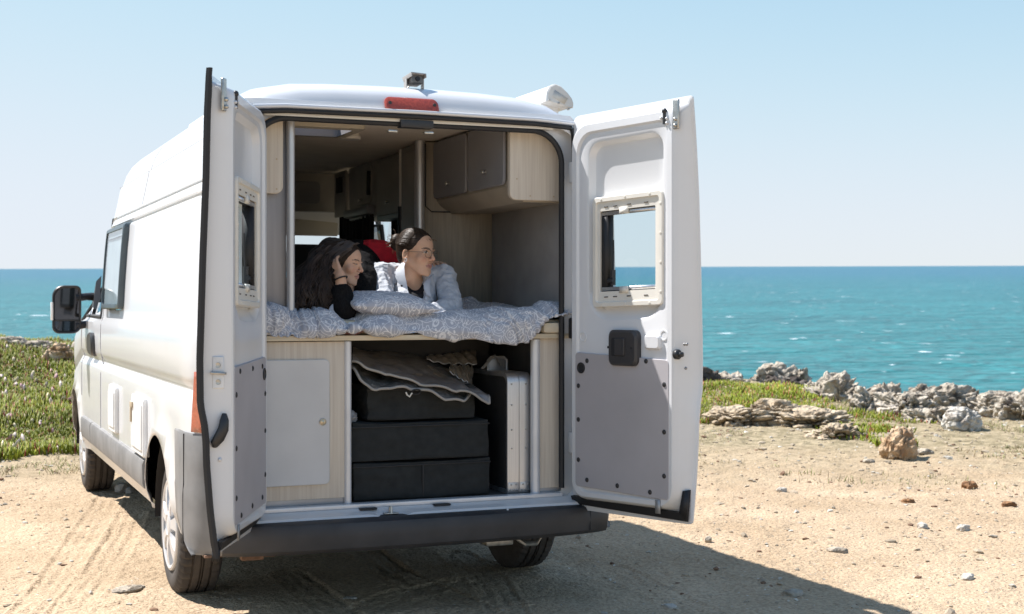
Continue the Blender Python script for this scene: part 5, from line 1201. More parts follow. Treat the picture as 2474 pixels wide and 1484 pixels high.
# over-cab locker, headlining, curtains, seats
mb = MB(); mb.box(-0.80, 0.80, 3.22, 3.30, 2.045, 2.31, 0.01); ol = mb.build('over_cab_locker', DARKC, VAN)
mb = MB(); plate(mb, 0.05, 0.40, 2.10, 2.25, 0.03, F_(3.22), 0.012, 0.0, 0.004); mb.build('locker_door', DGREY, ol)
mb = MB(); lo = []
for y, z in ((3.30, 2.07), (3.45, 2.09), (3.65, 2.05), (3.78, 2.00), (3.84, 1.955)): lo.append([(x, y, z - 0.05 * (x / 0.85) ** 2) for x in np.linspace(-0.86, 0.86, 10)])
mb.loft(lo, closed=False); mb.build('headlining', CREAM, VAN)
mb = MB(); mb.box(0.16, 0.66, 3.70, 3.72, 1.905, 2.03, 0.01); mb.build('sun_visor', TRIM, VAN)
CURT = mat('dark_curtain', (0.022, 0.020, 0.020), 0.95, var=0.3)
def curtain(x0, x1, y0, y1, z0, z1, n=9):
    P = np.zeros((60, 8, 3)); 
    for i in range(60):
        t = i / 59; a = math.sin(t * n * 2 * PI) * 0.022
        dx, dy = x1 - x0, y1 - y0; l = math.hypot(dx, dy)
        for j in range(8): P[i, j] = (x0 + dx * t - dy / l * a, y0 + dy * t + dx / l * a, z0 + (z1 - z0) * j / 7)
    link('curtain', grid_mesh('curtain', P), CURT, VAN)
curtain(0.56, 0.50, 3.20, 2.30, 1.1, 2.0); curtain(0.78, 0.56, 3.34, 3.30, 1.0, 2.06, 6); curtain(0.80, 0.60, 2.30, 2.24, 1.0, 1.96, 5)
def seat(x, y):
    s = empty('cab_seat', (0, 0, 0)); s.parent = VAN
    mb = MB(); mb.box(x - 0.25, x + 0.25, y - 0.06, y + 0.06, 0.95, 1.60, 0.05); mb.box(x - 0.25, x + 0.25, y, y + 0.5, 0.80, 0.95, 0.05); mb.build('backrest', mat('seat_fabric', (0.06, 0.06, 0.062), 0.95), s)
    mb = MB(); mb.box(x - 0.14, x + 0.14, y - 0.06, y + 0.04, 1.58, 1.832, 0.06); mb.build('headrest', mat('headrest_dark', (0.025, 0.025, 0.026), 0.8), s)
seat(0.36, 3.45); seat(-0.40, 3.45)
mb = MB(); mb.box(-0.86, 0.86, 4.3, 4.7, 0.9, 1.30, 0.06); mb.build('dashboard', BPLAST, VAN)
# kitchen bits silhouetted in the right-hand window
mb = MB(); mb.box(0.55, 0.86, 1.62, 3.1, 0.5, 1.42, 0.01); mb.build('kitchen_block', DARKC, VAN)
mb = MB(); mb.tube([(0.62, 2.2, 1.42), (0.62, 2.2, 1.75), (0.60, 2.1, 1.93)], 0.02, 8); mb.ball((0.66, 1.95, 1.86), 0.08); mb.ball((0.64, 1.8, 1.78), 0.10); mb.build('hanging_bag', CURT, VAN)

# ------------------------------------------------------------------ lower part: cabinet, posts, bed base
YB = 0.072
lc = empty('lower_cabinet', (0, 0, 0)); lc.parent = VAN
mb = MB(); mb.box(-0.80, -0.318, YB, YB + 0.015, 0.535, 1.246, 0.001); mb.build('front_panel', WOOD, lc)
mb = MB(); mb.box(-0.80, -0.318, YB + 0.006, YB + 0.02, 0.500, 0.537, 0.001); mb.build('plinth', mat('plinth_grey', (0.36, 0.36, 0.37), 0.4, 0.4), lc)
mb = MB(); plate(mb, -0.76, -0.392, 0.600, 1.166, (0.02, 0.022, 0.022, 0.02), F_(YB), 0.016, 0.0, 0.003); dd = mb.build('cabinet_door', LIGHTG, lc)
mb = MB(); mb.lathe([(0.0155, 0.0), (0.016, 0.004), (0.0125, 0.006), (0.0125, 0.003), (0.0001, 0.003)], (-0.425, YB - 0.016, 0.884), (0, -1, 0), 24); mb.lathe([(0.010, 0.002), (0.0095, 0.007), (0.0001, 0.010)], (-0.425, YB - 0.016, 0.884), (0, -1, 0), 20); mb.build('knob', mat('brass_knob', (0.60, 0.53, 0.40), 0.3, 0.7), dd)
mb = MB(); mb.cyl((-0.303, YB + 0.005, 0.503), (-0.303, YB + 0.005, 1.246), 0.0175, n=24); mb.build('pillar', SILVERP, VAN)
mb = MB(); mb.box(-0.318, -0.303, YB + 0.02, 1.2, 0.5, 1.24, 0.001); mb.build('cavity_side', DARKC, VAN)
mb = MB(); mb.cyl((0.632, YB + 0.005, 0.503), (0.632, YB + 0.005, 1.246), 0.0235, n=24); mb.build('pillar', SILVERP, VAN)
mb = MB(); mb.box(0.655, 0.80, YB, YB + 0.015, 0.528, 1.252, 0.001); rp = mb.build('side_post_panel', WOOD, VAN)
mb = MB(); mb.box(0.655, 0.80, YB + 0.004, YB + 0.02, 0.500, 0.530, 0.001); mb.build('plinth', MATS['plinth_grey'], rp)
mb = MB(); mb.box(-0.80, 0.80, 0.045, 1.2, 1.250, 1.274, 0.004); mb.build('bed_board', mat('bed_board_cream', (0.66, 0.57, 0.42), 0.5, stretch=(0.8, 20, 20)), VAN)
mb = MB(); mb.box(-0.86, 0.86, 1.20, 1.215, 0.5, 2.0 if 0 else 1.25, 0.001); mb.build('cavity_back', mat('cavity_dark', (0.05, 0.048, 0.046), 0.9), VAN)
mb = MB(); mb.box(0.66, 0.80, 0.3, 1.1, 0.5, 1.05, 0.004); mb.build('wheel_box', DARKC, VAN)
# underside bits seen in the dark gap
mb = MB(); mb.box(-0.30, 0.6, 0.60, 0.62, 1.10, 1.245, 0.002); mb.build('bed_rail', mat('rail_dark', (0.03, 0.03, 0.03), 0.7), VAN)

# ------------------------------------------------------------------ things stored under the bed
CASEB = mat('black_fabric', (0.022, 0.024, 0.024), 0.9, bump=0.5, bscale=250, var=0.25, vscale=20, bdist=0.001)
def soft_box(name, x0, x1, y0, y1, z0, z1, label, seed, seam=True, sag=0.006, rotz=0.0):
    nx, ny, nz = 40, 26, 16
    bm = bmesh.new(); bmesh.ops.create_cube(bm, size=1); bmesh.ops.subdivide_edges(bm, edges=bm.edges[:], cuts=18, use_grid_fill=True)
    cx, cy, cz = (x0 + x1) / 2, (y0 + y1) / 2, (z0 + z1) / 2; dx, dy, dz = x1 - x0, y1 - y0, z1 - z0
    for v in bm.verts:
        p = v.co.copy(); q = Vector([math.copysign(min(abs(c), 0.5) , c) for c in p])
        n1 = noise.noise(Vector((p.x * 3 + seed, p.y * 3, p.z * 3))) * sag * 1.4 + noise.noise(Vector((p.x * 9 + seed, p.y * 9, p.z * 7))) * sag * 0.5
        X = p.x * dx; Y = p.y * dy; Z = p.z * dz
        e = min(0.5 - abs(p.x), 1) * dx, (0.5 - abs(p.y)) * dy, (0.5 - abs(p.z)) * dz
        k = sorted(e)[1]; rnd = max(0, 0.012 - k) * 0.35
        Z -= sag * 1.5 * (1 - (2 * p.x) ** 2) * (1 if p.z > 0.45 else 0)
        Y += (n1 - rnd * 0) * (1 if abs(p.y) > 0.49 else 0.3); X += n1 * (1 if abs(p.x) > 0.49 else 0.3); Z += n1 * 0.6 * (p.z > 0)
        X -= math.copysign(rnd, p.x); Y -= math.copysign(rnd, p.y); Z -= math.copysign(rnd, p.z) if p.z > 0 else -rnd
        v.co = Vector((X, Y, Z)); v.co.rotate(Matrix.Rotation(rotz, 3, 'Z')); v.co += Vector((0, 0, dz / 2))
    me = bpy.data.meshes.new(name); bm.to_mesh(me); bm.free()
    o = link(name, me, CASEB, label=label, cat='box', group='black fabric storage boxes under the bed'); autosmooth(me, 50); o.location = (cx, cy, z0)
    mb = MB(); th = 0.004
    mb.box(-dx / 2 - 0.002, dx / 2 + 0.002, -dy / 2 - 0.005, -dy / 2 + 0.004, dz * 0.86, dz * 0.86 + 0.006, 0.002)
    mb.box(-0.004, 0.004, -dy / 2 - 0.004, -dy / 2 + 0.004, 0.01, dz * 0.86, 0.001) if seam else None
    s = mb.build('seam', BLACK, None); s.parent = o
    return o
soft_box('storage_box', -0.262, 0.420, 0.13, 0.62, 0.501, 0.683, 'black fabric storage box at the bottom of the stack on the van floor', 1)
soft_box('storage_box', -0.272, 0.412, 0.125, 0.63, 0.684, 0.868, 'black fabric storage box in the middle of the stack, under the smaller one', 4, seam=False)
soft_box('storage_box', -0.185, 0.355, 0.16, 0.60, 0.869, 1.035, 'smaller black fabric box on top of the stack beneath the quilted screen', 9, seam=False, sag=0.012)
# quilted thermal screens: curved sheets with thickness and pale piping
QUILT = mat('quilted_silver', (0.24, 0.235, 0.24), 0.40, 0.45, var=0.25, vscale=14, bump=0.4, bscale=25, bdist=0.006)
FOIL = mat('crinkled_foil', (0.50, 0.49, 0.47), 0.28, 0.8, var=0.2, vscale=30, bump=1.0, bscale=45, bdist=0.008, stretch=(1, 1, 1))
def sheet(name, front, back, label, m, quilt=True, seed=0, thick=0.010, cat='thermal screen', piping=True, group=None):
    nf = 200; nd = 90; f = np.array([tuple(p) for p in front]); b = np.array([tuple(p) for p in back])
    def rs(a, n):
        L = np.concatenate([[0], np.cumsum(np.linalg.norm(np.diff(a, axis=0), axis=1))]); t = np.linspace(0, L[-1], n)
        w_ = np.stack([np.interp(t, L, a[:, k]) for k in range(3)], 1)
        for _ in range(5): w_[1:-1] = (w_[:-2] + 2 * w_[1:-1] + w_[2:]) / 4
        return w_
    f, b = rs(f, nf), rs(b, nf); P = np.zeros((nf, nd, 3)); uv = np.zeros((nf, nd, 2))
    for j in range(nd):
        t = j / (nd - 1); P[:, j] = f * (1 - t) + b * t; P[:, j, 2] += 0.012 * math.sin(t * PI) + 0.004 * np.sin(np.arange(nf) * 0.16 + j * 0.1)
    U, V_ = np.meshgrid(np.linspace(0, 1, nf), np.linspace(0, 1, nd), indexing='ij')
    if quilt:
        q1 = np.abs(np.sin((U * 4 + V_ * 2.6) * PI)); q2 = np.abs(np.sin((U * 4 - V_ * 2.6) * PI)); P[..., 2] += 0.014 * (q1 ** 0.3 * q2 ** 0.3) + 0.012 * fbm(U * 3 + 9, V_ * 2, s=seed + 60, o=2)
    P[..., 2] += 0.006 * fbm(U * 6 + seed, V_ * 4, s=seed + 50)
    uv[..., 0] = U; uv[..., 1] = V_
    me = grid_mesh(name, P, uv); o = link(name, me, m, label=label, cat=cat, group=group)
    so = o.modifiers.new('t', 'SOLIDIFY'); so.thickness = thick; so.offset = -1
    if piping:
        ring = [tuple(p) for p in P[::3, 0]] + [tuple(p) for p in P[-1, 1::3]]
        mb = MB(); mb.tube([Vector(p) - Vector((0, 0, thick / 2)) for p in ring], 0.0062, 8); e = mb.build('piping', mat('piping_grey', (0.38, 0.36, 0.33), 0.7), None); e.parent = o
    return o
Yf = 0.12
# lower fold first, then the big upper one
sheet('thermal_screen', [at(852, 885, .16), at(870, 920, .11), at(900, 944, .09), at(950, 942, .09), at(1000, 938, .10), at(1040, 945, .10), at(1090, 965, .09), at(1120, 970, .10), at(1135, 950, .14)],
      [at(856, 868, .5), at(900, 880, .5), at(1000, 880, .5), at(1100, 900, .5), at(1135, 920, .5)], 'shiny crumpled thermal screen folded under the quilted one', FOIL, True, 3)
sheet('thermal_screen', [at(851, 866, .15), at(880, 892, .12), at(930, 908, .11), at(1000, 926, .11), at(1060, 936, .11), at(1110, 940, .10), at(1150, 955, .09), at(1182, 969, .09)],
      [at(853, 850, .55), at(900, 852, .6), at(960, 855, .6), at(1010, 862, .6), at(1060, 885, .55), at(1110, 912, .45), at(1178, 962, .2)], 'grey quilted thermal screen lying on top of the black boxes', QUILT, True, 1)
sheet('foil_mat', [at(1030, 868, .5), at(1080, 878, .48), at(1152, 880, .46)], [at(1035, 862, .60), at(1090, 853, .60), at(1148, 846, .60)], 'rolled foil mat with a woven weave behind the quilted screen', FOIL, False, 5, cat='foil mat', piping=False, thick=0.006)
sheet('foil_mat', [at(1085, 896, .34), at(1130, 925, .30), at(1140, 948, .28)], [at(1090, 882, .46), at(1135, 884, .46), at(1141, 884, .44)], 'small crumpled foil mat standing between the boxes and the folding table', FOIL, False, 7, cat='foil mat', piping=False, thick=0.006)
mb = MB(); pc = at(1005, 947, 0.085); mb.tube([pc + Vector((0.022 * math.cos(t), -0.008 * math.sin(t), 0.012 * math.sin(t))) for t in np.linspace(0, 2 * PI, 20)], 0.004, 8)
o = mb.build('hook_ring', BLACK, None, label='black ring hanging from the front edge of the folded screen', cat='ring'); mb = MB(); mb.tube([pc + Vector((-0.02, 0, -0.004)), pc + Vector((-0.032, 0, -0.022)), pc + Vector((-0.045, 0, -0.012)), pc + Vector((-0.05, 0, 0.0))], 0.004, 6); s2 = mb.build('tag', CREAM, None); s2.parent = o
# crumpled plastic bag left of the boxes
s = SDF((-0.30, 0.14, 0.84), (-0.20, 0.30, 0.95), 0.003); s.un(s.ell((-0.255, 0.22, 0.885), (0.035, 0.05, 0.035)), 0.01)
me = s.mesh('plastic_bag'); c = get_co(me); n_ = get_no(me); c += n_ * (0.014 * np.abs(fbm(c[:, 0] * 45, c[:, 1] * 45, c[:, 2] * 45, s=4, o=3)))[:, None]; set_co(me, c)
link('plastic_bag', me, mat('cling_film', (0.35, 0.35, 0.36), 0.2, bump=0.8, bscale=60), label='crumpled clear plastic bag squeezed left of the black boxes', cat='bag')
# folding table: two aluminium framed halves shut like a case
ft_ = empty('folding_table', (0.54, 0.14, 0.50), 'folded aluminium camping table standing upright beside the black boxes', 'folding table')
for k, (x0, x1) in enumerate(((0.503, 0.5625), (0.565, 0.624))):
    mb = MB(); lo = []
    for xx, i in ((x0, 0.0), (x0 + 0.003, -0.0), (x1, 0.0)):
        pass
    out = rrect(0.115, 0.70, 0.503, 1.085, (0.004, 0.03, 0.03, 0.05), 8, 4); inn = rrect(0.135, 0.68, 0.523, 1.065, (0.004, 0.02, 0.02, 0.04), 8, 4)
    f4 = lambda l, x: [(x, y, z) for y, z in l]
    mb.loft([f4(inn, x0 + 0.003), f4(inn, x0), f4(out, x0), f4(out, x1), f4(inn, x1), f4(inn, x1 - 0.003)]); mb.build('frame', ALU, ft_, sharp=30)
    mb = MB(); mb.prism(f4(inn, x0 + 0.006 if k == 0 else x1 - 0.012), (0.005, 0, 0)); mb.build('table_top', mat('table_top_black', (0.035, 0.035, 0.036), 0.6, bump=0.3, bscale=300), ft_)
    mb = MB(); mb.box(x0 + 0.002, x1 - 0.002, 0.111, 0.116, 0.506, 0.556, 0.001); br = mb.build('corner_bracket', mat('bracket_grey', (0.48, 0.49, 0.51), 0.35, 0.8), ft_)
    mb = MB(); xm = (x0 + x1) / 2
    for z in (0.72, 0.81, 0.93, 1.03): mb.ball((xm - 0.008 + k * 0.012, 0.114, z), 0.0045, 8)
    mb.build('rivet', STEEL, ft_)
    mb = MB()
    for dx_, z in ((-0.012, 0.546), (0.014, 0.546), (-0.018, 0.520), (0.0, 0.520), (0.018, 0.520)): mb.ball((xm + dx_, 0.110, z), 0.0042, 8)
    mb.build('rivet', STEEL, br)
mb = MB(); mb.tube([(0.515, 0.40, 1.06), (0.515, 0.40, 1.135), (0.53, 0.40, 1.15), (0.60, 0.40, 1.15), (0.616, 0.40, 1.135), (0.616, 0.40, 1.06)], 0.007, 8); mb.build('table_leg', mat('leg_grey', (0.40, 0.40, 0.41), 0.4, 0.6), ft_)
mb = MB(); mb.box(0.522, 0.610, 0.405, 0.412, 1.06, 1.143, 0.004); mb.build('hinge_plate', MATS['leg_grey'], ft_)
# carrier straps behind the table
mb = MB(); mb.tube([at(1165, 890, .35), at(1185, 868, .38), at(1195, 858, .4), at(1212, 885, .38)], [0.012, 0.012, 0.01, 0.012], 8, squash=0.3); mb.build('carry_strap', mat('strap_grey', (0.30, 0.29, 0.28), 0.8), None, label='grey carry strap looped behind the folded table', cat='strap')

# ------------------------------------------------------------------ bedding
ms = MB(); ms.box(-0.80, 0.79, 0.075, 1.18, 1.276, 1.345, 0.03); ms.box(0.655, 0.768, 0.03, 0.12, 1.2745, 1.330, 0.024); mo = ms.build('mattress', mat('mattress_cream', (0.68, 0.60, 0.46), 0.85), None, label='cream mattress on the raised bed with its rounded end showing at right', cat='mattress')
def duvet():
    nu, nv = 420, 190
    U = np.linspace(0, 1, nu); X = -0.86 + 1.655 * U
    ztop_ = np.interp(X, [-0.86, -0.72, -0.62, -0.5, -0.38, -0.30, -0.2, -0.1, 0.0, 0.1, 0.2, 0.3, 0.4, 0.5, 0.62, 0.70, 0.80], [1.43, 1.43, 1.42, 1.385, 1.38, 1.355, 1.375, 1.38, 1.372, 1.372, 1.37, 1.365, 1.375, 1.395, 1.415, 1.43, 1.43])
    zb = np.interp(X, [-0.86, -0.70, -0.62, -0.55, -0.45, -0.33, -0.30, -0.26, -0.22, -0.1, 0.05, 0.18, 0.30, 0.42, 0.52, 0.58, 0.64, 0.68, 0.72, 0.80], [1.285, 1.275, 1.262, 1.262, 1.27, 1.285, 1.305, 1.300, 1.282, 1.275, 1.268, 1.256, 1.25, 1.232, 1.215, 1.225, 1.285, 1.325, 1.350, 1.372])
    zb = zb + 0.006 * fbm(X * 9, X * 0, s=61)
    P = np.zeros((nu, nv, 3)); uv = np.zeros((nu, nv, 2)); W_ = []
    nt = [60, 70, 40, 20]
    for i in range(nu):
        zt, b = ztop_[i], zb[i]; yo = 0.0 + 0.012 * math.sin(X[i] * 7)
        back = 1.12
        pts = [(back, 1.375), (0.9, 1.37), (0.62, 1.365), (0.40, 1.365), (0.26, zt - 0.01), (0.17, zt), (0.10, zt - 0.004), (0.05, zt - 0.03), (0.025 + yo, zt - 0.065), (0.015 + yo, (zt - 0.06) * 0.4 + b * 0.6 + 0.01), (0.022 + yo, b + 0.010), (0.032, b), (0.044, b + 0.006), (0.055, b + 0.03)]
        p = np.array(pts); L = np.concatenate([[0], np.cumsum(np.linalg.norm(np.diff(p, axis=0), axis=1))]); t = np.interp(np.linspace(0, 1, nv), [0, 0.42, 1], [0, L[4] / L[-1], 1]) * L[-1]
        y = np.interp(t, L, p[:, 0]); z = np.interp(t, L, p[:, 1])
        for _ in range(6): y[1:-1] = (y[:-2] + 2 * y[1:-1] + y[2:]) / 4; z[1:-1] = (z[:-2] + 2 * z[1:-1] + z[2:]) / 4
        P[i, :, 0] = X[i]; P[i, :, 1] = y; P[i, :, 2] = z; uv[i, :, 0] = X[i]; uv[i, :, 1] = -t
    # folds: soft puffs plus sharper creases running down over the edge
    Xg = P[..., 0]; T = uv[..., 1]
    n1 = fbm(Xg * 7 + 3, T * 4.5, s=70, o=3); wx = Xg + 0.09 * fbm(Xg * 3, T * 3, s=71, o=2) + 0.25 * T * np.sin(Xg * 4)
    cre = 1 - np.abs(vnoise(wx * 11, T * 2.2, s=72)); cre2 = 1 - np.abs(vnoise(wx * 24 + T * 9, T * 5, s=73))
    disp = 0.036 * n1 + 0.012 * np.abs(vnoise(Xg * 5, T * 3, s=79)) - 0.030 * np.clip(cre - 0.80, 0, 1) / 0.2 * 0.55 - 0.010 * np.clip(cre2 - 0.82, 0, 1) / 0.18
    du = np.gradient(P, axis=0); dv = np.gradient(P, axis=1); N_ = np.cross(du, dv); N_ /= np.linalg.norm(N_, axis=2, keepdims=True) + 1e-9
    if N_[nu // 2, 5, 2] < 0: N_ = -N_
    fade = smooth(0, 0.03, np.abs(T - T[:, -1:])) 
    P += N_ * (disp * (0.35 + 0.65 * fade))[..., None]
    # rises against the wall behind on the right, keeps clear of the board
    P[..., 2] += 0.06 * smooth(0.30, 0.52, Xg) * smooth(0.45, 0.95, P[..., 1]) * (0.8 + 0.5 * fbm(Xg * 8, P[..., 1] * 8, s=75))
    P[..., 1] = np.clip(P[..., 1], -0.06, 1.17)
    me = grid_mesh('duvet', P, uv)
    return link('duvet', me, PAISLEY, label='rumpled grey-blue duvet with a white paisley pattern hanging over the bed edge', cat='duvet')
DUV = duvet()
def pillow():
    c = at(940, 733, 0.135); n = 90; P = np.zeros((n, n, 3)); obs_ = []
    hw, hh, th = 0.212, 0.145, 0.058
    obj_ = []
    for s in (1, -1):
        U, V_ = np.meshgrid(np.linspace(-1, 1, n), np.linspace(-1, 1, n), indexing='ij')
        x = U * hw * (1 - 0.07 * (1 - np.abs(V_)) ** 0 * 0) * (1 - 0.10 * (1 - V_ ** 2) * 0 - 0.06 * (1 - np.abs(V_) ** 2)); y = V_ * hh * (1 - 0.09 * (1 - U ** 2))
        f = np.clip((1 - np.abs(U) ** 2.2), 0, 1) ** 0.5 * np.clip((1 - np.abs(V_) ** 2.2), 0, 1) ** 0.5
        z = s * th * f; w_ = fbm(U * 3, V_ * 3, s=90 + s, o=3) * 0.012 * f ** 0.5; w_ -= 0.010 * np.clip(1 - np.abs(vnoise(U * 5 + V_ * 3, V_ * 2, s=95)) - 0.8, 0, 1) * 5 * (1 - f) * (f > 0.02)
        obj_.append(np.stack([x, y, z + s * w_], -1))
    P = np.concatenate([obj_[0], obj_[1][::-1][1:]], 0); uv = np.stack([P[..., 0] * 0.9 + 5, P[..., 1] * 0.9 + P[..., 2] * 0.8], -1)
    me = grid_mesh('pillow', P, uv); o = link('pillow', me, PAISLEY, label='paisley pillow matching the duvet, propped in front of the two people', cat='pillow')
    o.location = c + Vector((0, 0.03, -0.002)); o.rotation_euler = (0.14, 0.045, 0.06)
pillow()
# strip of the folded wrap under the duvet edge
mb = MB(); a = at(850, 803, 0.03); mb.loft([[a + Vector((x * k, 0.004 * k, z)) for x, z in ((-0.045, 0.0), (-0.01, 0.014), (0.03, 0.010), (0.06, 0.002), (0.02, -0.012), (-0.02, -0.010))] + [] for k in (1.0,)] + [[a + Vector((x * 0.9, 0.12, z + 0.01)) for x, z in ((-0.045, 0.0), (-0.01, 0.014), (0.03, 0.010), (0.06, 0.002), (0.02, -0.012), (-0.02, -0.010))]], cap0=True, cap1=True)
mb.build('scarf', mat('maroon_cloth', (0.14, 0.06, 0.05), 0.8, var=0.5, vscale=40), None, label='small folded maroon and brown cloth poking out under the duvet', cat='cloth')

# ================================================================== THE TWO PEOPLE
class Body(SDF):
    """implicit shape whose primitives are only evaluated near themselves"""
    def _reg(s, lo, hi, pad):
        sl = []
        for k, ax in enumerate((s.x.ravel(), s.y.ravel(), s.z.ravel())):
            a = int(np.searchsorted(ax, lo[k] - pad)); b = int(np.searchsorted(ax, hi[k] + pad)); sl.append(slice(max(0, a), max(a + 1, b)))
        t = object.__new__(SDF); t.vox = s.vox; t.x, t.y, t.z = s.x[sl[0]], s.y[:, sl[1]], s.z[:, :, sl[2]]; t.d = s.d[sl[0], sl[1], sl[2]]
        return t, tuple(sl)
    def c(s, a, b, ra, rb=None, k=0.0, op='un'):
        rb = ra if rb is None else rb; r = max(ra, rb); a = np.array(a, float); b = np.array(b, float)
        t, sl = s._reg(np.minimum(a, b) - r, np.maximum(a, b) + r, 0.02 + k * 1.5)
        if t.d.size == 0: return s
        getattr(t, op)(t.cap(a, b, ra, rb), k); s.d[sl] = t.d; return s
    def e(s, c, r, M=None, k=0.0, op='un'):
        c = np.array(c, float); R_ = max(r)
        t, sl = s._reg(c - R_, c + R_, 0.02 + k * 1.5)
        if t.d.size == 0: return s
        getattr(t, op)(t.ell(c, r, M), k); s.d[sl] = t.d; return s
    def ch(s, pts, rad, k=0.0):
        for i in range(len(pts) - 1): s.c(pts[i], pts[i + 1], rad[i], rad[i + 1], k)
        return s
    def mask(s, fn, lo, hi):
        t, sl = s._reg(np.array(lo), np.array(hi), 0.0); t.d = np.maximum(t.d, fn(t.x, t.y, t.z).astype(np.float32)); s.d[sl] = t.d; return s
class Frame:
    def __init__(s, o, fwd, up, sc=1.0):
        f = Vector(fwd).normalized(); u = Vector(up); u = (u - f * u.dot(f)).normalized(); x = f.cross(u) * -1
        s.o = Vector(o); s.x, s.f, s.u, s.s = x, f, u, sc          # x = the person's left
        s.M = [[x[i], f[i], u[i]] for i in range(3)]
    def p(s, x, y, z): return s.o + (s.x * x + s.f * y + s.u * z) * s.s
    def loc(s, P):
        q = P - np.array(s.o)[None]; M = np.array([s.x, s.f, s.u]); return (q @ M.T) / s.s
def add_head(B, F, k=0.012):
    s = F.s; E = lambda c, r, kk=k, op='un', M=F.M: B.e(F.p(*c), [q * s for q in r], M, kk * s, op)
    C = lambda a, b, ra, rb, kk=k: B.c(F.p(*a), F.p(*b), ra * s, rb * s, kk * s)
    E((0, -0.012, 0.040), (0.073, 0.093, 0.082)); E((0, 0.030, 0.035), (0.064, 0.064, 0.070), 0.02)
    E((0, 0.040, -0.022), (0.056, 0.056, 0.075), 0.02)
    E((0, 0.052, -0.075), (0.040, 0.040, 0.030), 0.02); E((0, 0.082, -0.098), (0.016, 0.014, 0.014), 0.016)
    for x in (-1, 1):
        C((x * 0.060, -0.002, -0.035), (x * 0.026, 0.068, -0.092), 0.016, 0.014, 0.018)          # jaw line
        E((x * 0.042, 0.066, -0.022), (0.022, 0.020, 0.020), 0.018)                              # cheek bone
        E((x * 0.020, 0.089, 0.024), (0.022, 0.010, 0.007), 0.008)                               # brow
    for x in (-1, 1): E((x * 0.031, 0.101, 0.008), (0.017, 0.014, 0.012), 0.010, 'sub')
    for x in (-1, 1): E((x * 0.031, 0.079, 0.009), (0.0135, 0.0135, 0.0125), 0.002)
    for x in (-1, 1): C((x * 0.019, 0.089, 0.014), (x * 0.043, 0.083, 0.013), 0.0038, 0.0035, 0.004)   # upper lid
    C((0, 0.094, 0.014), (0, 0.116, -0.022), 0.0075, 0.0095, 0.008); 
    for x in (-1, 1): E((x * 0.012, 0.104, -0.027), (0.0075, 0.009, 0.007), 0.006)
    C((-0.016, 0.093, -0.0535), (0.016, 0.093, -0.0535), 0.0055, 0.0055, 0.005); C((-0.012, 0.093, -0.0635), (0.012, 0.093, -0.0635), 0.0068, 0.0068, 0.004)
    C((0, 0.100, -0.0515), (0, 0.098, -0.0525), 0.005, 0.005, 0.004); C((-0.019, 0.096, -0.0585), (0.019, 0.096, -0.0585), 0.0001, 0.0001, 0.0)
    B.c(F.p(-0.020, 0.101, -0.0585), F.p(0.020, 0.101, -0.0585), 0.0022 * s, 0.0022 * s, 0.003, 'sub')
    for x in (-1, 1):
        E((x * 0.076, -0.006, -0.010), (0.007, 0.018, 0.031), 0.005); E((x * 0.082, -0.002, -0.006), (0.006, 0.010, 0.018), 0.005, 'sub'); E((x * 0.075, 0.002, -0.034), (0.006, 0.008, 0.009), 0.004)
def hand(B, wrist, d, n, side, curl=(0.5, 0.6, 0.7, 0.8), s=0.92, spread=0.10, thumb=0.5):
    d = Vector(d).normalized(); n = Vector(n); n = (n - d * n.dot(d)).normalized(); t = d.cross(n) * side; w_ = Vector(wrist)
    kn = []
    for i in range(4):
        K = w_ + (d * (0.088 - 0.006 * abs(i - 1)) + t * (0.031 - 0.0205 * i) - n * 0.004) * s; kn.append(K)
        B.c(w_ + t * (0.012 - 0.008 * i) * s, K, 0.0150 * s, 0.0105 * s, 0.010)
    B.c(w_ + (d * 0.03 + t * 0.02) * s, w_ + (d * 0.06 + t * 0.025) * s, 0.016 * s, 0.013 * s, 0.008)
    for i, L in enumerate((0.072, 0.080, 0.075, 0.058)):
        a = 0.0; p = kn[i]; dd = (d + t * (spread * (1.5 - i))).normalized()
        for j, fr in enumerate((0.46, 0.30, 0.24)):
            a += curl[i] * (0.9, 1.1, 0.7)[j]; q = p + (dd * math.cos(a) + n * math.sin(a)) * L * fr * s
            B.c(p, q, (0.0088 - 0.0008 * j) * s, (0.0080 - 0.0008 * j) * s, 0.003); p = q
    a0 = w_ + (d * 0.022 + t * 0.026) * s; a1 = a0 + (d * 0.55 + t * 0.65 + n * 0.35 * thumb).normalized() * 0.040 * s; a2 = a1 + (d * 0.85 + t * 0.25 + n * 0.5 * thumb).normalized() * 0.032 * s
    B.c(a0, a1, 0.0135 * s, 0.0100 * s, 0.008); B.c(a1, a2, 0.0098 * s, 0.0078 * s, 0.003)
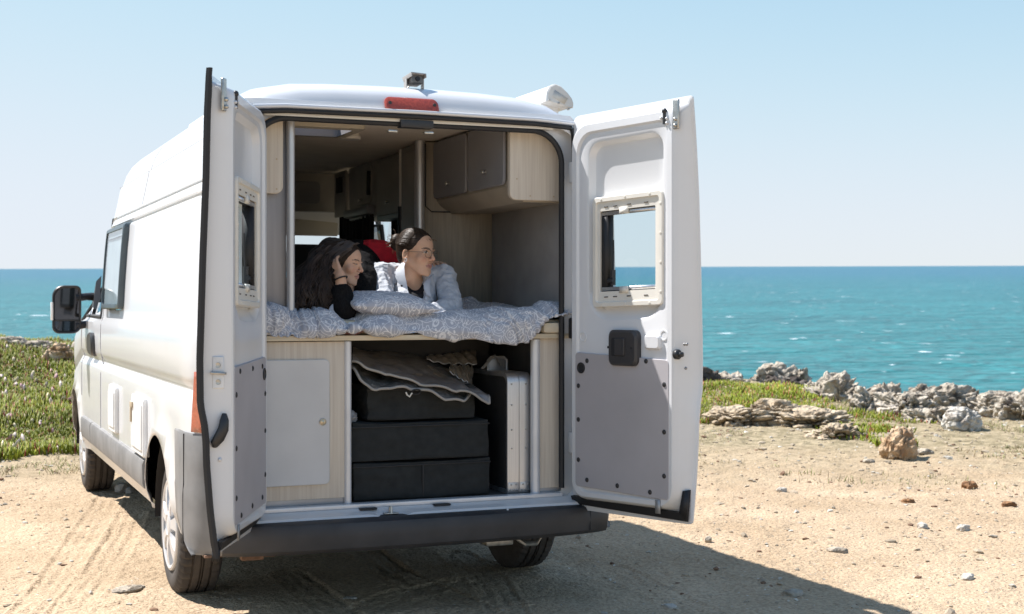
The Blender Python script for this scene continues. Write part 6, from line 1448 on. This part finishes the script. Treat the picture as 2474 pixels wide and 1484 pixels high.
def paint_face(me, F, skin, lip, brow, eye=(0.05, 0.035, 0.025), open_=1.0):
    P = get_co(me).astype(float); q = F.loc(P); x, y, z = q[:, 0], q[:, 1], q[:, 2]; ax = np.abs(x)
    C = np.repeat(np.array(skin)[None], len(P), 0)
    C *= (1 + 0.05 * vnoise(P[:, 0] * 60, P[:, 1] * 60, P[:, 2] * 60, s=4))[:, None]
    def mixc(m, c): 
        nonlocal C; m = np.clip(m, 0, 1)[:, None]; C = C * (1 - m) + np.array(c)[None] * m
    face = (y > 0.05) & (ax < 0.075) & (z > -0.13) & (z < 0.12)
    mixc(face * 0.55 * np.exp(-(((ax - 0.040) / 0.018) ** 2 + ((z + 0.025) / 0.016) ** 2)), (0.60, 0.27, 0.20))
    mixc(face * 0.35 * np.exp(-((ax / 0.014) ** 2 + ((z + 0.022) / 0.012) ** 2)), (0.60, 0.28, 0.20))
    m = face & (ax < 0.0215 - 0.0) & (y > 0.086) & (np.abs(z + 0.0585) < 0.0115 * np.sqrt(np.clip(1 - (ax / 0.0225) ** 2, 0, 1)) + 0.0006); mixc(m * 0.9, lip)
    m = face & (ax < 0.022) & (np.abs(z + 0.0585) < 0.0014) & (y > 0.08); mixc(m * 0.8, (0.13, 0.04, 0.035))
    bz = 0.0265 + 0.004 * np.sin((ax - 0.012) / 0.036 * PI); m = face & (ax > 0.012) & (ax < 0.050) & (np.abs(z - bz) < 0.0042 - 0.0022 * (ax - 0.012) / 0.036) & (y > 0.05); mixc(m * 0.9, brow)
    ex = ax - 0.031; lid = 0.0062 * np.sqrt(np.clip(1 - (ex / 0.0135) ** 2, 0, 1))
    m = face & (np.abs(ex) < 0.0132) & (z - 0.0085 < lid * (0.75 if open_ > 0.5 else -0.25)) & (z - 0.0085 > -lid * 0.8) & (y > 0.070); mixc(m * 1.0, (0.62, 0.60, 0.58))
    m2 = m & (np.hypot(ex - 0.001, z - 0.0085) < 0.0056); mixc(m2 * 1.0, eye)
    m = face & (np.abs(ex) < 0.0148) & (np.abs(z - 0.0085 - lid * (0.95 if open_ > 0.5 else -0.1) - 0.0005) < 0.0016) & (y > 0.066); mixc(m * 0.9, (0.04, 0.025, 0.02))
    m = (np.abs(ax - 0.010) < 0.003) & (np.abs(z + 0.0345) < 0.0025) & (y > 0.098); mixc(m * 0.8, (0.16, 0.06, 0.05))
    set_col(me, np.clip(C, 0, 1))
SKIN = mat('skin', (1, 1, 1), 0.52, var=0.05, vscale=90, vcol='col', sss=0.12, spec=0.35, bump=0.08, bscale=700)
HAIRD = mat('dark_hair', (1, 1, 1), 0.5, var=0.25, vscale=40, vcol='col', spec=0.22)
UP = Vector((0, 0, 1))
def hdir(phi, pitch): 
    f = _R * math.cos(phi) - _F * math.sin(phi); return (f * math.cos(pitch) + UP * math.sin(pitch)).normalized()
def v(x, y, Y): return at(x, y, Y)
# ---------------------------------------------------------------- right-hand person: glasses, hair in a bun, pale shirt
W2 = empty('person', (0.15, 0.45, 1.36), 'person in glasses and open pale shirt, hair in a bun, propped behind the pillow', 'person')
F2 = Frame(v(1003, 613, 0.40), hdir(math.radians(33), math.radians(-4)), UP + _F * 0.03, 0.965)
shL, shR = v(1074, 668, 0.45), v(918, 662, 0.50)      # image right = her left
def w2_arms(): return [(shL, v(1090, 742, 0.30), v(1012, 768, 0.19)), (shR, v(930, 742, 0.32), v(990, 770, 0.20))]
B = Body((-0.40, 0.10, 1.33), (0.55, 1.62, 1.86), 0.0030)
add_head(B, F2)
B.ch([F2.p(0, -0.018, -0.05), F2.p(0, -0.03, -0.11), v(998, 700, 0.46)], [0.052, 0.050, 0.065], 0.025)
B.ch([shR, v(998, 694, 0.50), shL], [0.036, 0.072, 0.034], 0.02)
hipc = v(905, 628, 0.84)
B.ch([v(998, 705, 0.50), Vector((0.07, 0.62, 1.445)), hipc - Vector((0, 0, 0.02))], [0.09, 0.085, 0.09], 0.03)
for s in (-1, 1): B.ch([hipc + Vector((0.08 * s, 0.02, 0)), Vector((hipc.x + 0.09 * s, 1.36, 1.46)), Vector((hipc.x + 0.08 * s, 1.55, 1.44))], [0.075, 0.055, 0.04], 0.02)
for i, (a, b_, c_) in enumerate(w2_arms()):
    B.ch([a, b_, c_], [0.034, 0.032, 0.025], 0.010)
    dd = (c_ - b_).normalized(); hand(B, c_ + dd * 0.005, dd, Vector((0, -0.2, -1)), 1 if i == 0 else -1, (0.25, 0.3, 0.35, 0.4))
me = B.mesh('body', 1); paint_face(me, F2, (0.62, 0.375, 0.25), (0.46, 0.22, 0.18), (0.07, 0.045, 0.03))
link('body', me, SKIN, W2)
# hair: cap pulled back to a bun, with strand relief
def hair_cap(F, ycut, vox, extra=None, thick=0.006):
    o = np.array(F.o); r = 0.16 * F.s; B = Body(o - r - 0.02, o + r + 0.02, vox); s = F.s
    B.e(F.p(0, -0.013, 0.041), [(q + thick) * s for q in (0.073, 0.093, 0.082)], F.M); B.e(F.p(0, 0.026, 0.040), [(q + thick * 0.7) * s for q in (0.064, 0.064, 0.070)], F.M, 0.015)
    B.e(F.p(0, -0.06, -0.01), [0.052 * s, 0.04 * s, 0.055 * s], F.M, 0.02)
    M = np.array([F.x, F.f, F.u])
    def fn(x, y, z):
        X, Y, Z = x - o[0], y - o[1], z - o[2]; q = [(M[i][0] * X + M[i][1] * Y + M[i][2] * Z) / s for i in range(3)]
        yc = np.interp(q[2], ycut[0], ycut[1]); return (q[1] - yc - 0.35 * 0 * np.abs(q[0])) * 0.7 * s
    B.mask(fn, o - 1, o + 1)
    if extra: extra(B)
    return B
def bun(B):
    c = F2.p(0, -0.122, 0.052)
    B.e(c, (0.036, 0.034, 0.042), F2.M, 0.008)
    for k in range(9):
        a = k * 2.4; r = 0.020 + 0.006 * math.sin(k * 1.7); p = [c + F2.u * (r * math.cos(a + t)) * 1.2 + F2.x * (r * math.sin(a + t)) + F2.f * (-0.012 + 0.01 * math.sin(t * 2 + k)) for t in np.linspace(0, 2.2, 6)]
        B.ch(p, [0.006] * 6, 0.002)
Bh = hair_cap(F2, ([-0.09, -0.05, -0.02, 0.0, 0.022, 0.045, 0.07, 0.10, 0.13], [-0.075, -0.045, -0.030, -0.012, 0.030, 0.050, 0.060, 0.070, 0.085]), 0.0022, bun)
def hair_finish(me, F, name, parent, c_dark, c_light, amp=0.0022, ctr=(0, -0.10, 0.05)):
    P = get_co(me).astype(float); N_ = get_no(me).astype(float); q = F.loc(P) - np.array(ctr)[None]
    phi = np.arctan2(q[:, 0], q[:, 2] + 1e-6); st = fbm(phi * 22, q[:, 1] * 9, np.linalg.norm(q, axis=1) * 10, s=17, o=3)
    P += N_ * (amp * st)[:, None]; set_co(me, P)
    t = np.clip(0.5 + 0.9 * fbm(phi * 30, q[:, 1] * 6, q[:, 2] * 6, s=23, o=3), 0, 1)[:, None]
    set_col(me, np.array(c_dark)[None] * (1 - t) + np.array(c_light)[None] * t)
    return link(name, me, HAIRD, parent)
me = Bh.mesh('hair', 1); hair_finish(me, F2, 'hair', W2, (0.012, 0.008, 0.006), (0.06, 0.038, 0.024))
mb = MB(); r6 = np.random.default_rng(8)
for k in range(300):
    th = r6.uniform(-1.75, 1.75); bc = Vector((0, -0.118, 0.052)); p0 = Vector((0.074 * math.sin(th), 0.058 - 0.030 * abs(th) + r6.uniform(-0.01, 0.0), 0.045 + 0.083 * math.cos(th))); pts = []
    for t in np.linspace(0, 1, 9):
        q = p0.lerp(bc, t); r_ = q - Vector((0, -0.013, 0.041)); sc = 1.0 / max(0.2, math.sqrt((r_.x / 0.082) ** 2 + (r_.y / 0.101) ** 2 + (r_.z / 0.091) ** 2)) if t < 0.9 else 1.0
        q = Vector((0, -0.013, 0.041)) + r_ * (sc if t < 0.8 else 1 + (sc - 1) * 0.5); pts.append(F2.p(*q))
    mb.tube(pts[:8], 0.0011, 4, cap=False)
mb.build('hair_strands', mat('strand_mid', (0.042, 0.027, 0.018), 0.36, var=0.6, vscale=30, spec=0.6), W2, sharp=0)
mb = MB(); r3 = np.random.default_rng(3)
for k in range(26):
    a = r3.uniform(0, 6.28); c = F2.p(0, -0.130, 0.05); u = F2.u * math.cos(a) + F2.x * math.sin(a); p0 = c + u * 0.026; ln = r3.uniform(0.015, 0.035)
    mb.tube([p0 + u * ln * t + F2.f * (-0.02 * t + 0.006 * math.sin(t * 6 + k)) + UP * 0.006 * math.sin(t * 5 + k) for t in np.linspace(0, 1, 6)], 0.0009, 4)
mb.build('hair_wisps', mat('strand_brown', (0.16, 0.10, 0.06), 0.5), W2); mb = MB()
for k in range(8):
    p0 = F2.p(-0.02 + 0.008 * k, 0.075, 0.075); mb.tube([p0 + (F2.f * 0.5 + F2.u * 0.6) * 0.022 * t + F2.u * -0.02 * t * t + _R * 0.012 * t * (k % 3) for t in np.linspace(0, 1, 6)], 0.0008, 4)
mb.build('hair_wisps', mat('strand_brown', (0.16, 0.10, 0.06), 0.5), W2)
# shirt
SHIRT = mat('pale_grey_shirt', (0.47, 0.50, 0.55), 0.9, var=0.06, vscale=30, bump=0.35, bscale=200, bdist=0.001, sheen=0.2)
def folds(me, amp, sc, seed, st=(1, 1, 1)):
    P = get_co(me).astype(float); N_ = get_no(me).astype(float)
    w_ = vnoise(P[:, 0] * 6, P[:, 1] * 6, P[:, 2] * 6, s=seed + 3) * 0.7
    a = 1 - np.abs(vnoise(P[:, 0] * sc * st[0] + w_, P[:, 1] * sc * st[1] + w_, P[:, 2] * sc * st[2], s=seed)); b = fbm(P[:, 0] * sc * 2, P[:, 1] * sc * 2, P[:, 2] * sc * 2, s=seed + 1, o=3)
    P += N_ * (amp * (1.3 * np.clip(a - 0.55, 0, 1) + 0.7 * b))[:, None]; set_co(me, P)
S = Body((-0.36, 0.16, 1.33), (0.50, 1.05, 1.72), 0.0030)
S.ch([shR, v(998, 686, 0.51), shL], [0.056, 0.088, 0.053], 0.020)
S.ch([v(998, 700, 0.48), v(998, 730, 0.40)], [0.115, 0.10], 0.02)
S.ch([v(998, 705, 0.52), Vector((0.07, 0.62, 1.445)), Vector((0.05, 0.80, 1.45))], [0.110, 0.10, 0.10], 0.03)
for a, b_, c_ in w2_arms(): S.ch([a, b_ + Vector((0, 0, 0.004)), b_ * 0.35 + c_ * 0.65], [0.055, 0.049, 0.040], 0.014)
S.c(v(1003, 640, 0.42), v(1006, 694, 0.375), 0.052, 0.048, 0.006, 'sub'); S.c(v(1004, 690, 0.36), v(1009, 735, 0.30), 0.047, 0.036, 0.006, 'sub')
me = S.mesh('shirt', 1); folds(me, 0.013, 17, 33); sh_ = link('shirt', me, SHIRT, W2)
# black top under the shirt
S = Body((-0.12, 0.2, 1.36), (0.26, 0.62, 1.64), 0.003)
S.ch([v(998, 716, 0.47), v(1000, 740, 0.40)], [0.098, 0.085], 0.02); S.c(v(1003, 640, 0.42), v(1006, 684, 0.36), 0.060, 0.050, 0.004, 'sub')
link('top', S.mesh('top', 1), mat('black_top', (0.012, 0.012, 0.014), 0.9), W2)
# collar flaps and the button strip
def strip(mb, pts, wv, th=0.004):
    lo = []
    for p, w_ in zip(pts, wv):
        p = Vector(p); w_ = Vector(w_); n_ = Vector((0.1, -1, 0.2)).normalized() * th; lo.append([p - w_ - n_ * 0.2, p - w_ + n_, p + w_ + n_, p + w_ - n_ * 0.2])
    mb.loft(lo, cap0=True, cap1=True)
mb = MB(); cw = lambda a, b: (_R * a + UP * b)
strip(mb, [v(974, 634, 0.40), v(966, 648, 0.365), v(966, 668, 0.335), v(972, 686, 0.315), v(978, 697, 0.305)], [cw(0.010, 0.004), cw(0.019, 0.006), cw(0.022, 0.003), cw(0.020, -0.004), cw(0.012, -0.006)])
strip(mb, [v(1048, 662, 0.36), v(1036, 672, 0.345), v(1030, 686, 0.325), v(1030, 700, 0.31), v(1036, 716, 0.30)], [cw(0.006, 0.004), cw(0.012, 0.006), cw(0.014, 0.0), cw(0.013, -0.004), cw(0.010, -0.004)])
mb.build('collar', SHIRT, sh_)
mb = MB()
for p in (v(956, 686, 0.335), v(970, 691, 0.303)): mb.ball(p, 0.0058, 10, (1, 0.6, 1))
mb.build('button', BPLAST, sh_)
# glasses and earring
GW = mat('glasses_wire', (0.20, 0.16, 0.12), 0.3, 0.8); gl = empty('glasses', (0, 0, 0)); gl.parent = W2; gl.location = -W2.location
mb = MB(); ml = MB()
for x in (-1, 1):
    ring = [F2.p(x * 0.033 + 0.0235 * math.cos(t), 0.112 - 0.30 * abs(x * 0.033 + 0.0235 * math.cos(t)) * 0.5, 0.003 + 0.0215 * math.sin(t)) for t in np.linspace(0, 2 * PI, 25)]
    mb.tube(ring, 0.0013, 6, cap=False); ml.add(ring[:-1], [tuple(range(24))])
    mb.tube([F2.p(x * 0.056, 0.103, 0.008), F2.p(x * 0.068, 0.085, 0.009), F2.p(x * 0.079, 0.0, 0.006), F2.p(x * 0.078, -0.012, -0.004)], 0.0014, 6)
mb.tube([F2.p(-0.010, 0.110, 0.006), F2.p(0, 0.114, 0.010), F2.p(0.010, 0.110, 0.006)], 0.0013, 6)
mb.build('glasses_frame', GW, gl); ml.build('lens', glass_mat('spectacle_lens', (0.97, 0.98, 0.98), 0.0, 0.25), gl, smooth=False)
mb = MB(); c = F2.p(-0.080, 0.002, -0.036); mb.tube([c + F2.u * 0.007 * math.cos(t) + F2.f * 0.007 * math.sin(t) for t in np.linspace(0, 2 * PI, 14)], 0.0022, 6, cap=False); mb.build('earring', SILVERP, W2)
# red trousers
S = Body((hipc.x - 0.35, 0.58, 1.28), (hipc.x + 0.35, 1.66, 1.86), 0.004)
S.e(hipc + Vector((0.0, 0.0, -0.02)), (0.125, 0.14, 0.115), None, 0.02); S.c(hipc, Vector((0.06, 0.76, 1.50)), 0.10, 0.10, 0.03)
for s in (-1, 1): S.ch([hipc + Vector((0.08 * s, 0.02, 0)), Vector((hipc.x + 0.09 * s, 1.36, 1.46)), Vector((hipc.x + 0.08 * s, 1.50, 1.44))], [0.09, 0.07, 0.055], 0.02)
me = S.mesh('trousers', 1); folds(me, 0.010, 12, 44); link('trousers', me, mat('red_fabric', (0.62, 0.014, 0.03), 0.85, var=0.2, vscale=20), W2)

# ---------------------------------------------------------------- left-hand person: long dark hair, black knit, head on her hand
W1 = empty('person', (-0.25, 0.4, 1.36), 'person with long dark wavy hair in black knit, head resting on one hand', 'person')
F1 = Frame(v(829, 638, 0.30), hdir(math.radians(19), math.radians(-8)), UP + _F * 0.10 - _R * 0.06, 0.865)
el = v(829, 752, 0.155); wr = v(822, 668, 0.160); sh1 = v(800, 706, 0.43); sh1b = v(884, 668, 0.56)
B = Body((-0.56, 0.06, 1.33), (0.36, 1.15, 1.82), 0.0030)
add_head(B, F1)
B.ch([F1.p(0, -0.018, -0.05), F1.p(0, -0.035, -0.11), v(835, 712, 0.44)], [0.050, 0.048, 0.06], 0.025)
B.ch([sh1, v(840, 700, 0.48), sh1b], [0.045, 0.07, 0.05], 0.03)
B.ch([v(842, 700, 0.48), v(858, 650, 0.66), v(862, 640, 0.90)], [0.075, 0.085, 0.09], 0.03)
B.ch([sh1, el, wr], [0.042, 0.037, 0.0245], 0.010)
hd_ = (v(796, 622, 0.225) - wr); hand(B, wr, hd_, _F * 0.8 + _R * 0.55, 1, (0.62, 0.55, 0.50, 0.42), 0.84, 0.07, 0.2)
# the other arm lies over the neighbour's back; its fingers show on her far shoulder
el2 = v(985, 662, 0.70); wr2 = v(1035, 640, 0.565)
B.ch([sh1b, el2, wr2], [0.042, 0.036, 0.024], 0.010); hand(B, wr2, v(1064, 636, 0.46) - wr2, Vector((-0.05, 0.1, -1)), 1, (0.25, 0.3, 0.35, 0.4), 0.88, 0.10)
me = B.mesh('body', 1); paint_face(me, F1, (0.62, 0.385, 0.265), (0.46, 0.23, 0.19), (0.06, 0.04, 0.03), open_=0.0); link('body', me, SKIN, W1)
KNIT = mat('black_knit', (0.010, 0.010, 0.011), 0.95, var=0.6, vscale=200, bump=0.9, bscale=160, bdist=0.003, stretch=(1, 1, 0.35), spec=0.15)
S = Body((-0.56, 0.05, 1.32), (0.30, 1.20, 1.86), 0.0035)
S.ch([sh1, v(840, 702, 0.49), sh1b], [0.062, 0.085, 0.075], 0.03)
S.ch([v(842, 702, 0.49), v(862, 652, 0.66), v(866, 636, 0.90), v(858, 690, 1.12)], [0.09, 0.112, 0.112, 0.09], 0.03)
S.ch([sh1, el + Vector((-0.004, 0.004, 0.006)), el * 0.42 + wr * 0.58], [0.062, 0.060, 0.041], 0.014); S.c(el * 0.65 + wr * 0.35, el * 0.42 + wr * 0.58, 0.047, 0.040, 0.01)
S.ch([sh1b, el2, el2 * 0.2 + wr2 * 0.8], [0.062, 0.050, 0.036], 0.012)
S.ch([v(848, 705, 0.46), v(878, 700, 0.43), v(884, 740, 0.34)], [0.075, 0.066, 0.055], 0.03); S.ch([v(866, 640, 0.56), v(880, 680, 0.46)], [0.075, 0.07], 0.02)
S.c(F1.p(0, -0.03, -0.08), v(835, 690, 0.42), 0.055, 0.058, 0.004, 'sub'); S.c(el * 0.36 + wr * 0.64, wr + (wr - el) * 0.2, 0.0255, 0.0265, 0.002, 'sub')
me = S.mesh('sweater', 1); folds(me, 0.008, 13, 55); link('sweater', me, KNIT, W1)
mb = MB(); wc = wr + (wr - el).normalized() * -0.012; ax_ = (wr - el).normalized(); u_ = (_R - ax_ * _R.dot(ax_)).normalized(); v_ = ax_.cross(u_); mb.tube([wc + u_ * 0.031 * math.cos(t) + v_ * 0.031 * math.sin(t) + ax_ * 0.010 * math.cos(t + 0.6) for t in np.linspace(0, 2 * PI, 28)], 0.0036, 8, cap=False); mb.build('hair_tie', BLACK, W1)
# pale lining of the cuff that shows by the elbow
mb = MB(); strip(mb, [v(800, 738, 0.12), v(798, 752, 0.10), v(806, 764, 0.085), v(822, 772, 0.085)], [cw(0.006, 0.006), cw(0.012, 0.004), cw(0.012, 0.004), cw(0.006, 0.002)], 0.006); mb.build('shirt_tail', SHIRT, W1)
# long hair: cap plus waving locks that fall to the bed
hb = hair_cap(F1, ([-0.09, -0.05, -0.02, 0.0, 0.022, 0.045, 0.07, 0.10, 0.13], [-0.01, 0.012, 0.022, 0.032, 0.046, 0.060, 0.070, 0.080, 0.095]), 0.003, None, 0.008)
H = Body((-0.62, 0.06, 1.34), (-0.10, 0.62, 1.80), 0.0030)
o_ = np.array(F1.o)
t_, sl_ = H._reg(np.array(hb.lo) + 0.004, np.array(hb.lo) + 0.004 + (np.array(hb.d.shape) - 3) * hb.vox, 0.0)
# resample the cap onto the larger grid (same voxel size)
gx = [np.clip(np.round((a.ravel() - hb.lo[i]) / hb.vox).astype(int), 0, hb.d.shape[i] - 1) for i, a in enumerate((t_.x, t_.y, t_.z))]
H.d[sl_] = np.minimum(H.d[sl_], hb.d[np.ix_(*gx)])
r4 = np.random.default_rng(12)
H.ch([F1.p(-0.02, -0.05, 0.02), v(782, 690, 0.36), v(765, 735, 0.32)], [0.075, 0.085, 0.06], 0.02)
for k in range(260):
    # start on the skull, at the back and the sides
    th = r4.uniform(-1.0, 1.0); ph = r4.uniform(0.05, 1.35)
    side = -1 if k % 5 else 1
    p0 = F1.p(side * 0.078 * math.sin(ph) * (0.4 + 0.6 * abs(math.cos(th))), -0.02 + 0.060 * math.sin(th) - 0.035, 0.045 + 0.082 * math.cos(ph))
    fr = k / 260
    end = v(r4.uniform(712, 812), r4.uniform(735, 752), r4.uniform(0.14, 0.42)) if side < 0 else v(r4.uniform(735, 800), r4.uniform(720, 745), r4.uniform(0.35, 0.50))
    mid1 = p0 + F1.f * -0.055 + F1.x * side * 0.030 + UP * -0.015; mid2 = end + UP * r4.uniform(0.06, 0.12) + _R * r4.uniform(-0.02, 0.03)
    pts = []; ph2 = r4.uniform(0, 6.28); wv = r4.uniform(0.004, 0.012)
    for t in np.linspace(0, 1, 15):
        q = p0 * (1 - t) ** 3 + mid1 * 3 * t * (1 - t) ** 2 + mid2 * 3 * t * t * (1 - t) + end * t ** 3
        q = q + (_R * math.sin(t * 13 + ph2) + _F * math.cos(t * 11 + ph2)) * wv * t; pts.append(q)
    H.ch(pts, [0.0068 - 0.003 * t for t in np.linspace(0, 1, 15)], 0.006)
# wisps over the hand and down the front of the ear
for k in range(14):
    p0 = F1.p(-0.070 + 0.002 * k * 0, 0.0 + 0.004 * (k % 5), 0.075 - 0.004 * k); e_ = v(795 + 3 * (k % 6), 668 + 5 * (k % 4), 0.17 + 0.01 * (k % 3)); m_ = (p0 + e_) / 2 + _R * (-0.03 + 0.004 * k) - _F * 0.03
    H.ch([p0 * (1 - t) ** 2 + m_ * 2 * t * (1 - t) + e_ * t * t for t in np.linspace(0, 1, 9)], [0.0055] * 6 + [0.0045, 0.004, 0.003], 0.001)
# fine strands over the mass: from the parting, over the hand, waving down to the bed
mb = MB(); r5 = np.random.default_rng(21)
CL = [(r5.uniform(0.0, 1.3), r5.uniform(-0.085, 0.074), r5.normal(0, 20), r5.uniform(722, 752), r5.uniform(0.13, 0.28), r5.uniform(0.010, 0.022)) for _ in range(80)]
for k in range(960):
    cl_ = CL[k // 12]; ph = max(0, cl_[0] + r5.normal(0, 0.05)); fy = cl_[1] + r5.normal(0, 0.004); side = -1
    p0 = F1.p(side * 0.081 * math.sin(ph), fy * math.cos(ph * 0.4), 0.046 + 0.087 * math.cos(ph) - 0.35 * max(0, fy) * 0.3)
    far = min(1.0, (fy + 0.085) / 0.13)
    end = v(738 + 48 * far + cl_[2] + r5.normal(0, 4), cl_[3] + r5.normal(0, 4), cl_[4] + r5.normal(0, 0.008))
    mid1 = p0 + F1.f * (-0.05 - 0.02 * far) + F1.x * -0.040 + UP * -0.030; mid2 = end + UP * r5.uniform(0.06, 0.13) + _R * r5.uniform(-0.04, 0.0)
    ph2 = (k // 12) * 1.7 + r5.uniform(-0.35, 0.35); wv = cl_[5]; pts = []
    for t in np.linspace(0, 1, 16):
        q = p0 * (1 - t) ** 3 + mid1 * 3 * t * (1 - t) ** 2 + mid2 * 3 * t * t * (1 - t) + end * t ** 3
        pts.append(q + (_R * math.sin(t * 17 + ph2) + _F * math.cos(t * 15 + ph2)) * wv * t ** 0.8)
    mb.tube(pts, [0.0016 - 0.0009 * t for t in np.linspace(0, 1, 16)], 4, cap=False)
mb.build('hair_strands', mat('strand_dark', (0.060, 0.038, 0.026), 0.36, var=0.5, vscale=25, spec=0.6), W1, sharp=0)
me = H.mesh('hair', 1); hair_finish(me, F1, 'hair', W1, (0.012, 0.008, 0.006), (0.045, 0.029, 0.020), 0.0020, (0, -0.02, 0.11))
